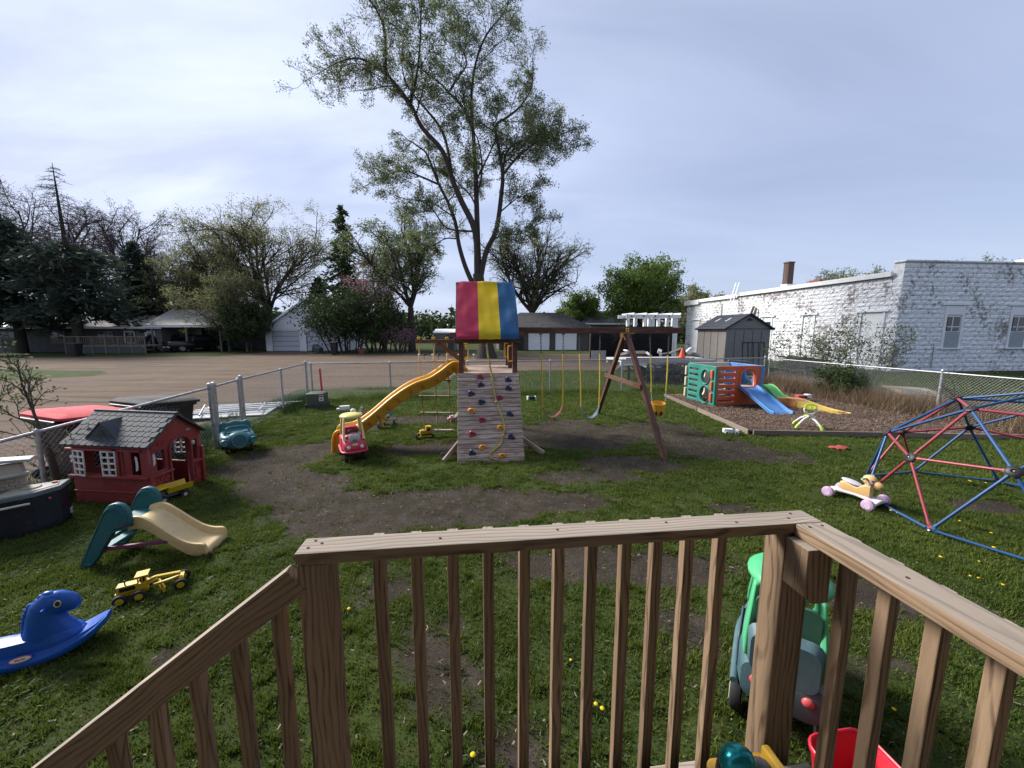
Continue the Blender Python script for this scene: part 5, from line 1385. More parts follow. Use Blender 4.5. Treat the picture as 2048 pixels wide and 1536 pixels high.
part("door_arch", MB().tube([(.74, -.045, .50)] + [(1.0 + .26 * -math.cos(a), -.045, .82 + .24 * math.sin(a)) for a in [math.pi * i / 12 for i in range(13)]] + [(1.26, -.045, .50)], .025, 8), M_CO, cl_, smooth=60)
part("lower_ring", MB().tube([(.92 + .11 * math.cos(a), -.035, .26 + .11 * math.sin(a)) for a in [2 * math.pi * i / 20 for i in range(20)]], .014, 6, closed=True), M_CO, cl_, smooth=60)
# left (green) panel: slots plus two round windows
panel("side_panel", rrect(.0, .0, CD, CH, .04), [rrect(.72, .10 + i * .17, 1.14, .165 + i * .17, .03) for i in range(6)] + [ellipse(.36, .80, .17, .20, 24), ellipse(.36, .28, .20, .24, 24)], .07, M_CG, cl_, YZ(-.03), .012)
part("window_rim", MB().tube([(-.07, .36 + .19 * math.cos(a), .80 + .22 * math.sin(a)) for a in [2 * math.pi * i / 22 for i in range(22)]], .02, 6, closed=True), M_CG, cl_, smooth=60)
part("window_rim", MB().tube([(-.07, .36 + .22 * math.cos(a), .28 + .26 * math.sin(a)) for a in [2 * math.pi * i / 22 for i in range(22)]], .02, 6, closed=True), M_CG, cl_, smooth=60)
part("corner_post", MB().box((-.035, -.02, CH / 2 - .005), (.075, .10, CH)), M_CG, cl_, bevel=.015)
for i in range(3):
    part("hinge_clip", MB().box((-.085, .06, .24 + i * .33), (.07, .09, .26)), M_CO, cl_, bevel=.02)
    part("hinge_clip", MB().box((-.075, CD + .03, .22 + i * .34), (.08, .08, .28)), M_CT, cl_, bevel=.02)
panel("back_panel", rrect(.0, .0, CW, CH, .04), slots(.80, 1.30) + [ellipse(.36, .8, .18, .2, 24), ellipse(.36, .28, .2, .22, 24)], .07, M_CT, cl_, XZ(CD), .012)
panel("side_panel", rrect(.0, .0, CD, CH, .04), [ellipse(.40, .85, .16, .17, 24), ellipse(.40, .50, .14, .14, 24)] + slots(.75, 1.14), .07, M_CB, cl_, YZ(CW + .03), .012)
part("corner_post", MB().box((CW + .045, .0, CH / 2), (.10, .09, CH - .01)), M_CB, cl_, bevel=.015)
part("inner_platform", MB().box((1.0, .34, .50), (.78, .62, .05)), M_CT, cl_, bevel=.01)
part("inner_wall", MB().box((1.08, .64, .78), (.62, .05, .60)), M_CB, cl_, bevel=.015)
rings = []
for y, z in ((.05, .52), (-.05, .525), (-.14, .50), (-.7, .245), (-1.16, .035), (-1.26, .012), (-1.33, .0)):
    k = .30; rings.append([Vector((1.0 + a, y, z + b)) for a, b in ((-k, -.03), (-k - .005, .07), (-k + .035, .075), (-k + .055, .0), (k - .055, .0), (k - .035, .075), (k + .005, .07), (k, -.03))])
sl = part("slide", MB().loft(rings), M_CB, cl_, bevel=.008, smooth=45)
part("slide_top", MB().box((1.0, -.02, .535), (.40, .09, .02)), plastic("climber_coral", (.55, .16, .12), .45), sl)

# ------------------------------------------------------------------ roller coaster ramp toy
rc = thing("coaster_ramp", "green, orange and yellow toy roller coaster ramp on the mulch", "toy ramp", (0, 0, .06))
A_, B_ = Vector((7.95, 12.0, 0)), Vector((8.62, 9.72, 0))
path = [(.0, .46), (.08, .47), (.16, .42), (.26, .29), (.34, .20), (.43, .185), (.52, .215), (.60, .20), (.70, .13), (.82, .06), (.93, .02), (1.0, .005)]
bend = lambda t_: Vector((-.28 * math.sin(math.pi * min(1, t_ * 1.0)) * .9, 0, 0))
for nm, lo, hi, c in (("green_section", 0, .36, plastic("ramp_green", (.05, .36, .055), .45, .1)), ("orange_section", .36, .62, plastic("ramp_orange", (.62, .27, .05), .45, .1)), ("yellow_section", .62, 1.0, plastic("ramp_yellow", (.68, .45, .07), .45, .1))):
    rings = []
    for i in range(10):
        t_ = lo + (hi - lo) * i / 9; z = float(np.interp(t_, [p[0] for p in path], [p[1] for p in path])); c0 = A_.lerp(B_, t_) + bend(t_)
        nx = (B_ - A_).normalized().cross(Vector((0, 0, 1)))
        k = .20; zz = max(z, .012)
        rings.append([c0 + nx * a + Vector((0, 0, b)) for a, b in ((-k, 0), (-k, zz + .02), (-k + .03, zz + .02), (-k + .04, zz), (k - .04, zz), (k - .03, zz + .02), (k, zz + .02), (k, 0))])
    o = part(nm, MB().loft(rings), c, rc, smooth=40)
    for i in range(3):
        t_ = lo + (hi - lo) * (i + .5) / 3; z = float(np.interp(t_, [p[0] for p in path], [p[1] for p in path]))
        if z > .1:
            nx = (B_ - A_).normalized().cross(Vector((0, 0, 1))); 
            for s_ in (-1, 1): part("side_rib", MB().beam(A_.lerp(B_, t_ - .03) + bend(t_) + nx * .2 * s_ + Vector((0, 0, z * .45)), A_.lerp(B_, t_ + .03) + bend(t_) + nx * .2 * s_ + Vector((0, 0, z * .40)), .02, z * .5), c, o, bevel=.006)

# ------------------------------------------------------------------ lime walking buggy toy
M_LIME = plastic("lime_plastic", (.40, .58, .02), .42, .1)
bg = thing("crawler_ride_on", "lime and white four legged ride-on toy with round handle", "ride-on toy", (6.52, 8.28, .07), R(-120), scale=1.0)
seat = part("seat", MB().sphere((-.06, 0, .26), (.13, .09, .035), 16, 8, rot=(0, R(-8), 0)), M_LIME, bg, smooth=60)
part("seat_pad", MB().sphere((-.06, 0, .275), (.10, .07, .028), 14, 8, rot=(0, R(-8), 0)), plastic("dark_green_pad", (.06, .16, .03), .5), seat, smooth=60)
for sx, sy in ((1, 1), (1, -1), (-1, 1), (-1, -1)):
    pts = spline([(sx * .05, sy * .03, .25), (sx * .14, sy * .11, .20), (sx * .20, sy * .19, .10), (sx * .22, sy * .22, .05)], 4)
    lg = part("leg", MB().tube(pts, .022, 8), M_WHITE, bg, smooth=60)
    part("foot_sleeve", MB().cyl(pts[-5], pts[-1], .03, .034, n=10), M_LIME, lg, smooth=60)
    part("caster", MB().sphere((sx * .22, sy * .225, .035), (.035, .035, .035), 12, 8), M_LIME, lg, smooth=60)
part("handle_ring", MB().tube([(.13, .105 * math.cos(a), .43 + .095 * math.sin(a)) for a in [math.pi * (.9 + 1.2 * i / 14) for i in range(15)]], .02, 8), M_WHITE, bg, smooth=60)
panel("handle_plate", ellipse(0, 0, .115, .075, 28), [ellipse(-.042, 0, .03, .035, 14), ellipse(.042, 0, .03, .035, 14)], .03, M_LIME, bg, frame((.14, 0, .50), (0, 1, 0), (-.3, 0, 1)), .008)
part("stem", MB().tube(spline([(.02, 0, .25), (.08, 0, .28), (.13, 0, .34)], 4), .024, 8), M_WHITE, bg, smooth=60)

# ------------------------------------------------------------------ geodesic climbing dome
dm = thing("climbing_dome", "blue and red geodesic climbing dome with black joints at the right edge", "climbing dome", (6.03, 4.24, .04))
Rd, rot0 = 1.478, 3.0225
def dpt(pol, az, k=1): p = R(pol); a = rot0 + az * math.pi / 5; return Vector((Rd * math.sin(p) * math.cos(a), Rd * math.sin(p) * math.sin(a), Rd * 1.011 * math.cos(p)))
apex = dpt(0, 0); r1 = [dpt(31.72, 2 * i) for i in range(5)]; ico = [dpt(63.435, 2 * i) for i in range(5)]; mid = [dpt(58.28, 2 * i + 1) for i in range(5)]; base = [dpt(90, i + .5) for i in range(10)]
M_DB = paint("dome_blue", (.016, .072, .205), .42, .25, (.03, .05, .09), 20); M_DR = paint("dome_red", (.30, .042, .058), .42, .3, (.12, .03, .035), 20)
def strut(a, b, m):
    d = (b - a).normalized(); a2, b2 = a + d * .05, b - d * .05; u = (a + b).normalized()
    o = part("strut", MB().cyl(a2, b2, .0155, n=10), m, dm, smooth=40)
    part("flat_end", MB().beam(a + d * .012, a + d * .085, .036, .011, u).beam(b - d * .085, b - d * .012, .036, .011, u), m, o, bevel=.003)
for i in range(5):
    strut(apex, r1[i], M_DB); strut(r1[i], r1[(i + 1) % 5], M_DR if i % 2 == 0 or i == 4 else M_DB); strut(r1[i], ico[i], M_DR); strut(r1[i], mid[i], M_DB); strut(r1[i], mid[i - 1], M_DB)
    strut(ico[i], mid[i], M_DR); strut(ico[i], mid[i - 1], M_DR)
    strut(ico[i], base[(2 * i) % 10], M_DR); strut(ico[i], base[(2 * i - 1) % 10], M_DR); strut(mid[i], base[(2 * i) % 10], M_DB); strut(mid[i], base[(2 * i + 1) % 10], M_DB)
for i in range(10): strut(base[i], base[(i + 1) % 10], M_DB)
for p in [apex] + r1 + ico + mid:
    n = p.normalized(); q = n.to_track_quat('Z', 'Y').to_matrix()
    j = part("joint_cap", MB().lathe([(.030, -.018), (.058, -.012), (.060, .008), (.045, .020), (.022, .022), (.018, .012), (.001, .012)], p, q, 16), M_BLACK, dm, smooth=40)
    part("bolt", MB().cyl(p + n * .010, p + n * .024, .007, n=8), M_STEELROD, j)
for p in base: part("bolt", MB().cyl(p + Vector((0, 0, -.01)), p + p.normalized() * .03, .009, n=8), M_STEELROD, dm)

# ------------------------------------------------------------------ small toys lying about the yard
def small_van(label, loc, rz, m=M_WHITE, L=.36):
    o = thing("toy_van", label, "toy van", loc, rz)
    part("body", MB().box((-.03, 0, .10), (.25, .12, .11)).box((.13, 0, .07), (.09, .11, .055)), m, o, bevel=.012)
    part("window", MB().box((-.02, -.062, .12), (.06, .006, .04)).box((.05, -.062, .125), (.035, .006, .03)).box((-.10, -.062, .13), (.05, .006, .02)).box((.098, 0, .125), (.012, .09, .04), (0, R(-20), 0)), M_GLASS, o)
    for x in (-.10, .11):
        for s in (-1, 1): wheel(o, (x, s * .055, .035), .035, .028, hub=M_WHITE)
    return o
small_van("white toy van in the grass behind the wave slide", (-4.58, 10.28, .02), R(200), M_WHITE)
jk = thing("toy_crane_truck", "grey and orange toy crane truck behind the coupe roof", "toy truck", (-3.98, 9.72, .02), R(170))
part("chassis", MB().box((0, 0, .06), (.34, .12, .04)), M_WHITE, jk, bevel=.006); part("cab", MB().sphere((.12, 0, .13), (.07, .07, .06), 12, 8), M_WHITE, jk, smooth=60)
part("boom", MB().beam((-.05, 0, .10), (-.13, 0, .24), .05, .05), plastic("grey_pad", (.5, .5, .5), .5), jk, bevel=.006); part("orange_arm", MB().beam((-.12, .02, .07), (-.34, .05, .12), .04, .04), plastic("toy_orange", (.55, .10, .04), .45), jk, bevel=.006)
for x in (-.1, .1):
    for s in (-1, 1): wheel(jk, (x, s * .06, .04), .04, .03, hub=M_WHITE)
tk = thing("toy_trike", "teal and yellow toy tricycle on the worn dirt behind the slide", "tricycle", (-2.93, 8.72, .0), R(-100), scale=1.0)
M_TKY = plastic("trike_yellow", (.66, .40, .06), .45, .1)
part("body", MB().tube(spline([(-.2, 0, .14), (-.05, 0, .16), (.12, 0, .24), (.20, 0, .27)], 4), [.045] * 12 + [.035], 10), M_TKY, tk, smooth=60)
part("seat", MB().sphere((-.06, 0, .22), (.11, .09, .05), 14, 8), plastic("trike_teal", (.01, .16, .20), .45), tk, smooth=60); part("seat_back", MB().box((-.16, 0, .28), (.04, .16, .12)), plastic("trike_teal", (.01, .16, .20), .45), tk, bevel=.02)
part("fork", MB().box((.24, -.055, .16), (.05, .025, .22)).box((.24, .055, .16), (.05, .025, .22)).box((.24, 0, .265), (.09, .14, .04)), M_TKY, tk, bevel=.01)
part("handlebar", MB().cyl((.22, -.14, .33), (.22, .14, .33), .014, n=8).cyl((.22, 0, .27), (.22, 0, .33), .016, n=8), M_TKY, tk, smooth=60)
wheel(tk, (.25, 0, .10), .10, .07, tyre=plastic("trike_dark_teal", (.008, .06, .085), .5), hub=M_TKY)
for s in (-1, 1): wheel(tk, (-.17, s * .15, .08), .08, .06, tyre=plastic("trike_dark_teal", (.008, .06, .085), .5), hub=M_TKY)
dz = thing("toy_bulldozer", "yellow toy bulldozer under the rope ladder", "toy bulldozer", (-1.80, 7.80, .0), R(205), scale=.95)
part("engine", MB().box((.05, 0, .12), (.15, .11, .09)), M_TY, dz, bevel=.012); part("cab", MB().box((-.06, 0, .15), (.11, .12, .13)).box((-.06, 0, .235), (.13, .14, .02)), M_TY, dz, bevel=.01)
part("cab_window", MB().box((-.06, -.062, .175), (.07, .004, .06)).box((-.06, .062, .175), (.07, .004, .06)).box((-.118, 0, .175), (.004, .08, .06)), M_GLASS, dz)
for s in (-1, 1):
    tr = part("track", MB().prism(rrect(-.15, .0, .15, .09, .044), .045, frame((0, s * .10, 0), (1, 0, 0), (0, 0, 1))), M_TBLK, dz, bevel=.004)
    part("track_guard", MB().box((0, s * .125, .05), (.22, .008, .035)), M_TY, tr, bevel=.003); part("push_arm", MB().beam((.0, s * .13, .05), (.20, s * .13, .05), .014, .025), M_TY, dz)
part("blade", MB().loft([[Vector((.20 + .03 * math.cos(a) * -1 + .03, y, .06 + .055 * math.sin(a))) for a in (-1.3, -.6, 0, .6, 1.3)] + [Vector((.235, y, .115)), Vector((.235, y, .005))] for y in (-.16, .16)]), M_TBLK, dz)
hb = tag(MB().sphere((0, 0, .025), (.085, .05, .03), 14, 6).build("fallen_climbing_hold", hold_cols['b'], smooth=60), "navy blue plastic piece lying on the dirt left of the rock wall", "toy"); hb.location = (-1.20, 6.64, .0); hb.rotation_euler = (0, 0, .3)
pk = thing("toy_pony_car", "small pink and white toy car beside the playset brace", "toy car", (-1.46, 9.18, .0), R(20))
part("body", MB().box((0, 0, .075), (.22, .12, .07)), plastic("toy_pink", (.55, .14, .22), .45), pk, bevel=.02); part("cabin", MB().box((-.01, 0, .13), (.10, .10, .06), taper=.8), M_WHITE, pk, bevel=.012)
for x in (-.07, .07):
    for s in (-1, 1): wheel(pk, (x, s * .058, .035), .035, .03, hub=M_WHITE)
bx = thing("toy_radio", "small dark toy box with white ends near the back fence", "toy box", (.62, 12.05, .0), R(10))
part("case", MB().box((0, 0, .07), (.20, .12, .13)), simple("toy_dark_green", (.03, .05, .045), .5, .2), bx, bevel=.012); part("end_cap", MB().box((-.12, 0, .07), (.05, .125, .14)).box((.125, 0, .07), (.03, .125, .14)), M_WHITE, bx, bevel=.01); part("window", MB().box((.01, -.062, .08), (.12, .005, .07)), M_GLASS, bx)
wc = thing("toy_truck", "white toy truck lying just outside the mulch edging", "toy truck", (4.68, 8.02, .0), R(172), scale=.95)
part("body", MB().box((.06, 0, .085), (.20, .12, .09)).box((-.11, 0, .075), (.11, .12, .07)), M_WHITE, wc, bevel=.012); part("window", MB().box((-.06, 0, .125), (.01, .09, .03)), M_GLASS, wc)
for x in (-.10, .10):
    for s in (-1, 1): wheel(wc, (x, s * .065, .045), .045, .03, tyre=M_WHITE, hub=simple("toy_grey", (.10, .11, .13), .5, .2))
rgm = MB(); n = 7
rgm.loft([[Vector((.17 * (i / (n - 1) - .5) * (2 - .4 * abs(j / 4 - .5)), .12 * (j / 4 - .5) * 1.6, .025 + .02 * math.sin(i * 1.9 + j * 1.3))) for i in range(n)] for j in range(5)], cap=False, closed=False)
rg = tag(rgm.build("red_cloth", simple("red_rag", (.42, .07, .07), .8, .2), smooth=60), "faded red cloth scrap on the grass left of the dome", "cloth"); rg.location = (6.15, 7.0, 0); rg.rotation_euler = (0, 0, .2)
rg.modifiers.new("thick", 'SOLIDIFY').thickness = .004
rt = thing("toy_farm_truck", "red and white toy truck behind the coaster ramp", "toy truck", (8.90, 11.62, .07), R(5))
part("bed", MB().box((-.06, 0, .12), (.30, .16, .12)), plastic("toy_red", (.45, .03, .04), .45), rt, bevel=.01); part("cab", MB().box((.16, 0, .13), (.14, .16, .15)), M_WHITE, rt, bevel=.015); part("spot", MB().box((.02, -.083, .12), (.07, .006, .06)).box((-.1, -.083, .10), (.06, .006, .07)), M_BLACK, rt)
for x in (-.13, .14):
    for s in (-1, 1): wheel(rt, (x, s * .08, .05), .05, .035, hub=M_WHITE)
# toys on and beside the deck
M_MT = paint("metallic_teal", (.01, .20, .22), .22, .0, metal=.7)
po = dk(1.45, -.065, DECKZ)
bb = thing("bubble_mower", "toy mower with metallic teal dome and black handle on the deck corner", "toy mower", po, DY + R(0), scale=1.0)
part("base", MB().loft([[Vector((x, y, z)) for x, y in rrect(-.10, -.07, .14, .07, .03)] for z in (0.0, .03)]).box((.12, 0, .05), (.03, .10, .07)), plastic("mower_yellow", (.70, .40, .02), .4), bb, bevel=.008)
part("dome", MB().sphere((-.02, 0, .085), (.062, .055, .06), 18, 10), M_MT, bb, smooth=60); part("collar", MB().cyl((-.02, 0, .03), (-.02, 0, .065), .068, .064, n=18), M_BLACK, bb, smooth=40)
part("handle", MB().tube(spline([(-.05, -.01, .07), (-.10, -.03, .055), (-.13, -.06, .01), (-.15, -.12, -.0)], 4), .022, 8), M_BLACK, bb, smooth=60); part("grey_cover", MB().sphere((.07, 0, .04), (.05, .045, .03), 12, 6), simple("toy_grey", (.10, .11, .13), .5, .2), bb, smooth=60)
M_TUB = plastic("tub_red", (.52, .008, .03), .36, .06, .15)
tb = thing("red_wagon_tub", "bright red plastic tub on the ground beside the deck corner", "tub", (1.575, 1.49, .0), R(8), scale=.62)
def tubring(k, z, e=0): return [Vector((x * k, y * k, z + e * (1 if y > 0 else 0) * (1 - abs(x) * 3.2))) for x, y in rrect(-.26, -.21, .26, .21, .10, 4)]
part("tub_wall", MB().loft([tubring(.78, .0), tubring(.80, .02), tubring(.97, .36, .04), tubring(1.03, .385, .04), tubring(1.03, .40, .04), tubring(.96, .40, .04), tubring(.92, .36, .04), tubring(.76, .05)]), M_TUB, tb, smooth=50)
part("rim_bead", MB().tube([(p.x, p.y, p.z + .012) for p in tubring(1.0, .40, .04)], .014, 6, closed=True), M_TUB, tb, smooth=60)
# ------------------------------------------------------------------ left fence neighbours: bins, panels, utility box
def cart(label, loc, rz, lid, body=M_BLACK, h=.98):
    o = thing("wheeled_bin", label, "trash bin", loc, rz)
    b = part("bin_body", MB().loft([[Vector((x, y, z)) for x, y in rrect(-w, -d, w, d, .05, 3)] for w, d, z in ((.22, .24, .06), (.28, .31, h - .10), (.30, .34, h - .10), (.30, .34, h - .05))]), body, o, smooth=40)
    part("lid", MB().loft([[Vector((x, y, z + (.05 if y > 0 else 0) * k)) for x, y in rrect(-w, -d, w, d, .05, 3)] for w, d, z, k in ((.325, .37, h - .055, 1), (.325, .37, h - .02, 1), (.27, .30, h + .02, 1))]), lid, o, smooth=40)
    part("lid_ridge", MB().box((-.12, 0, h + .03), (.03, .55, .02), (R(4), 0, 0)).box((.12, 0, h + .03), (.03, .55, .02), (R(4), 0, 0)), lid, o, bevel=.005)
    part("handle", MB().cyl((-.26, .38, h - .03), (.26, .38, h - .03), .018, n=8), body, o)
    for s in (-1, 1): wheel(o, (s * .26, .27, .10), .10, .05, axis=(1, 0, 0), hub=M_BLACK)
    return o
M_LIDR = plastic("faded_red_lid", (.50, .022, .040), .85, .06, .25); M_LIDB = plastic("dark_grey_lid", (.020, .022, .024), .85, .02, .2)
cart("black wheeled bin with a faded red lid behind the playhouse", (-6.40, 5.60, .02), R(160), M_LIDR).scale = (1.75, 1.15, 1.0)
cart("black wheeled bin with a black lid behind the playhouse roof ridge", (-6.15, 6.55, .03), R(160), M_LIDB).scale = (1.6, 1.1, 1.0)
pn = thing("fence_panel_stack", "white metal panels and pipes lying flat outside the fence", "panel stack", (-7.6, 10.2, .02), R(14))
M_PANW = paint("white_sheet_metal", (.55, .56, .56), .5, .3, (.25, .24, .22), 6)
part("sheet", MB().box((.1, 0, .03), (1.9, 1.35, .02), (R(1.5), 0, 0)), M_PANW, pn); part("sheet", MB().box((-.5, -.5, .055), (1.4, .9, .02), (0, R(2), .15)), M_PANW, pn)
for i in range(7):
    part("pipe", MB().cyl((-1.1 + i * .1, -.65 + i * .2, .09), (1.0 + .1 * i, -.3 + i * .16, .10 + .02 * (i % 2)), .022, n=8), M_GALV, pn)
part("pipe", MB().cyl((-.9, .7, .1), (-.3, -.9, .12), .02, n=8), M_GALV, pn); part("pipe", MB().cyl((.6, .8, .1), (.9, -.6, .12), .02, n=8), M_GALV, pn)
M_UG = paint("utility_green", (.055, .075, .055), .55, .2, (.10, .10, .08), 8)
ub = thing("utility_box", "dark green utility pedestal box by the left fence corner", "utility box", (-5.62, 10.95, 0), R(10))
part("base", MB().box((0, 0, .06), (.54, .50, .14)), simple("utility_base", (.05, .052, .05), .85, .2), ub, bevel=.01)
part("case", MB().loft([[Vector((x, y, z)) for x, y in rrect(-w, -d, w, d, .03, 3)] for w, d, z in ((.245, .215, .13), (.245, .215, .36), (.24, .21, .42), (.20, .17, .445))]), M_UG, ub, smooth=40)
lab = part("warning_label", MB().box((.17, -.2165, .30), (.12, .004, .17)), simple("label_white", (.6, .58, .55), .6, .15), ub)
part("label_band", MB().box((.17, -.2195, .35), (.12, .003, .04)), simple("label_red", (.45, .05, .04), .6), lab)
part("label_mark", MB().prism([(-.03, 0), (.03, 0), (0, .055)], .003, frame((.17, -.2195, .25), (1, 0, 0), (0, 0, 1))), M_BLACK, lab)
stk = tag(MB().box((0, 0, .53), (.055, .03, 1.10), taper=.9).cyl((0, 0, 1.07), (0, 0, 1.10), .018, .012, 8).build("marker_stake", plastic("marker_red", (.50, .02, .035), .5, .1), bevel=.004), "red marker stake standing behind the green utility box", "marker stake"); stk.location = (-5.66, 11.35, 0); stk.rotation_euler = (0, R(-1.5), .2)

# ------------------------------------------------------------------ far buildings
def gable_house(): pass
M_WSIDE = simple("white_clapboard", (.83, .84, .86), .6, .08, 4, .05); M_DKWALL = simple("dark_wall", (.085, .084, .088), .8, .2, 2); M_TANWALL = simple("pale_wall", (.20, .19, .175), .8, .15, 2)
M_SHNG = simple("grey_shingles", (.085, .080, .078), .9, .35, 1.6, .5, 14); M_DKSH = simple("dark_shingles", (.045, .042, .04), .9, .3, 1.6, .5, 14)
t = NT("ribbed_metal_roof"); v = t.coord("Object"); w_ = t.wave(v, 2.2, .3, 1, 1, 'BANDS', 'X')
M_MROOF = t.done(t.mix(t.ramp(w_, [(.0, 0.0), (.2, 1.0)]), (.20, .19, .17), (.40, .38, .34)), .5, t.bump(w_, .4, .03), metal=.1)
def siding(o, x0, x1, z0, z1, y, pitch, mat, tri=None, holes=()):
    """clapboards one by one on a wall facing -y; tri = (apex x, apex z) clips to a gable"""
    n = int(round((z1 - z0) / pitch))
    for i in range(n):
        za, zb = z0 + i * pitch, z0 + (i + 1) * pitch; a, b = x0, x1
        if tri and zb > tri[2]:
            k = (zb - tri[2]) / (tri[1] - tri[2]); a, b = x0 + (tri[0] - x0) * k, x1 + (tri[0] - x1) * k
            if b - a < .15: continue
        segs = [(a, b)]
        for hx0, hx1, hz0, hz1 in holes:
            if za + .02 < hz1 and zb - .02 > hz0:
                segs = [s for g in segs for s in ((g[0], min(g[1], hx0)), (max(g[0], hx1), g[1])) if s[1] - s[0] > .03]
        for p, q in segs:
            part("clapboard", MB().box(((p + q) / 2, y, (za + zb) / 2), (q - p, .03, pitch * 1.03), (R(5), 0, 0)), mat, o)
# white two-door garage
ga = thing("white_garage", "white clapboard garage with two white overhead doors", "garage", (-22.4, 42.0, 0), R(3))
siding(ga, -4.15, 4.15, 0, 5.2, -.02, .26, M_WSIDE, (0, 5.3, 2.55), [(-3.45, -.62, 0, 2.2), (.12, 2.95, 0, 2.2)])
part("wall", MB().prism([(-4.1, 0), (4.1, 0), (4.1, 2.5), (0, 5.2), (-4.1, 2.5)], 7.0, frame((0, 3.56, 0), (1, 0, 0), (0, 0, 1))), M_WSIDE, ga)
for x0, x1 in ((-3.45, -.62), (.12, 2.95)):
    d = part("garage_door", MB().box(((x0 + x1) / 2, .06, 1.06), (x1 - x0, .06, 2.12)), simple("door_gap_grey", (.22, .22, .23), .7, .1), ga)
    for i in range(4): part("door_panel", MB().box(((x0 + x1) / 2, .02, .27 + i * .53), (x1 - x0 - .14, .04, .47)), simple('garage_door_white', (.56, .57, .60), .5, .06), d, bevel=.01)
    part("door_trim", MB().box((x0 - .06, -.06, 1.1), (.12, .05, 2.25)).box((x1 + .06, -.06, 1.1), (.12, .05, 2.25)).box(((x0 + x1) / 2, -.06, 2.24), (x1 - x0 + .24, .05, .12)), M_WSIDE, ga)
for s in (-1, 1): part("roof_slope", MB().beam((s * 4.5, 3.55, 2.28), (0, 3.55, 5.33), 7.7, .12), M_DKSH, ga)
part("rake_trim", MB().beam((-4.5, -.32, 2.22), (0, -.32, 5.26), .05, .2).beam((4.5, -.32, 2.22), (0, -.32, 5.26), .05, .2), M_WSIDE, ga)
# dark ranch house at the far left, with deck
rh_ = thing("ranch_house", "dark ranch house with pale low roof behind the spruces", "house", (-46.0, 40.5, 0), R(4))
part("wall", MB().box((-2.5, 3.0, 1.3), (15.0, 6.0, 2.6)), M_DKWALL, rh_); part("light_wall", MB().box((6.9, 3.1, 1.3), (3.8, 6.0, 2.6)), M_TANWALL, rh_)
part("roof_slope", MB().beam((-.8, -.7, 2.55), (-.8, 3.2, 3.75), 20.6, .12), M_MROOF, rh_); part("roof_slope", MB().beam((-.8, 7.0, 2.55), (-.8, 3.15, 3.75), 20.6, .12), M_MROOF, rh_)
part("fascia", MB().box((-.8, -.72, 2.48), (20.6, .06, .18)), M_WSIDE, rh_)
for x in (-6.0, -1.2, 3.4): 
    w = part("window", MB().box((x, -.03, 1.5), (1.5, .08, 1.1)), M_GLASS, rh_); part("frame", MB().box((x, -.06, 1.5), (.08, .06, 1.1)).box((x, -.06, 2.08), (1.6, .06, .08)).box((x, -.06, .92), (1.6, .06, .08)), M_TANWALL, w)
dr = part("door", MB().box((7.7, .05, 1.15), (1.0, .06, 2.1)), M_WSIDE, rh_); part("door_window", MB().box((7.7, .01, 1.7), (.5, .04, .5)), M_GLASS, dr)
w = part("window", MB().box((5.7, .05, 1.5), (.9, .08, 1.1)), M_GLASS, rh_); part("frame", MB().box((5.7, .0, 2.08), (1.0, .06, .08)).box((5.7, 0, .92), (1.0, .06, .08)).box((5.22, 0, 1.5), (.08, .06, 1.2)).box((6.18, 0, 1.5), (.08, .06, 1.2)), M_WSIDE, w)
dk_ = thing("house_deck", "weathered house deck with dark railing beside the parked vehicles", "deck", (-39.4, 38.6, 0), R(4))
part("platform", MB().box((0, 0, .72), (7.4, 2.4, .12)), M_EDGE, dk_); part("top_rail", MB().box((0, -1.2, 1.62), (7.4, .09, .08)), M_EDGE, dk_); part("skirt", MB().box((0, -1.15, .32), (7.3, .04, .6)), M_DKWALL, dk_)
for i in range(7): part("post", MB().box((-3.6 + i * 1.2, -1.2, .8), (.1, .1, 1.6)), M_EDGE, dk_)
for i in range(44): part("baluster", MB().box((-3.55 + i * .165, -1.2, 1.2), (.04, .04, .82)), M_EDGE, dk_)
# white house with dark roof behind
wh = thing("white_house", "white sided house with dark roof behind the parked vehicles", "house", (-44.5, 50.5, 0), R(2))
part("wall", MB().box((0, 3, 1.4), (8.5, 6, 2.9)), M_WSIDE, wh); part("roof_slope", MB().beam((0, -.5, 2.8), (0, 3.0, 5.4), 9.2, .15), M_DKSH, wh); part("roof_slope", MB().beam((0, 6.5, 2.8), (0, 2.95, 5.4), 9.2, .15), M_DKSH, wh)
part("gable", MB().prism([(-.4, 2.75), (6.4, 2.75), (3, 5.3)], 8.4, frame((0, 0, 0), (0, 1, 0), (0, 0, 1))), M_WSIDE, wh)
for x in (-2.6, 1.4, 3.2): part("window", MB().box((x, -.02, 1.5), (.9, .08, 1.1)), M_GLASS, wh)
# open carport with ribbed roof
cp = thing("metal_roof_carport", "carport with pale ribbed metal roof beside the white garage", "carport", (-33.0, 43.0, 0), R(3))
part("roof_slope", MB().beam((0, -2.6, 2.72), (-.0, 1.2, 4.5), 10.4, .08), M_MROOF, cp); part("roof_slope", MB().beam((0, 5.0, 2.72), (0, 1.15, 4.5), 10.4, .08), M_MROOF, cp); part("back_wall", MB().box((.6, 3.5, 1.35), (8.6, .1, 2.7)), M_DKWALL, cp)
part("fascia", MB().box((0, -2.6, 2.62), (10.4, .06, .16)), M_WSIDE, cp)
for x in (-4.6, -1.2, 2.2, 4.8): part("post", MB().box((x, -2.3, 1.3), (.14, .14, 2.6)), M_EDGE, cp)
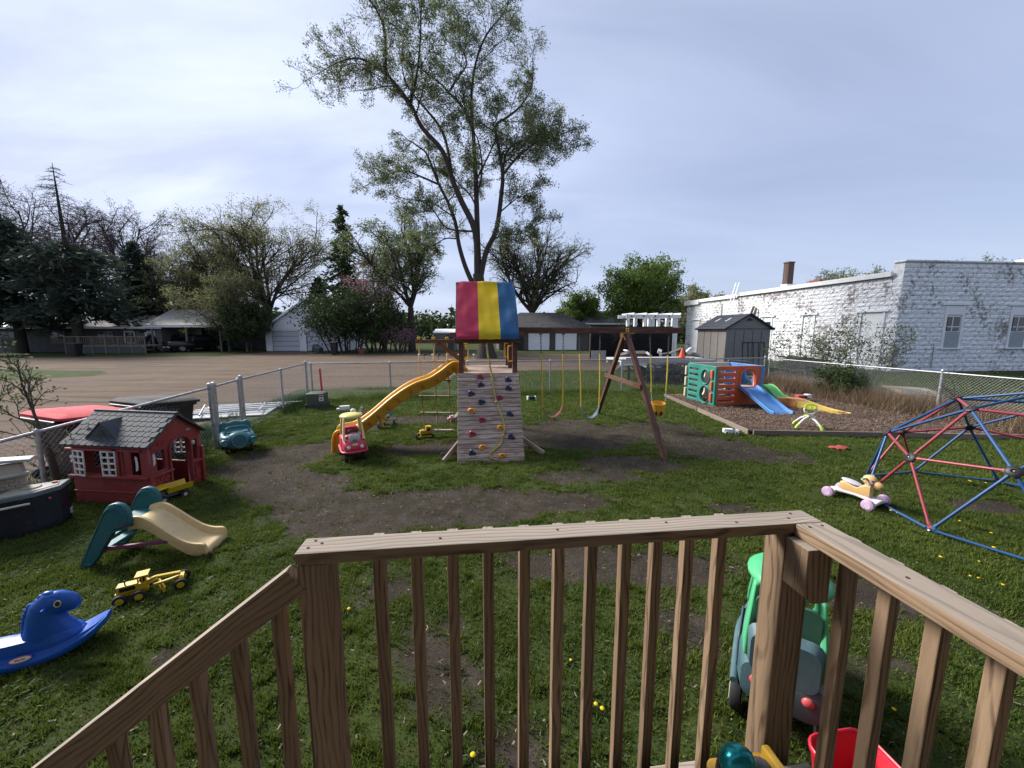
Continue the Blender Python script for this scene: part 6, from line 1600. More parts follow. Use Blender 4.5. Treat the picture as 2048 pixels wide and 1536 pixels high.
# right garage: hipped roof, white doors
gb = thing("grey_garage", "grey garage with hipped shingle roof and white doors behind the swings", "garage", (4.6, 44.2, 0), R(5))
part("wall", MB().box((-.6, 3.2, 1.15), (11.0, 6.4, 2.3)), simple("taupe_wall", (.10, .09, .085), .8, .15, 3), gb)
hx = 6.0
part("roof", MB().add([(-6.6, -.6, 2.25), (5.4, -.6, 2.25), (5.4, 7.0, 2.25), (-6.6, 7.0, 2.25), (-3.4, 3.2, 4.35), (1.6, 3.2, 4.35)], [(0, 1, 5, 4), (1, 2, 5), (2, 3, 4, 5), (3, 0, 4), (3, 2, 1, 0)]), M_SHNG, gb)
part("eave_trim", MB().box((-.6, -.62, 2.2), (12.0, .06, .14)), M_WSIDE, gb)
for x0, x1 in ((-5.7, -3.3), (-2.75, -.35), (.35, 2.8)):
    mt = M_BLACK if x0 < -5 else M_WSIDE
    d = part("garage_door", MB().box(((x0 + x1) / 2, -.03, 1.02), (x1 - x0, .08, 2.04)), mt, gb)
    for i in range(4): part("door_panel", MB().box(((x0 + x1) / 2, -.085, .26 + i * .51), (x1 - x0 - .08, .04, .47)), mt, d, bevel=.01)
part("white_side", MB().box((4.7, -.2, 1.15), (.5, .35, 2.3)), M_WSIDE, gb)
h3 = thing("distant_house", "distant house with low grey shingle roof behind the pergola", "house", (14.5, 56, 0), R(12))
part("wall", MB().box((0, 3, 1.6), (9.0, 6, 3.2)), M_TANWALL, h3); part("roof", MB().add([(-5.2, -.8, 3.2), (5.2, -.8, 3.2), (5.2, 6.8, 3.2), (-5.2, 6.8, 3.2), (-2.2, 3.0, 5.1), (2.2, 3.0, 5.1)], [(0, 1, 5, 4), (1, 2, 5), (2, 3, 4, 5), (3, 0, 4), (3, 2, 1, 0)]), M_SHNG, h3); part("eave_trim", MB().box((0, -.82, 3.15), (10.4, .06, .2)), M_WSIDE, h3)
for x in (-2.5, 1.0): part("window", MB().box((x, -.02, 1.9), (1.2, .08, 1.1)), M_GLASS, h3)
ss = thing("small_shed", "small pale shed with white roof seen beside the canopy post", "shed", (-7.4, 43, 0), R(4))
part("wall", MB().box((0, 1.2, 1.0), (2.3, 2.4, 2.0)), M_TANWALL, ss); part("roof", MB().beam((0, -.2, 1.95), (0, 2.7, 2.35), 2.7, .1), M_WSIDE, ss); part("door", MB().box((.5, -.02, .9), (.8, .06, 1.7)), M_DKWALL, ss)

# ------------------------------------------------------------------ parked vehicles
def vehicle(name, label, cat, loc, rz, mat, pickup=False):
    o = thing(name, label, cat, loc, rz)
    L, Wd = (5.4, 1.95) if pickup else (4.6, 1.85); h0 = .38
    rings = [rring(x, -w, w, z0, z1, .12) for x, w, z0, z1 in ((-L / 2, Wd / 2 - .08, .5, 1.02 if pickup else 1.08), (-L / 2 + .15, Wd / 2, h0, 1.1), (-.4, Wd / 2, h0, 1.1), (.9, Wd / 2, h0, 1.08), (L / 2 - .4, Wd / 2 - .03, h0, 1.0), (L / 2, Wd / 2 - .12, .45, .85))]
    part("body", MB().loft(rings), mat, o, smooth=40)
    x0, x1 = (-.75, 1.25) if pickup else (-L / 2 + .12, 1.0)
    part("cabin", MB().loft([[Vector((x, y, z)) for x, y in ((a, -w), (b, -w), (b, w), (a, w))] for a, b, w, z in ((x0, x1 + .35, Wd / 2 - .06, 1.06), (x0 + .25, x1 - .35, Wd / 2 - .20, 1.72), (x0 + .35, x1 - .5, Wd / 2 - .25, 1.76))]), mat, o, bevel=.05, smooth=40)
    part("side_glass", MB().box(((x0 + x1) / 2 - .05, Wd / 2 - .13, 1.38), (x1 - x0 - .5, .03, .38), (R(13), 0, 0)).box(((x0 + x1) / 2 - .05, -Wd / 2 + .13, 1.38), (x1 - x0 - .5, .03, .38), (R(-13), 0, 0)), M_GLASS, o)
    part("rear_window", MB().box((x0 + .10, 0, 1.40), (.03, Wd - .5, .40), (0, R(18), 0)), M_GLASS, o)
    part("windshield", MB().box((x1 + .06, 0, 1.38), (.03, Wd - .45, .50), (0, R(-48), 0)), M_GLASS, o)
    for s in (-1, 1): part("tail_light", MB().box((-L / 2 - .005, s * (Wd / 2 - .17), .92), (.06, .14, .30)), plastic("lamp_red", (.35, .01, .012), .25), o, bevel=.02)
    part("rear_bumper", MB().box((-L / 2 - .06, 0, .52), (.16, Wd - .08, .18)), metal("chrome_bumper", (.6, .6, .6), .25, .9) if pickup else mat, o, bevel=.03)
    pl = part("number_plate", MB().box((-L / 2 - .145, 0, .55), (.012, .32, .15)), simple("plate_white", (.65, .65, .66), .5, .1), o)
    for x in (-L * .31, L * .32):
        for s in (-1, 1): wheel(o, (x, s * (Wd / 2 - .08), .36), .37, .24, hub=metal("alloy", (.45, .45, .46), .35, .9), hubr=.62, spokes=6)
    if pickup: part("bed_interior", MB().box((-1.75, 0, 1.095), (1.75, Wd - .3, .03)), M_BLACK, o)
    return o
M_CAR = paint("black_car_paint", (.010, .011, .013), .18, .0)
M_NAVY = paint("dark_blue_car_paint", (.012, .016, .024), .18, .0)
vehicle("pickup_truck", "black pickup truck parked tail out before the carport", "pickup truck", (-33.9, 41.6, 0), R(62), M_CAR, True)
vehicle("parked_suv", "dark parked car left of the black pickup by the deck", "car", (-38.0, 42.9, 0), R(70), M_NAVY)
c1 = cart("dark wheeled bin on the grass before the dark ranch house", (-37.6, 33.2, 0), R(5), M_LIDB, h=1.1); c1.scale = (1.35, 1.2, 1.0)
c2 = cart("dark wheeled bin in front of the large dark bush", (-16.2, 35.2, 0), R(5), M_LIDB, h=1.15)
c3 = cart("green wheeled bin tipped over before the white garage", (-18.2, 36.9, .32), R(20), plastic("bin_green", (.012, .05, .035), .5, .08), plastic("bin_green", (.012, .05, .035), .5, .08)); c3.rotation_euler = (R(-78), 0, R(60))
fp = tag(MB().lathe([(.20, 0), (.28, .30), (.33, .32), (.33, .42), (.28, .42), (.24, .3)], (0, 0, 0), None, 16).build("flower_pot", simple("terracotta", (.30, .09, .05), .8, .15), smooth=40), "terracotta pot by the large dark bush", "flower pot"); fp.location = (-14.2, 36.4, 0)
ub2 = thing("meter_cabinet", "pale grey utility cabinet at the far left edge", "utility cabinet", (-44.8, 33.5, 0), R(5))
part("cabinet", MB().box((0, 0, .95), (.7, .45, 1.5)), simple("cabinet_grey", (.25, .27, .28), .6, .15), ub2, bevel=.03); part("cabinet_door", MB().box((0, -.235, 1.0), (.58, .02, 1.2)), simple("cabinet_grey", (.25, .27, .28), .6, .15), ub2, bevel=.01)

# ------------------------------------------------------------------ white block building on the right
t = NT("peeling_white_block"); v = t.n.new('ShaderNodeNewGeometry').outputs['Position']; g_ = v
n1 = t.noise(g_, 5.5, 7, .72); n2 = t.noise(v, .55, 5, .65); n3 = t.noise(g_, 18.0, 5, .7)
pw = t.mix(t.ramp(n3, [(.3, 0.0), (.75, 1.0)]), (.62, .64, .67), (.86, .87, .88))
k_ = t.math('ADD', n1, t.math('MULTIPLY', t.math('SUBTRACT', n2, .5), .9))
bare = t.mix(n3, (.13, .095, .085), (.24, .20, .19))
M_BLOCK = t.done(t.mix(t.ramp(k_, [(.555, 0.0), (.63, .8)]), pw, bare), .85, t.bump(n1, .5, .03), spec=.2)
M_MORT = simple("block_mortar", (.66, .67, .68), .9, .25, 6, .3)
bw = thing("white_block_building", "long white building of rock faced concrete blocks with peeling paint", "building", (0, 0, 0))
C0 = Vector((20.15, 20.4, 0)); dS = Vector((-.0995, .995, 0)); dFr = Vector((.995, .0995, 0))
SH, FHt = 5.05, 5.72
rb = random.Random(3)
def block_geo(w, h, rough=1.0):
    nx_, nz_ = 5, 4; vs = []
    for j in range(nz_):
        for i in range(nx_):
            x = w * (i / (nx_ - 1) - .5); z = h * (j / (nz_ - 1) - .5); e = i in (0, nx_ - 1) or j in (0, nz_ - 1)
            vs.append((x, -.006 if e else -.012 - rb.random() ** 2 * .05 * rough, z))
    fs = [(j * nx_ + i, j * nx_ + i + 1, (j + 1) * nx_ + i + 1, (j + 1) * nx_ + i) for j in range(nz_ - 1) for i in range(nx_ - 1)]
    n = len(vs); vs += [(-w / 2, .04, -h / 2), (w / 2, .04, -h / 2), (w / 2, .04, h / 2), (-w / 2, .04, h / 2)]
    fs += [(0, n, n + 1, nx_ - 1)[::-1], (nx_ * (nz_ - 1), nx_ * nz_ - 1, n + 2, n + 3)[::-1], (0, nx_ * (nz_ - 1), n + 3, n), (nx_ - 1, n + 1, n + 2, nx_ * nz_ - 1)]
    return vs, fs
BWd, BH = .50, .235
front_holes = [(2.72, 3.92, 1.25, 3.5), (6.72, 7.95, 1.25, 3.5)]
side_holes = [(.60, 2.0, .55, 3.2), (4.9, 5.95, .6, 3.2), (8.5, 9.6, .6, 3.2), (17.8, 19.1, .7, 3.2)]
variants = []
for k in range(24):
    vs, fs = block_geo(BWd - .018, BH - .016); me = bpy.data.meshes.new("block"); me.from_pydata(vs, [], fs); me.materials.append(M_BLOCK)
    at = me.attributes.new("grain", 'FLOAT_VECTOR', 'POINT'); at.data.foreach_set("vector", np.array([(p[0] + k * 7.1, p[1], p[2] + k * 3.3) for p in vs], np.float32).ravel()); variants.append(me)
def blocks(face, length, height, holes, singles):
    vs_all = MB(); count = 0
    O, X_, N_ = (C0, dFr, Vector((.0995, -.995, 0))) if face == 'f' else (C0, dS, Vector((-.995, -.0995, 0)))
    rows = int(height / BH)
    for r_ in range(rows):
        off = (r_ % 2) * BWd / 2
        for c_ in range(int(length / BWd) + 1):
            s = c_ * BWd + off + (0 if off else 0); z = (r_ + .5) * BH
            a, b = max(s, .0), min(s + BWd, length)
            if r_ % 2 and c_ == 0: cells = [(0, BWd / 2), (a, b)]
            else: cells = [(a, b)]
            for a, b in cells:
                if b - a < .1: continue
                if any(a < hx1 - .03 and b > hx0 + .03 and z - BH / 2 < hz1 - .02 and z + BH / 2 > hz0 + .02 for hx0, hx1, hz0, hz1 in holes):
                    # trim the block to the opening's edge
                    hh = [h for h in holes if a < h[1] and b > h[0] and z - BH / 2 < h[3] and z + BH / 2 > h[2]][0]
                    if a < hh[0] - .08: b = hh[0]
                    elif b > hh[1] + .08: a = hh[1]
                    else: continue
                xd = X_ if face == 'f' else -X_
                M = frame(O + X_ * ((a + b) / 2) + Vector((0, 0, z)) + N_ * .0, xd, (0, 0, 1)); M = M @ Matrix.Rotation(R(-90), 4, 'X') @ Matrix.Identity(4)
                M = Matrix((xd, -N_, Vector((0, 0, 1)))).transposed().to_4x4(); M.translation = O + X_ * ((a + b) / 2) + Vector((0, 0, z))
                if singles and count < singles and a < 6.2:
                    count += 1
                    share("block", variants[rb.randrange(24)], None, bw, M @ Matrix.Scale((b - a) / BWd, 4, (1, 0, 0)) @ (Matrix.Rotation(math.pi, 4, 'Y') if rb.random() < .5 else Matrix.Identity(4)))
                else:
                    vs, fs = block_geo(b - a - .018, BH - .016, 1.0); n = len(vs)
                    vs_all.add([M @ Vector(p) for p in vs], fs, [(O + X_ * ((a + b) / 2) + Vector((p[0], p[1] + (9 if face == 's' else 0), z + p[2]))) for p in vs])
    o = part("block_facing", vs_all, M_BLOCK, bw); o["kind"] = "stuff"
blocks('f', 9.5, FHt, front_holes, 290); blocks('s', 20.3, SH, side_holes, 0)
# cores just behind the facing
ctr = lambda a, b, z: C0 + dFr * a + dS * b + Vector((0, 0, z))
RB = Matrix((dFr, dS, Vector((0, 0, 1)))).transposed()
part("core_wall", MB().box(ctr(4.76, .29, FHt / 2), (9.46, .5, FHt - .02), RB), M_MORT, bw)
part("core_wall", MB().box(ctr(6.0, 10.45, SH / 2 - .02), (11.9, 19.7, SH - .06), RB), M_MORT, bw)
part("parapet_cap", MB().box(ctr(4.76, .22, FHt + .03), (9.62, .62, .09), RB), M_BLOCK, bw, bevel=.02); part("parapet_step", MB().box(ctr(8.35, .22, FHt + .16), (2.2, .6, .2), RB), M_BLOCK, bw, bevel=.02)
M_FASC = paint("white_fascia", (.76, .76, .75), .6, .25, (.30, .22, .17), 3)
part("roof_fascia", MB().box(ctr(-.14, 6.4, SH + .10), (.12, 11.9, .26), RB), M_FASC, bw, bevel=.01); part("roof_fascia", MB().box(ctr(-.14, 15.2, SH + .0), (.14, 5.6, .26), RB), M_FASC, bw, bevel=.01); part("roof_fascia", MB().box(ctr(-.15, 19.2, SH - .10), (.18, 2.5, .42), RB), M_FASC, bw, bevel=.01)
part("roof_deck", MB().box(ctr(6.0, 10.4, SH + .1), (12.2, 19.9, .14), RB), M_FASC, bw)
M_BOARD = paint("painted_board", (.76, .78, .79), .6, .15, (.40, .40, .40), 4)
for (a, b, z0, z1), glass in zip(front_holes, (1, 1)):
    fr = part("window_frame", MB().box(ctr((a + b) / 2, .06, (z0 + z1) / 2), (b - a, .10, z1 - z0), RB), M_BOARD, bw)
    part("lintel", MB().box(ctr((a + b) / 2, -.03, z1 + .08), (b - a + .45, .12, .12), RB), M_BOARD, bw, bevel=.01); part("sill", MB().box(ctr((a + b) / 2, -.05, z0 - .0), (b - a + .1, .18, .08), RB), M_BOARD, fr, bevel=.01)
    part("casing", MB().box(ctr(a + .08, -.02, (z0 + z1) / 2), (.15, .07, z1 - z0), RB).box(ctr(b - .08, -.02, (z0 + z1) / 2), (.15, .07, z1 - z0), RB).box(ctr((a + b) / 2, -.02, z1 - .25), (b - a, .06, .45), RB), M_BOARD, fr, bevel=.01)
    gl = part("glass_pane", MB().box(ctr((a + b) / 2, -.01, z0 + 1.30), (.72, .05, .74), RB), M_GLASS, fr); part("muntin", MB().box(ctr((a + b) / 2 - .1, -.045, z0 + 1.30), (.04, .03, .74), RB).box(ctr((a + b) / 2, -.045, z0 + 1.15), (.72, .03, .04), RB), M_BOARD, gl)
    part("lower_board", MB().box(ctr((a + b) / 2, -.015, z0 + .47), (b - a - .3, .06, .82), RB), simple("grey_board", (.30, .33, .36), .7, .1, 4), fr, bevel=.01)
for i, (a, b, z0, z1) in enumerate(side_holes):
    fr = part("boarded_opening", MB().box(ctr(.05, (a + b) / 2, (z0 + z1) / 2), (.10, b - a, z1 - z0), RB), M_BOARD, bw)
    part("lintel", MB().box(ctr(-.05, (a + b) / 2, z1 + .07), (.14, b - a + .4, .12), RB), M_BOARD, fr, bevel=.01); part("casing", MB().box(ctr(-.02, a + .06, (z0 + z1) / 2), (.08, .12, z1 - z0), RB).box(ctr(-.02, b - .06, (z0 + z1) / 2), (.08, .12, z1 - z0), RB), M_BOARD, fr)
    if i == 2: part("glass_pane", MB().box(ctr(-.015, (a + b) / 2, z1 - .75), (.05, .72, .8), RB), M_GLASS, fr)
t = NT("old_brick"); v = t.coord("Object"); bt = t.n.new("ShaderNodeTexBrick"); t.l.new(t.coord("Object", (1, 1, 1), (R(90), 0, 0)), bt.inputs["Vector"]); bt.inputs["Scale"].default_value = 4.0
bt.inputs["Color1"].default_value = (.075, .032, .024, 1); bt.inputs["Color2"].default_value = (.055, .028, .022, 1); bt.inputs["Mortar"].default_value = (.12, .10, .09, 1)
M_BRICK = t.done(bt.outputs["Color"], .9, t.bump(t.noise(v, 12, 4), .4, .03))
chm = part("chimney", MB().box(ctr(1.3, 9.0, 6.15), (.46, .46, 2.0), RB), M_BRICK, bw); part("chimney_base", MB().box(ctr(1.3, 9.0, 5.36), (.62, .62, .5), RB), M_FASC, chm, bevel=.02); part("chimney_cap", MB().box(ctr(1.3, 9.0, 7.18), (.52, .52, .09), RB), M_BRICK, chm)
part("roof_vent", MB().box(ctr(.8, 5.9, 5.4), (.5, .8, .25), RB), simple("vent_red", (.25, .07, .05), .7), bw)
part("meter_box", MB().box(ctr(-.14, 14.6, 2.2), (.22, .55, .9), RB), M_GALV, bw, bevel=.01); part("conduit", MB().cyl(ctr(-.08, 14.5, 2.6), ctr(-.08, 14.5, 4.6), .04, n=8).cyl(ctr(-.08, 14.6, .1), ctr(-.08, 14.6, 1.8), .04, n=8), M_GALV, bw)
part("air_conditioner", MB().box(ctr(-.25, 16.5, 1.7), (.5, .7, .5), RB), simple("ac_beige", (.40, .38, .34), .6, .1), bw, bevel=.02); part("downspout", MB().cyl(ctr(2.3, -.07, .2), ctr(2.3, -.07, 1.35), .025, n=8), M_GALV, bw)
ld = thing("extension_ladder", "aluminium extension ladder leaning on the white building roof edge", "ladder", (0, 0, 0))
la, lb_ = ctr(-1.75, 12.5, .0), ctr(-.16, 12.5, 6.15); lw = dS * .2
for s in (-1, 1): part("ladder_rail", MB().beam(la + lw * s, lb_ + lw * s, .04, .08, dS), metal("aluminium", (.62, .63, .64), .4, .8), ld)
for i in range(19): part("rung", MB().cyl(la.lerp(lb_, (i + .5) / 19) - lw, la.lerp(lb_, (i + .5) / 19) + lw, .017, n=6), metal("aluminium", (.62, .63, .64), .4, .8), ld)
lm = thing("leaning_planks", "two brown planks leaning on the white building beside the ladder", "planks", (0, 0, 0))
for i in range(2): part("plank", MB().beam(ctr(-1.0, 11.0 - i * .25, .0), ctr(-.15, 10.4 - i * .3, 4.1 - .15 * i), .18, .04, dS), M_EDGE, lm)

# ------------------------------------------------------------------ storage shed, trailer, screen, pergola, clutter
M_SHD = simple("shed_grey", (.20, .195, .19), .6, .1, 5, .08); M_SHD2 = simple("shed_trim_dark", (.030, .031, .034), .6, .1)
sh = thing("storage_shed", "grey resin storage shed with dark shingle roof beside the white building", "shed", (10.35, 18.8, 0), R(7))
sw, sdp, se, sr_ = 2.34, 2.25, 2.33, 2.98
panel("gable_wall", [(0, 0), (sw, 0), (sw, se), (sw / 2, sr_ - .04), (0, se)], [], .06, M_SHD, sh, XZ(0)); panel("gable_wall", [(0, 0), (sw, 0), (sw, se), (sw / 2, sr_ - .04), (0, se)], [], .06, M_SHD, sh, XZ(sdp))
part("side_wall", MB().box((.03, sdp / 2, se / 2), (.05, sdp - .06, se)), simple("shed_side_taupe", (.26, .235, .21), .6, .1, 5, .08), sh); part("side_wall", MB().box((sw - .03, sdp / 2, se / 2), (.05, sdp - .06, se)), M_SHD, sh)
for i in range(1, 5): part("wall_groove", MB().box((sw * i / 5, -.034, 1.1), (.015, .012, 2.2)), M_SHD2, sh)
for i in range(1, 4): part("wall_groove", MB().box((.0, sdp * i / 4, 1.1), (.014, .012, 2.2)), M_SHD2, sh)
part("band", MB().box((sw / 2, -.036, se - .05), (sw, .014, .03)), M_SHD2, sh)
part("gable_vent", MB().prism([(-.18, 0), (.18, 0), (0, .13)], .03, frame((sw / 2, -.045, sr_ - .30), (1, 0, 0), (0, 0, 1))), M_SHD2, sh)
for s in (-1, 1):
    dn = Vector((s * (sw / 2 + .14), 0, -(sr_ - se) - .08)); Ln = dn.length; dnn = dn.normalized(); ap = Vector((sw / 2, sdp / 2, sr_))
    rf = part("roof_slope", MB().beam(ap, ap + dn, sdp + .2, .05), M_SHD2, sh)
    if s < 0:
        for r_ in range(6):
            nn = dnn.cross(Vector((0, 1, 0))); nn = nn if nn.z > 0 else -nn
            part("shingle_course", MB().beam(ap + dnn * (r_ * Ln / 6) + nn * .032, ap + dnn * ((r_ + 1) * Ln / 6) + nn * .045, sdp + .18, .018), simple("shed_shingle", (.085, .087, .093), .7, .2), rf)
        for yy in (.75, 1.55): part("skylight", MB().beam(ap + dnn * (Ln * .28) + nn * .055 + Vector((0, yy - sdp / 2, 0)), ap + dnn * (Ln * .5) + nn * .055 + Vector((0, yy - sdp / 2, 0)), .12, .02), M_WHITE, rf)
part("rake_trim", MB().beam((-.16, -.11, se - .07), (sw / 2, -.11, sr_ + .02), .05, .07).beam((sw + .16, -.11, se - .07), (sw / 2, -.11, sr_ + .02), .05, .07), M_SHD2, sh)
M_BLKST = paint("black_steel", (.014, .014, .015), .45, .15, (.06, .04, .03), 12)
tg = thing("trailer_gate", "black steel mesh trailer gate standing before the grey shed", "trailer gate", (10.25, 17.0, 0), R(6), rot=(R(-6), 0, R(6)))
part("gate_frame", MB().box((.5, 0, 1.68), (1.08, .05, .05)).box((.5, 0, .25), (1.08, .05, .05)).box((-.02, 0, .95), (.05, .05, 1.5)).box((1.02, 0, .95), (.05, .05, 1.5)).box((.25, 0, .95), (.05, .04, 1.45)).box((.5, 0, .95), (.05, .04, 1.45)).box((.77, 0, .95), (.05, .04, 1.45)), M_BLKST, tg)
m = MB()
for i in range(12): m.box((.5, 0, .3 + i * .12), (1.04, .008, .008))
part("gate_mesh", m, M_BLKST, tg)["kind"] = "stuff"
jr0 = random.Random(4)
tr = thing("flatbed_trailer", "white flatbed trailer behind the back fence with a traffic cone on it", "trailer", (6.6, 17.3, 0), R(5))
part("deck", MB().box((0, 0, .92), (4.2, 1.9, .10)), simple("trailer_bed", (.50, .50, .50), .6, .2), tr, bevel=.01); part("red_rail", MB().box((-.4, -.98, 1.03), (3.0, .05, .06)), simple("trailer_red", (.28, .05, .05), .6), tr); part("frame", MB().box((0, -.85, .80), (4.2, .08, .14)).box((0, .85, .80), (4.2, .08, .14)).beam((2.1, 0, .80), (3.4, 0, .6), .12, .12), M_WHITE, tr, bevel=.01)
for x in (-.5, .4):
    for s in (-1, 1): wheel(tr, (x, s * .72, .28), .28, .2, hub=M_BLACK)
part("leg", MB().box((1.6, -.8, .4), (.08, .08, .8)).box((-1.7, -.8, .4), (.08, .08, .8)), M_BLKST, tr)
for i, (x_, y_, l_) in enumerate(((6.3, 15.9, "black steel rack frame behind the bucket swing"), (7.6, 16.1, "black steel rack frame left of the climbing cube"))):
    rk = thing("steel_rack", l_, "steel rack", (x_, y_, 0), R(6))
    for xx in (-.55, .55):
        for yy in (-.3, .3): part("leg", MB().box((xx, yy, .4), (.05, .05, .8)), M_BLKST, rk)
    for zz in (.35, .6, .8): part("shelf_bar", MB().box((0, -.3, zz), (1.15, .04, .05)).box((0, .3, zz), (1.15, .04, .05)).box((-.55, 0, zz), (.04, .6, .05)).box((.55, 0, zz), (.04, .6, .05)), M_BLKST, rk)
    for q in range(7): part("slat", MB().box((-.45 + q * .15, 0, .62), (.04, .62, .03), (0, 0, jr0.uniform(-.2, .2))), M_BLKST, rk)
    part("load", MB().box((.05, 0, .72), (.7, .4, .16), (0, .05, .2)), M_SHD2, rk, bevel=.02)
cn = thing("traffic_cone", "orange traffic cone standing on the white trailer", "traffic cone", (7.55, 17.1, .972))
part("cone", MB().lathe([(.15, .03), (.055, .36), (.032, .45), (.02, .46)], (0, 0, 0), None, 16), plastic("cone_orange", (.75, .075, .02), .45, .05, .1), cn, smooth=40); part("cone_base", MB().box((0, 0, .018), (.36, .36, .034)), plastic("cone_orange", (.75, .075, .02), .45, .05, .1), cn, bevel=.008)
jp = thing("scrap_pile", "heap of white and dark scrap behind the white trailer", "scrap heap", (7.5, 20.3, 0), R(0))
jr = random.Random(9)
for i in range(34):
    c_ = (jr.uniform(-1.6, 1.9), jr.uniform(-.8, .8), jr.uniform(.1, 1.25))
    part("scrap_piece", MB().box(c_, (jr.uniform(.1, .9), jr.uniform(.06, .4), jr.uniform(.04, .3)), (jr.uniform(-.6, .6), jr.uniform(-.6, .6), jr.uniform(0, 3))), [M_WHITE, M_BLACK, M_EDGE, M_GALV, M_SHD][jr.randrange(5)], jp)
fw = thing("firewood_pile", "low pile of cut branches and firewood behind the fence corner", "wood pile", (9.6, 16.4, 0))
for i in range(60):
    a = jr.uniform(-.5, .5); x = jr.uniform(-2.8, 2.6); z = .06 + abs(jr.gauss(0, .28)) ; y = jr.uniform(-.5, .5); L_ = jr.uniform(.4, 1.3)
    part("branch", MB().cyl((x, y, z), (x + L_ * math.cos(a), y + L_ * math.sin(a), z + jr.uniform(-.15, .2)), jr.uniform(.025, .06), n=6), M_EDGE if i % 3 else simple("bark_dark", (.05, .042, .036), .9, .3, 8, .5), fw)
lp = thing("lumber_stack", "stack of weathered lumber against the white building", "lumber stack", (14.6, 19.4, 0), R(80))
for r_ in range(5):
    for i in range(4): part("plank", MB().box((jr.uniform(-.2, .2), i * .26 - .4, .25 + r_ * .14), (3.2, .22, .06), (0, jr.uniform(-.02, .02), jr.uniform(-.05, .05))), M_EDGE, lp)
sc = thing("black_screen", "black fabric privacy screen between the garage and white building", "screen", (5.75, 28.2, 0), R(7))
M_FAB = simple("black_fabric", (.010, .010, .011), .95, .3, 3, .2)
m = MB(); xs = [i * .42 for i in range(16)]; m.loft([[Vector((x, .05 * math.sin(x * 4.3), z)) for x in xs] for z in (.25, .9, 1.6, 2.5)], cap=False, closed=False); o = part("fabric", m, M_FAB, sc, smooth=60); o.modifiers.new("thick", 'SOLIDIFY').thickness = .02
for i in range(5): part("post", MB().box((i * 1.57, .12, 1.25), (.09, .09, 2.5)), M_EDGE, sc)
part("plywood_panel", MB().box((.55, -.15, .38), (1.1, .03, .76)), simple("plywood_pale", (.40, .38, .34), .8, .15, 3), sc)
pg = thing("white_pergola", "white pergola posts and beams rising behind the black screen", "pergola", (9.1, 30.6, 0), R(7))
M_PERG = paint("pergola_white", (.76, .77, .78), .55, .15, (.4, .38, .36), 3)
for x in (.6, 1.75, 2.05, 3.25, 3.75, 4.0):
    for y in (0, 1.4): 
        if y and x in (1.75, 3.75): continue
        part("post", MB().box((x, y, 1.6), (.22, .22, 3.2)), M_PERG, pg)
part("beam", MB().box((2.05, -.13, 3.32), (4.5, .08, .28)), M_PERG, pg); part("beam", MB().box((2.05, 1.53, 3.32), (4.5, .08, .28)), M_PERG, pg)
for x in (.3, 1.3, 2.2, 3.4, 4.1): part("rafter", MB().box((x, .7, 3.50), (.07, 2.4, .14)), M_PERG, pg)
for x in (.2, 1.2, 2.15, 3.3): part("bolt_cap", MB().cyl((x, -.18, 3.32), (x, -.20, 3.32), .06, n=8), M_BLACK, pg)
bxw = thing("wooden_hatch_box", "low wooden cold frame box with pale lid in the dry grass", "wooden box", (11.55, 10.9, 0), R(-8))
part("box_side", MB().box((0, 0, .22), (.95, .7, .44)), M_EDGE, bxw); part("lid_frame", MB().box((0, 0, .47), (1.15, .85, .05), (R(8), R(3), 0)), wood("straw_board", (.36, .28, .19), (.28, .21, .14), (.42, .35, .26), .9), bxw); part("lid_glass", MB().box((-.05, -.02, .50), (.62, .38, .012), (R(8), R(3), 0)), simple("green_glass", (.13, .20, .17), .25, .2), bxw)
for i in range(9):
    x = -7.1 + i * .52 + jr.uniform(-.1, .1); bk_ = i % 2
    o = MB().cyl((0, 0, -.05), (0, 0, .35), .015, n=6).sphere((.05, 0, .40), (.12, .05, .07), 8, 6).build("lawn_ornament", M_BLACK if bk_ else M_WHITE, smooth=60)
    o.location = (x, 29.0 + jr.uniform(-.2, .2), 0); tag(o, "small black bird ornament on a stick left of the big trunk" if bk_ else "small white bird ornament on a stick left of the big trunk", "lawn ornament", "lawn ornaments by the big tree")
# ------------------------------------------------------------------ trees
def bark(name, c):
    if name in _cache: return _cache[name]
    t = NT(name); g = t.coord("grain", (.6, 4, 4)); n1 = t.noise(g, 3.0, 7, .7, .6); n2 = t.noise(t.coord("Object"), .6, 3)
    col = t.mix(t.ramp(n1, [(.35, 0.0), (.68, 1.0)]), mulc(c, .55), mulc(c, 1.35))
    _cache[name] = t.done(t.mix(t.math('MULTIPLY', n2, .4), col, mulc(c, .7)), .95, t.bump(n1, .9, .05), spec=.15); return _cache[name]
M_BARK = bark("bark_grey_brown", (.072, .060, .052)); M_BARKD = bark("bark_dark", (.050, .043, .038)); M_BARKP = bark("bark_pale", (.085, .075, .062))

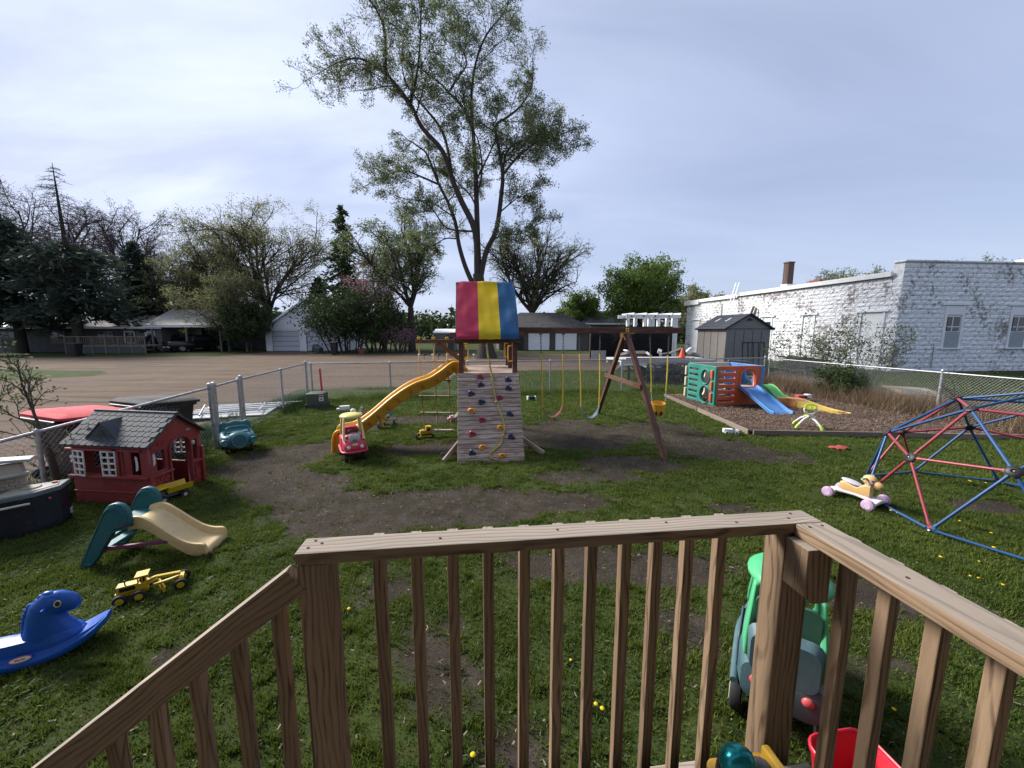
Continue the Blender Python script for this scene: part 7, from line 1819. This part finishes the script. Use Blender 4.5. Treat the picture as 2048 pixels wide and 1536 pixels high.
class Tree:
    def __init__(self, seed):
        self.r = random.Random(seed); self.wood = MB(); self.tips = []; self.n = 0
    def limb(self, pts, r0, r1, sides=6):
        k = len(pts); self.wood.tube(pts, [r0 + (r1 - r0) * (i / (k - 1)) ** .85 for i in range(k)], sides, cap=False)
    def grow(self, p, d, L, r, lev, P):
        """one branch, then its children; P holds per-level lists"""
        R_ = self.r; k = 2 if lev >= P['depth'] else (5 if lev < 2 else 4)
        pts = [p]; d = d.normalized(); q = p.copy()
        for i in range(k):
            w = P['wig'][min(lev, len(P['wig']) - 1)]
            d = (d + Vector((R_.gauss(0, w), R_.gauss(0, w), R_.gauss(0, w) + P['up'][min(lev, len(P['up']) - 1)]))).normalized()
            q = q + d * (L / k); pts.append(q)
        last = lev >= P['depth']
        rt = r * (.35 if not last else .3)
        self.limb(pts, r, max(rt, P['rmin'] * .6), 5 if lev < 2 else (4 if lev < 3 else 3))
        if last:
            self.tips.append((pts[1], pts[-1])); return
        if lev >= P['depth'] - 1: self.tips.append((pts[2], pts[-1]))
        n = P['n'][min(lev, len(P['n']) - 1)]
        for i in range(n):
            f = P['from'] + (1 - P['from']) * ((i + R_.random()) / n); j = min(int(f * k), k - 1); a = pts[j].lerp(pts[j + 1], f * k - j)
            ax = (pts[j + 1] - pts[j]).normalized(); perp = ax.orthogonal().normalized(); perp.rotate(Matrix.Rotation(R_.uniform(0, 2 * math.pi), 3, ax))
            ang = R(R_.gauss(P['ang'][min(lev, len(P['ang']) - 1)], 9))
            nd = ax * math.cos(ang) + perp * math.sin(ang)
            if nd.z < P.get('zmin', -.6): nd.z *= -.3
            nl = L * P['ratio'] * R_.uniform(.65, 1.15) * (1.12 - .5 * f)
            self.grow(a, nd, nl, max(r * .52 * (1.1 - .5 * f), P['rmin']), lev + 1, P)
    def along(self, pts, r0, r1, n, L0, P, f0=.3, lev=1, sides=7):
        pts = [Vector(p) for p in pts]; s = spline(pts, 4); self.limb(s, r0, r1, sides); R_ = self.r
        for i in range(n):
            f = f0 + (1 - f0) * (i + R_.random()) / n; j = min(int(f * (len(s) - 1)), len(s) - 2); ax = (s[j + 1] - s[j]).normalized()
            perp = ax.orthogonal().normalized(); perp.rotate(Matrix.Rotation(R_.uniform(0, 2 * math.pi), 3, ax)); ang = R(R_.gauss(52, 14))
            self.grow(s[j], ax * math.cos(ang) + perp * math.sin(ang), L0 * R_.uniform(.6, 1.2) * (1.15 - .4 * f), max((r0 + (r1 - r0) * f) * .42, .03), lev, P)
        ax = (s[-1] - s[-3]).normalized(); self.grow(s[-1], ax, L0 * .9, max(r1, .03), lev, P)
    def leaves(self, per, size, spread, seed, aspect=.5, droop=0.0):
        g = np.random.default_rng(seed)
        if not self.tips: return np.zeros((0, 4, 3))
        A = np.array([tuple(a) for a, b in self.tips]); B = np.array([tuple(b) for a, b in self.tips])
        n = len(A) * per; idx = np.repeat(np.arange(len(A)), per); t = g.random(n)[:, None] * 1.1
        c = A[idx] * (1 - t) + B[idx] * t + g.normal(0, spread, (n, 3)); c[:, 2] -= droop * g.random(n)
        u = g.normal(0, 1, (n, 3)); u /= np.linalg.norm(u, axis=1)[:, None]; v = g.normal(0, 1, (n, 3)); v -= u * (u * v).sum(1)[:, None]; v /= np.linalg.norm(v, axis=1)[:, None]
        L = (size * (.6 + .8 * g.random(n)))[:, None]; W = L * aspect
        return np.stack([c - u * L / 2, c + v * W / 2, c + u * L / 2, c - v * W / 2], 1)
def finish(tr, name, label, group, barkm, leafm, leafV, cat="tree"):
    o = thing(name, label, cat, (0, 0, 0), 0, group)
    w = part("trunk", tr.wood, barkm, o, smooth=70)
    if leafV is not None and len(leafV):
        c = quads_object("crown", leafV, leafm); c.parent = o
    return o
def pal(n, a, b, trans=.4): return foliage(n, a, b, trans)
L_WILLOW = pal("leaf_spring_olive", (.090, .125, .050), (.215, .260, .115), .5); L_FRESH = pal("leaf_fresh_green", (.065, .115, .020), (.155, .225, .050)); L_YELLOW = pal("leaf_yellow_green", (.125, .140, .055), (.27, .275, .125), .5); L_DARK = pal("leaf_dark_evergreen", (.026, .042, .032), (.072, .098, .068), .3)
L_PINK = pal("blossom_pink", (.24, .12, .14), (.44, .27, .30)); L_BUSH = pal("leaf_deep_green", (.024, .046, .015), (.075, .108, .034), .25); L_BUD = pal("twig_buds", (.10, .075, .065), (.20, .155, .14), .2); L_SHRUB = pal("leaf_shrub", (.065, .095, .035), (.14, .175, .075))

# the great tree: limbs laid out one by one
BT = Tree(21); Y0 = 31.0
P_big = dict(depth=4, n=[6, 6, 8, 7], wig=[.14, .16, .16, .2], up=[.05, .03, .03, -.04], ang=[46, 48, 50], ratio=.62, rmin=.013, **{'from': .15})
limbs = {'A': ([(-2.35, 4.0, 0), (-3.0, 5.6, .2), (-3.7, 7.2, .5), (-4.2, 8.9, .7), (-4.5, 10.7, 1), (-5.1, 12.3, 1.2), (-5.8, 13.7, 1.5), (-6.4, 15.2, 1.8), (-6.9, 16.3, 2), (-7.6, 16.9, 2.3)], .36, .10, 6, 2.6),
 'A2': ([(-5.8, 13.7, 1.5), (-7.2, 14.2, 1.2), (-8.2, 14.5, 1), (-9.0, 14.3, .6), (-9.8, 13.8, .3)], .14, .05, 6, 2.2),
 'B': ([(-2.7, 6.4, 0), (-2.8, 9.6, -.3), (-3.8, 11.8, -.5), (-4.4, 13.2, -.6), (-5.1, 15.2, -.8), (-6.5, 16.7, -1), (-7.2, 18.1, -1.2), (-8.1, 19.2, -1.4), (-8.8, 19.9, -1.5), (-10.3, 20.8, -1.5), (-11.6, 20.9, -1.3), (-12.8, 20.7, -1)], .42, .06, 11, 2.9),
 'B2': ([(-8.8, 19.9, -1.5), (-8.6, 20.9, -2), (-8.5, 22.1, -2.4), (-9.1, 23.3, -2.8), (-10.3, 24.2, -3), (-11.1, 25.3, -3)], .17, .05, 7, 2.6),
 'B3': ([(-4.4, 13.2, -.6), (-5.0, 16.3, .5), (-5.7, 17.9, 1), (-6.7, 19.2, 1.4), (-7.5, 20.2, 1.8), (-8.3, 21.4, 2), (-8.6, 23.1, 2.2), (-8.4, 24.8, 2.4)], .20, .05, 8, 2.6),
 'B4': ([(-7.2, 18.1, -1.2), (-6.6, 19.5, -1.8), (-6.2, 21.2, -2.2), (-6.0, 23.1, -2.4), (-5.8, 25.2, -2.4)], .15, .05, 7, 2.5),
 'C': ([(-2.6, 6.4, 0), (-2.7, 9.8, .3), (-2.8, 13.8, .6), (-2.9, 15.4, .8), (-3.0, 17.3, 1), (-3.4, 18.4, 1), (-4.1, 19.5, 1), (-4.8, 20.1, 1), (-5.6, 20.8, .8), (-6.7, 21.4, .6)], .38, .06, 6, 2.2),
 'C2': ([(-4.8, 20.1, 1), (-4.2, 21.3, 1.4), (-3.5, 22.6, 1.8), (-4.0, 24.1, 2), (-4.1, 25.8, 2)], .16, .05, 7, 2.5),
 'C3': ([(-3.0, 17.3, 1), (-3.0, 19.5, .2), (-2.6, 21.3, -.4), (-1.8, 22.8, -.8), (-.6, 24.0, -1), (-.1, 25.2, -1)], .19, .05, 8, 2.6),
 'D': ([(-2.5, 6.2, 0), (-2.0, 8.2, -.2), (-1.2, 9.8, -.4), (-.8, 12.4, -.4), (-.7, 13.7, -.4), (-.9, 15.2, -.2), (-1.2, 17.2, 0), (-.4, 18.0, .3), (.6, 18.9, .6), (1.4, 20.2, .8), (1.6, 21.8, 1)], .36, .06, 9, 2.7),
 'D2': ([(-.7, 13.7, -.4), (.2, 14.5, -1), (1.1, 15.0, -1.6), (2.2, 15.5, -2), (3.0, 15.4, -2.2)], .16, .05, 8, 2.4),
 'D3': ([(-.7, 13.8, -.4), (-.4, 15.7, .6), (.5, 16.8, 1.4), (1.5, 17.2, 2), (2.1, 17.9, 2.4)], .15, .05, 7, 2.5),
 'D4': ([(-2.7, 13.8, .6), (-2.0, 14.9, .2), (-1.2, 16.3, -.4), (-1.4, 17.3, -.8)], .13, .05, 5, 2.0),
 'E': ([(-2.75, 9.8, .2), (-4.9, 9.9, -.4), (-5.8, 11.0, -.8), (-6.6, 11.6, -1), (-7.8, 11.8, -1)], .12, .04, 4, 1.8),
 'F': ([(-1.0, 11.0, -.4), (.1, 11.7, -.9), (1.0, 12.2, -1.3)], .10, .04, 4, 1.8),
 'G': ([(-1.6, 9.0, -.3), (-.6, 9.3, -1.0), (.6, 9.2, -1.6), (1.6, 9.6, -2)], .10, .03, 5, 1.7),
 'H': ([(-4.3, 9.4, .8), (-5.4, 9.6, 1.6), (-6.6, 9.2, 2.2), (-7.6, 9.4, 2.6)], .10, .03, 5, 1.7),
 'I': ([(-2.7, 11.5, .4), (-3.4, 13.0, 1.6), (-4.6, 14.4, 2.6), (-5.2, 15.8, 3.2)], .12, .04, 6, 2.0),
 'J': ([(-2.8, 12.5, .4), (-2.2, 13.6, -1.0), (-2.4, 15.4, -2.2), (-3.6, 17.0, -2.8)], .12, .04, 6, 2.0)}
BT.limb(spline([(-2.05, Y0, -.3), (-2.08, Y0, 1.5), (-2.25, Y0, 3.6), (-2.5, Y0, 5.1), (-2.65, Y0, 6.6)], 4), .62, .42, 12)
BT.limb([Vector((-2.05, Y0, -.2)), Vector((-2.06, Y0, .5)), Vector((-2.08, Y0, 1.2))], .95, .55, 12)
for k, (pts, r0, r1, n, L0) in limbs.items():
    BT.along([(x, Y0 + dy, z) for x, z, dy in pts], r0 * .66, r1 * .6, int(n * 1.6), L0 * 1.12, P_big, f0=.45 if k in 'BCD' else (.4 if k == 'A' else .2), lev=2)
finish(BT, "big_tree", "tall spreading many stemmed tree in early leaf behind the playset", None, M_BARK, L_WILLOW, BT.leaves(7, .14, .12, 1, .42, .10), "tree")
bird = thing("perched_bird", "dark bird perched on a branch high in the tall tree", "bird", (-6.72, 31.5, 21.45))
part("bird_body", MB().loft([[Vector((x + .10 * math.cos(a) * k, .09 * math.sin(a) * k, z)) for a in [2 * math.pi * j / 8 for j in range(8)]] for x, z, k in ((-.06, -.30, .25), (-.03, -.1, .6), (0, .1, 1.1), (.02, .26, .95), (.05, .38, .7), (.06, .46, .65), (.07, .53, .2))]), simple("bird_dark", (.02, .02, .022), .8), bird, smooth=60); part("beak", MB().cyl((.10, 0, .46), (.18, 0, .44), .02, .004, 6), M_BLACK, bird)

def round_tree(name, label, x, y, h, w, trunk_h, seed, barkm, leafm, group="trees beyond the lot", per=6, size=.24, depth=3, n=(8, 7, 6), stems=6, r=.3, spread=.14, up=.05, lean=0.0, asp=.5, ang=42, rmin=.014, droop=0.0, ratio=.62):
    T = Tree(seed); rr = T.r
    P = dict(depth=depth, n=list(n), wig=[.12, .16, .2], up=[up, up * .6, 0], ang=[ang, 45, 50], ratio=ratio, rmin=rmin, **{'from': .12})
    top = Vector((x + lean * .3, y, trunk_h)); T.limb([Vector((x, y, -.2)), Vector((x + lean * .1, y, trunk_h * .5)), top], r, r * .7, 8)
    for i in range(stems):
        a = 2 * math.pi * (i + rr.random() * .6) / stems; tilt = (w * .5) / max(h - trunk_h, .5) * rr.uniform(.5, 1.25) if i else .08
        T.grow(top, Vector((math.cos(a) * tilt + lean * .12, math.sin(a) * tilt, 1)), (h - trunk_h) * rr.uniform(.52, .70), r * .5, 0, P)
    return finish(T, name, label, group, barkm, leafm, T.leaves(per, size, spread, seed, asp, droop) if per else None)

def conifer(name, label, x, y, h, w, seed, dead_top=0.0, density=1.0, group="evergreens at the far left", leafm=None, bare=1.6):
    T = Tree(seed); rr = T.r; leafm = leafm or L_DARK
    T.limb([Vector((x, y, -.2)), Vector((x + .05, y, h * .5)), Vector((x, y, h))], h * .028, .02, 7)
    z = bare; LV = []; g = np.random.default_rng(seed)
    while z < h * .985:
        f = (z - bare) / (h - bare); Lb = w / 2 * (1 - f) ** .75 * rr.uniform(.7, 1.1) + .15
        for i in range(6):
            a = rr.uniform(0, 2 * math.pi); d = Vector((math.cos(a), math.sin(a), rr.uniform(-.18, .12))); e = Vector((x, y, z)) + d * Lb + Vector((0, 0, -.26 * Lb))
            T.limb([Vector((x, y, z)), Vector((x, y, z)).lerp(e, .55) + Vector((0, 0, .05 * Lb)), e], max(.05 * (1 - f), .018), .012, 3)
            dead = f > 1 - dead_top
            if dead:
                for q in range(5):
                    s = Vector((x, y, z)).lerp(e, .25 + .15 * q); v_ = Vector((rr.gauss(0, .4), rr.gauss(0, .4), rr.uniform(-.1, .5))) * (Lb * .4 + .2); T.limb([s, s + v_], .014, .007, 3)
            else:
                m = max(6, int(Lb * 17 * density)); t_ = .12 + .95 * g.random(m); c = np.array(Vector((x, y, z)))[None] * (1 - t_[:, None]) + np.array(e)[None] * t_[:, None]
                c = c + g.normal(0, 1, (m, 3)) * np.array([.24, .24, .22]) * (.5 + Lb * .18); c[:, 2] -= .12 * g.random(m)
                u = np.tile(np.array(d), (m, 1)) + g.normal(0, .5, (m, 3)); u /= np.linalg.norm(u, axis=1)[:, None]; v = np.cross(u, g.normal(0, 1, (m, 3))); v /= np.linalg.norm(v, axis=1)[:, None] + 1e-6
                L = (.30 * (.6 + .8 * g.random(m)))[:, None]; LV.append(np.stack([c - u * L, c + v * L * .35, c + u * L, c - v * L * .35], 1))
        z += max(.30, .018 * h) * rr.uniform(.8, 1.25)
    return finish(T, name, label, group, M_BARKD, leafm, np.concatenate(LV) if LV else None)

conifer("spruce_tree", "big dark spruce with bare spire at the far left edge", -48.2, 38.0, 16.5, 9.5, 31, .28, .8, bare=3.4)
conifer("spruce_tree", "dark spruce with bare broken top and thick pale trunk", -42.0, 37.6, 17.4, 9.5, 32, .52, .8, bare=4.2)
conifer("spruce_tree", "shorter dense dark spruce right of the bare topped one", -43.6, 46.0, 12.6, 7.6, 33, .0, .9, bare=3.6)
round_tree("bare_tree", "bare pinkish budding tree behind the two tall spruces", -55.0, 48.0, 23.0, 17, 5.0, 41, M_BARK, L_BUD, per=3, size=.14, n=(9, 8, 7), r=.4)
round_tree("bare_tree", "bare budding tree behind the shorter dense spruce", -50.0, 52.0, 20.5, 13.0, 5.0, 42, M_BARK, L_BUD, per=3, size=.14, n=(9, 8, 7), r=.35)
round_tree("slim_tree", "thin pale green tree beside the carport roof", -36.6, 46.0, 12.5, 5.5, 2.5, 43, M_BARK, L_YELLOW, per=7, size=.20, r=.18, stems=4)
round_tree("brushy_tree", "brushy yellow green thicket tree before the carport", -29.4, 40.2, 10.2, 5.6, 1.0, 44, M_BARKP, L_YELLOW, per=9, size=.13, r=.14, stems=7, n=(8, 6, 5), up=.09)
round_tree("brushy_tree", "low tangled brush right of the black pickup", -27.0, 40.0, 6.0, 5.0, .6, 45, M_BARKD, L_BUSH, per=7, size=.20, r=.12, stems=7, n=(8, 6, 5))
round_tree("willow_tree", "broad yellow green tree rising behind the white garage", -31.0, 50.0, 21.0, 21.0, 4.5, 46, M_BARKD, L_YELLOW, per=11, size=.17, n=(8, 7, 6), stems=9, r=.45, spread=.22)
round_tree("willow_tree", "leaning dark stemmed tree left of the broad yellow green one", -35.0, 47.0, 16.0, 11.0, 3.0, 47, M_BARKD, L_YELLOW, per=7, size=.15, n=(8, 7, 6), stems=6, r=.32, lean=-2.0)
conifer("slender_conifer", "slender conifer spire standing behind the white garage", -19.8, 47.0, 16.8, 5.2, 48, 0, .55, "trees beyond the lot", L_BUSH, 6.0)
conifer("dark_cedar", "dark cedar mass behind the white garage roof", -23.8, 49.0, 9.0, 7.0, 49, 0, 1.1, "trees beyond the lot")
# large clipped-looking dark bush: many stems, dense crown
def bush(name, label, x, y, h, w, seed, leafm, per=9, size=.2, stems=12, group=None, barkm=M_BARKD, n=(7, 6), spread=.2, r=.07, up=.02, rmin=.012, cat="bush"):
    T = Tree(seed); rr = T.r; P = dict(depth=2, n=list(n), wig=[.14, .18, .2], up=[up, 0, 0], ang=[38, 48, 50], ratio=.55, rmin=rmin, **{'from': .15})
    for i in range(stems):
        a = 2 * math.pi * (i + rr.random()) / stems; q = rr.random() ** .6 * .25 * w; tl = rr.uniform(.1, .9) * (w * .5) / h
        T.grow(Vector((x + q * math.cos(a), y + q * math.sin(a), -.05)), Vector((math.cos(a) * tl, math.sin(a) * tl, 1)), h * rr.uniform(.55, .8), r, 0, P)
    return finish(T, name, label, group, barkm, leafm, T.leaves(per, size, spread, seed), cat)
bush("large_bush", "large rounded dark green bush before the white garage door", -16.9, 39.5, 7.4, 6.4, 51, L_BUSH, 16, .24, 16, spread=.30)
bush("large_bush", "dark leafy bush right of the largest one before the garage", -13.9, 40.2, 6.6, 5.4, 52, L_BUSH, 13, .24, 14, spread=.30)
round_tree("redbud_tree", "redbud tree with pink blossom behind the dark bushes", -14.6, 44.0, 12.0, 9.0, 3.0, 53, M_BARKD, L_PINK, per=7, size=.17, n=(7, 7, 5), stems=5, r=.22, group=None)
bush("blossom_shrub", "small pink flowering shrub low beside the dark bushes", -11.4, 38.5, 3.4, 3.6, 54, L_PINK, 5, .13, 8)
round_tree("forked_tree", "forked medium tree in young leaf left of the canopy", -10.6, 41.0, 16.0, 13.0, 4.6, 55, M_BARK, L_WILLOW, per=7, size=.19, n=(8, 7, 5), stems=6, r=.42, spread=.16, ang=44)
round_tree("vase_tree", "vase shaped bare branching tree behind the grey garage roof", 2.6, 50.0, 18.0, 16.0, 4.4, 56, M_BARKD, L_WILLOW, per=4, size=.15, n=(8, 7, 6), stems=9, r=.55, spread=.1, ang=32)
round_tree("green_tree", "full round fresh green tree behind the white pergola", 15.6, 46.0, 12.4, 14.0, 2.2, 57, M_BARKD, L_FRESH, per=10, size=.26, n=(8, 7, 5), stems=10, r=.4, spread=.24, ang=40)
round_tree("green_tree", "low green tree between the grey garage and distant house", 10.4, 58.0, 8.8, 9.0, 1.5, 58, M_BARKD, L_FRESH, per=9, size=.28, n=(7, 6, 4), stems=8, r=.3, spread=.25)
round_tree("thin_bare_tree", "thin bare sapling beside the black screen", 8.0, 27.4, 4.2, 2.6, .8, 59, M_BARKP, None, per=0, n=(4, 4, 3), stems=3, r=.05, rmin=.008)
round_tree("green_tree", "pale green treetop above the far end of the white building", 26.5, 56.0, 9.6, 9.0, 2.5, 60, M_BARKD, L_YELLOW, per=9, size=.25, n=(7, 6, 4), stems=8, r=.3, spread=.25)
round_tree("treetop", "bare treetop peeking over the white building roof centre", 31.0, 36.0, 9.0, 8.5, 3.0, 61, M_BARK, L_WILLOW, per=5, size=.15, n=(7, 6, 5), stems=7, r=.3)
round_tree("treetop", "small treetop peeking over the front parapet at right", 38.0, 31.5, 9.6, 6.0, 3.0, 62, M_BARK, L_WILLOW, per=5, size=.15, n=(7, 6, 5), stems=6, r=.3)
# far hedge line that closes the horizon
g = np.random.default_rng(77); HV = []
for i in range(150):
    a = R(-66 + 132 * i / 150) + g.normal(0, .006); dist_ = g.uniform(70, 95); h = g.uniform(3.5, 8.5); cx, cy = dist_ * math.sin(a), dist_ * math.cos(a); m = 230
    c = g.normal(0, 1, (m, 3)); c /= np.linalg.norm(c, axis=1)[:, None]; c *= (g.random(m) ** .4)[:, None]; c = c * np.array([3.2, 2.4, h * .5]) + np.array([cx, cy, h * .45])
    u = g.normal(0, 1, (m, 3)); u /= np.linalg.norm(u, axis=1)[:, None]; v = np.cross(u, g.normal(0, 1, (m, 3))); v /= np.linalg.norm(v, axis=1)[:, None]; L = (.42 * (.6 + g.random(m)))[:, None]
    HV.append(np.stack([c - u * L, c + v * L * .6, c + u * L, c - v * L * .6], 1))
HV = np.concatenate(HV); HV = HV[HV[:, :, 2].min(1) > -.1]
tag(quads_object("distant_treeline", HV, L_BUSH), "distant line of trees and hedges along the horizon", "treeline", kind="stuff")

# ------------------------------------------------------------------ shrubs, dry grass and weeds along the fences
def leafy(label, x, y, h, w, seed, per=6, size=.055, stems=7, leafm=L_SHRUB, name="leafy_shrub", n=(7, 6)):
    return bush(name, label, x, y, h, w, seed, leafm, per, size, stems, None, M_BARKP, n, .05, .014, .03, .004, "shrub")
leafy("tall sparse green shrub behind the fence left of the boarded door", 11.3, 14.6, 3.1, 2.6, 71, 5, .075, 9)
leafy("tall sparse green shrub before the boarded white doorway", 13.0, 14.4, 3.3, 2.8, 72, 5, .075, 9)
leafy("dense low green shrub growing through the right fence", 10.35, 12.0, 1.35, 1.0, 73, 12, .06, 10, L_BUSH)
YT = Tree(74); P_y = dict(depth=2, n=[6, 6], wig=[.10, .14, .16], up=[.05, .03, 0], ang=[38, 42, 45], ratio=.55, rmin=.005, **{'from': .2})
YT.limb(spline([(-5.92, 4.80, -.1), (-5.95, 4.80, .5), (-6.04, 4.80, 1.0)], 4), .045, .028, 8)
for dx_, dz_, L_, r_ in ((-.45, 1, .95, .018), (.10, 1, .7, .012), (-.9, .5, .75, .012)): YT.grow(Vector((-6.04, 4.80, .98)), Vector((dx_, random.uniform(-.2, .2), dz_)), L_, r_, 0, P_y)
for z_ in (.35, .55, .75): YT.grow(Vector((-5.95, 4.80, z_)), Vector((random.choice((-1, 1)), -.2, .6)), .55, .01, 1, P_y)
finish(YT, "young_tree", "young twiggy tree by the fence post beside the toy kitchen", None, bark("bark_young", (.10, .095, .075)), L_SHRUB, YT.leaves(3, .05, .04, 5))
leafy("bare pale twigs of a shrub behind the climbing dome", 11.5, 9.3, 1.7, 1.6, 75, 1, .03, 6, L_SHRUB, "twiggy_shrub")
def tall_grass(name, label, n, fx, mat, hgt, wid, cat="dry grass"):
    px, py = fx(n); k = len(px); h = hgt * (.4 + .9 * rng.random(k)); a = rng.uniform(0, 2 * np.pi, k); ln = rng.uniform(.1, .8, k); w = wid * (.6 + .8 * rng.random(k)); ta = rng.uniform(0, 2 * np.pi, k)
    dx, dy, sx, sy = np.cos(a), np.sin(a), np.cos(ta), np.sin(ta); V = np.zeros((k, 3, 3))
    V[:, 0] = np.stack([px - sx * w / 2, py - sy * w / 2, 0 * px - .02], 1); V[:, 1] = np.stack([px + sx * w / 2, py + sy * w / 2, 0 * px - .02], 1)
    V[:, 2] = np.stack([px + dx * h * ln, py + dy * h * ln, h * (1 - .4 * ln)], 1)
    return tag(quads_object(name, V, mat), label, cat, kind="stuff")
def strip(p, q, wd, bias=0.0):
    def f(n):
        t_ = rng.random(n); o_ = rng.normal(bias, wd, n); d = np.array([q[0] - p[0], q[1] - p[1]]); d /= np.linalg.norm(d); x = p[0] + (q[0] - p[0]) * t_ + -d[1] * o_; y = p[1] + (q[1] - p[1]) * t_ + d[0] * o_
        k = fbm(x * 1.2, y * 1.2, 3) > .40; return x[k], y[k]
    return f
L_DRY = pal("dry_grass", (.13, .090, .055), (.30, .225, .145), .25)
tall_grass("dry_grass", "tall dry tan grass along the right fence", 60000, strip(F_R, F_RN, .38, .25), L_DRY, .60, .014)
tall_grass("fence_grass", "green grass tufts along the back fence line", 26000, strip(F_L, F_R, .22), M_GRASS, .22, .012, "grass")
tall_grass("fence_weeds", "green weeds growing along the left fence", 16000, strip((-6.1, 4.0), F_L, .28), M_WEED, .26, .016, "weeds")
# lawn beyond the fences: coarse tufts so the far grass is not flat
def far_blades(n):
    x = rng.uniform(-6, 22, n); y = rng.uniform(14.2, 24, n); k = (gravel_field(x, y) < .35) & (side(*F_L, *F_R, x, y) > 0) ; x, y = x[k], y[k]
    x2 = rng.uniform(10.2, 24, n // 2); y2 = rng.uniform(6.5, 20, n // 2); k = side(*F_R, *F_RN, x2, y2) > 0; return np.concatenate([x, x2[k]]), np.concatenate([y, y2[k]])
tall_grass("far_lawn_grass", "mown grass beyond the back and right fences", 100000, far_blades, M_GRASS, .11, .03, "grass")
# dandelions
M_DAND = foliage("dandelion_yellow", (.62, .42, .01), (.80, .60, .02), .2)
dme = MB().lathe([(.001, .0), (.012, .002), (.017, .008), (.012, .013), (.001, .014)], (0, 0, .05), None, 9).mesh("flower_head", 60); dme.materials.append(M_DAND)
sme = MB().tube([(0, 0, -.01), (.003, .002, .05)], .002, 4).mesh("stem"); sme.materials.append(M_WEED)
lme = MB()
for i in range(6):
    a = i * 1.05; u, w_ = Vector((math.cos(a), math.sin(a), 0)), Vector((-math.sin(a), math.cos(a), 0)); lme.add([Vector((0, 0, .004)), u * .05 + w_ * .012 + Vector((0, 0, .02)), u * .09 + Vector((0, 0, .012)), u * .05 - w_ * .012 + Vector((0, 0, .02))], [(0, 1, 2, 3)])
lme = lme.mesh("leaf_rosette"); lme.materials.append(M_WEED)
spots = [(4.58, 4.4, 'd'), (4.62, 4.36, 'd'), (4.87, 4.26, 'd'), (5.15, 4.17, 'd'), (6.63, 5.34, 'd'), (6.58, 5.28, 'd'), (6.74, 5.23, 'd'), (7.02, 5.27, 'd'), (4.77, 3.65, 'd'), (5.18, 3.9, 'd'), (4.82, 3.59, 'd'), (4.45, 3.4, 'd'), (4.08, 3.16, 'd'), (4.13, 3.14, 'd'), (4.22, 3.04, 'd'), (4.1, 3.42, 'd'), (4.56, 4.79, 'd'), (-1.27, 2.73, 'r'), (-.39, 2.24, 'r'), (-.36, 2.2, 'r'), (-.2, 1.69, 'r'), (.39, 2.28, 'r'), (.49, 1.97, 'r'), (.52, 1.94, 'r'), (1.9, 3.33, 'r'), (-2.07, 2.11, 'l'), (-2.02, 2.14, 'l'), (-1.43, 2.17, 'l'), (-1.51, 8.47, 's'), (2.2, 1.94, 'k')]
lab_ = {'d': "yellow dandelion in the grass around the climbing dome", 'r': "yellow dandelion in the grass seen through the front balusters", 'l': "yellow dandelion in the grass seen past the stair railing", 's': "single yellow dandelion beside the rope ladder", 'k': "single yellow dandelion right of the red tub"}
for x, y, k in spots:
    d = thing("dandelion", lab_[k], "dandelion", (x, y, ground_z(x, y)), random.uniform(0, 6), "dandelions in the lawn", scale=random.uniform(.55, .95))
    for nm, me in (("flower_head", dme), ("stem", sme), ("leaf_rosette", lme)): share(nm, me, None, d)
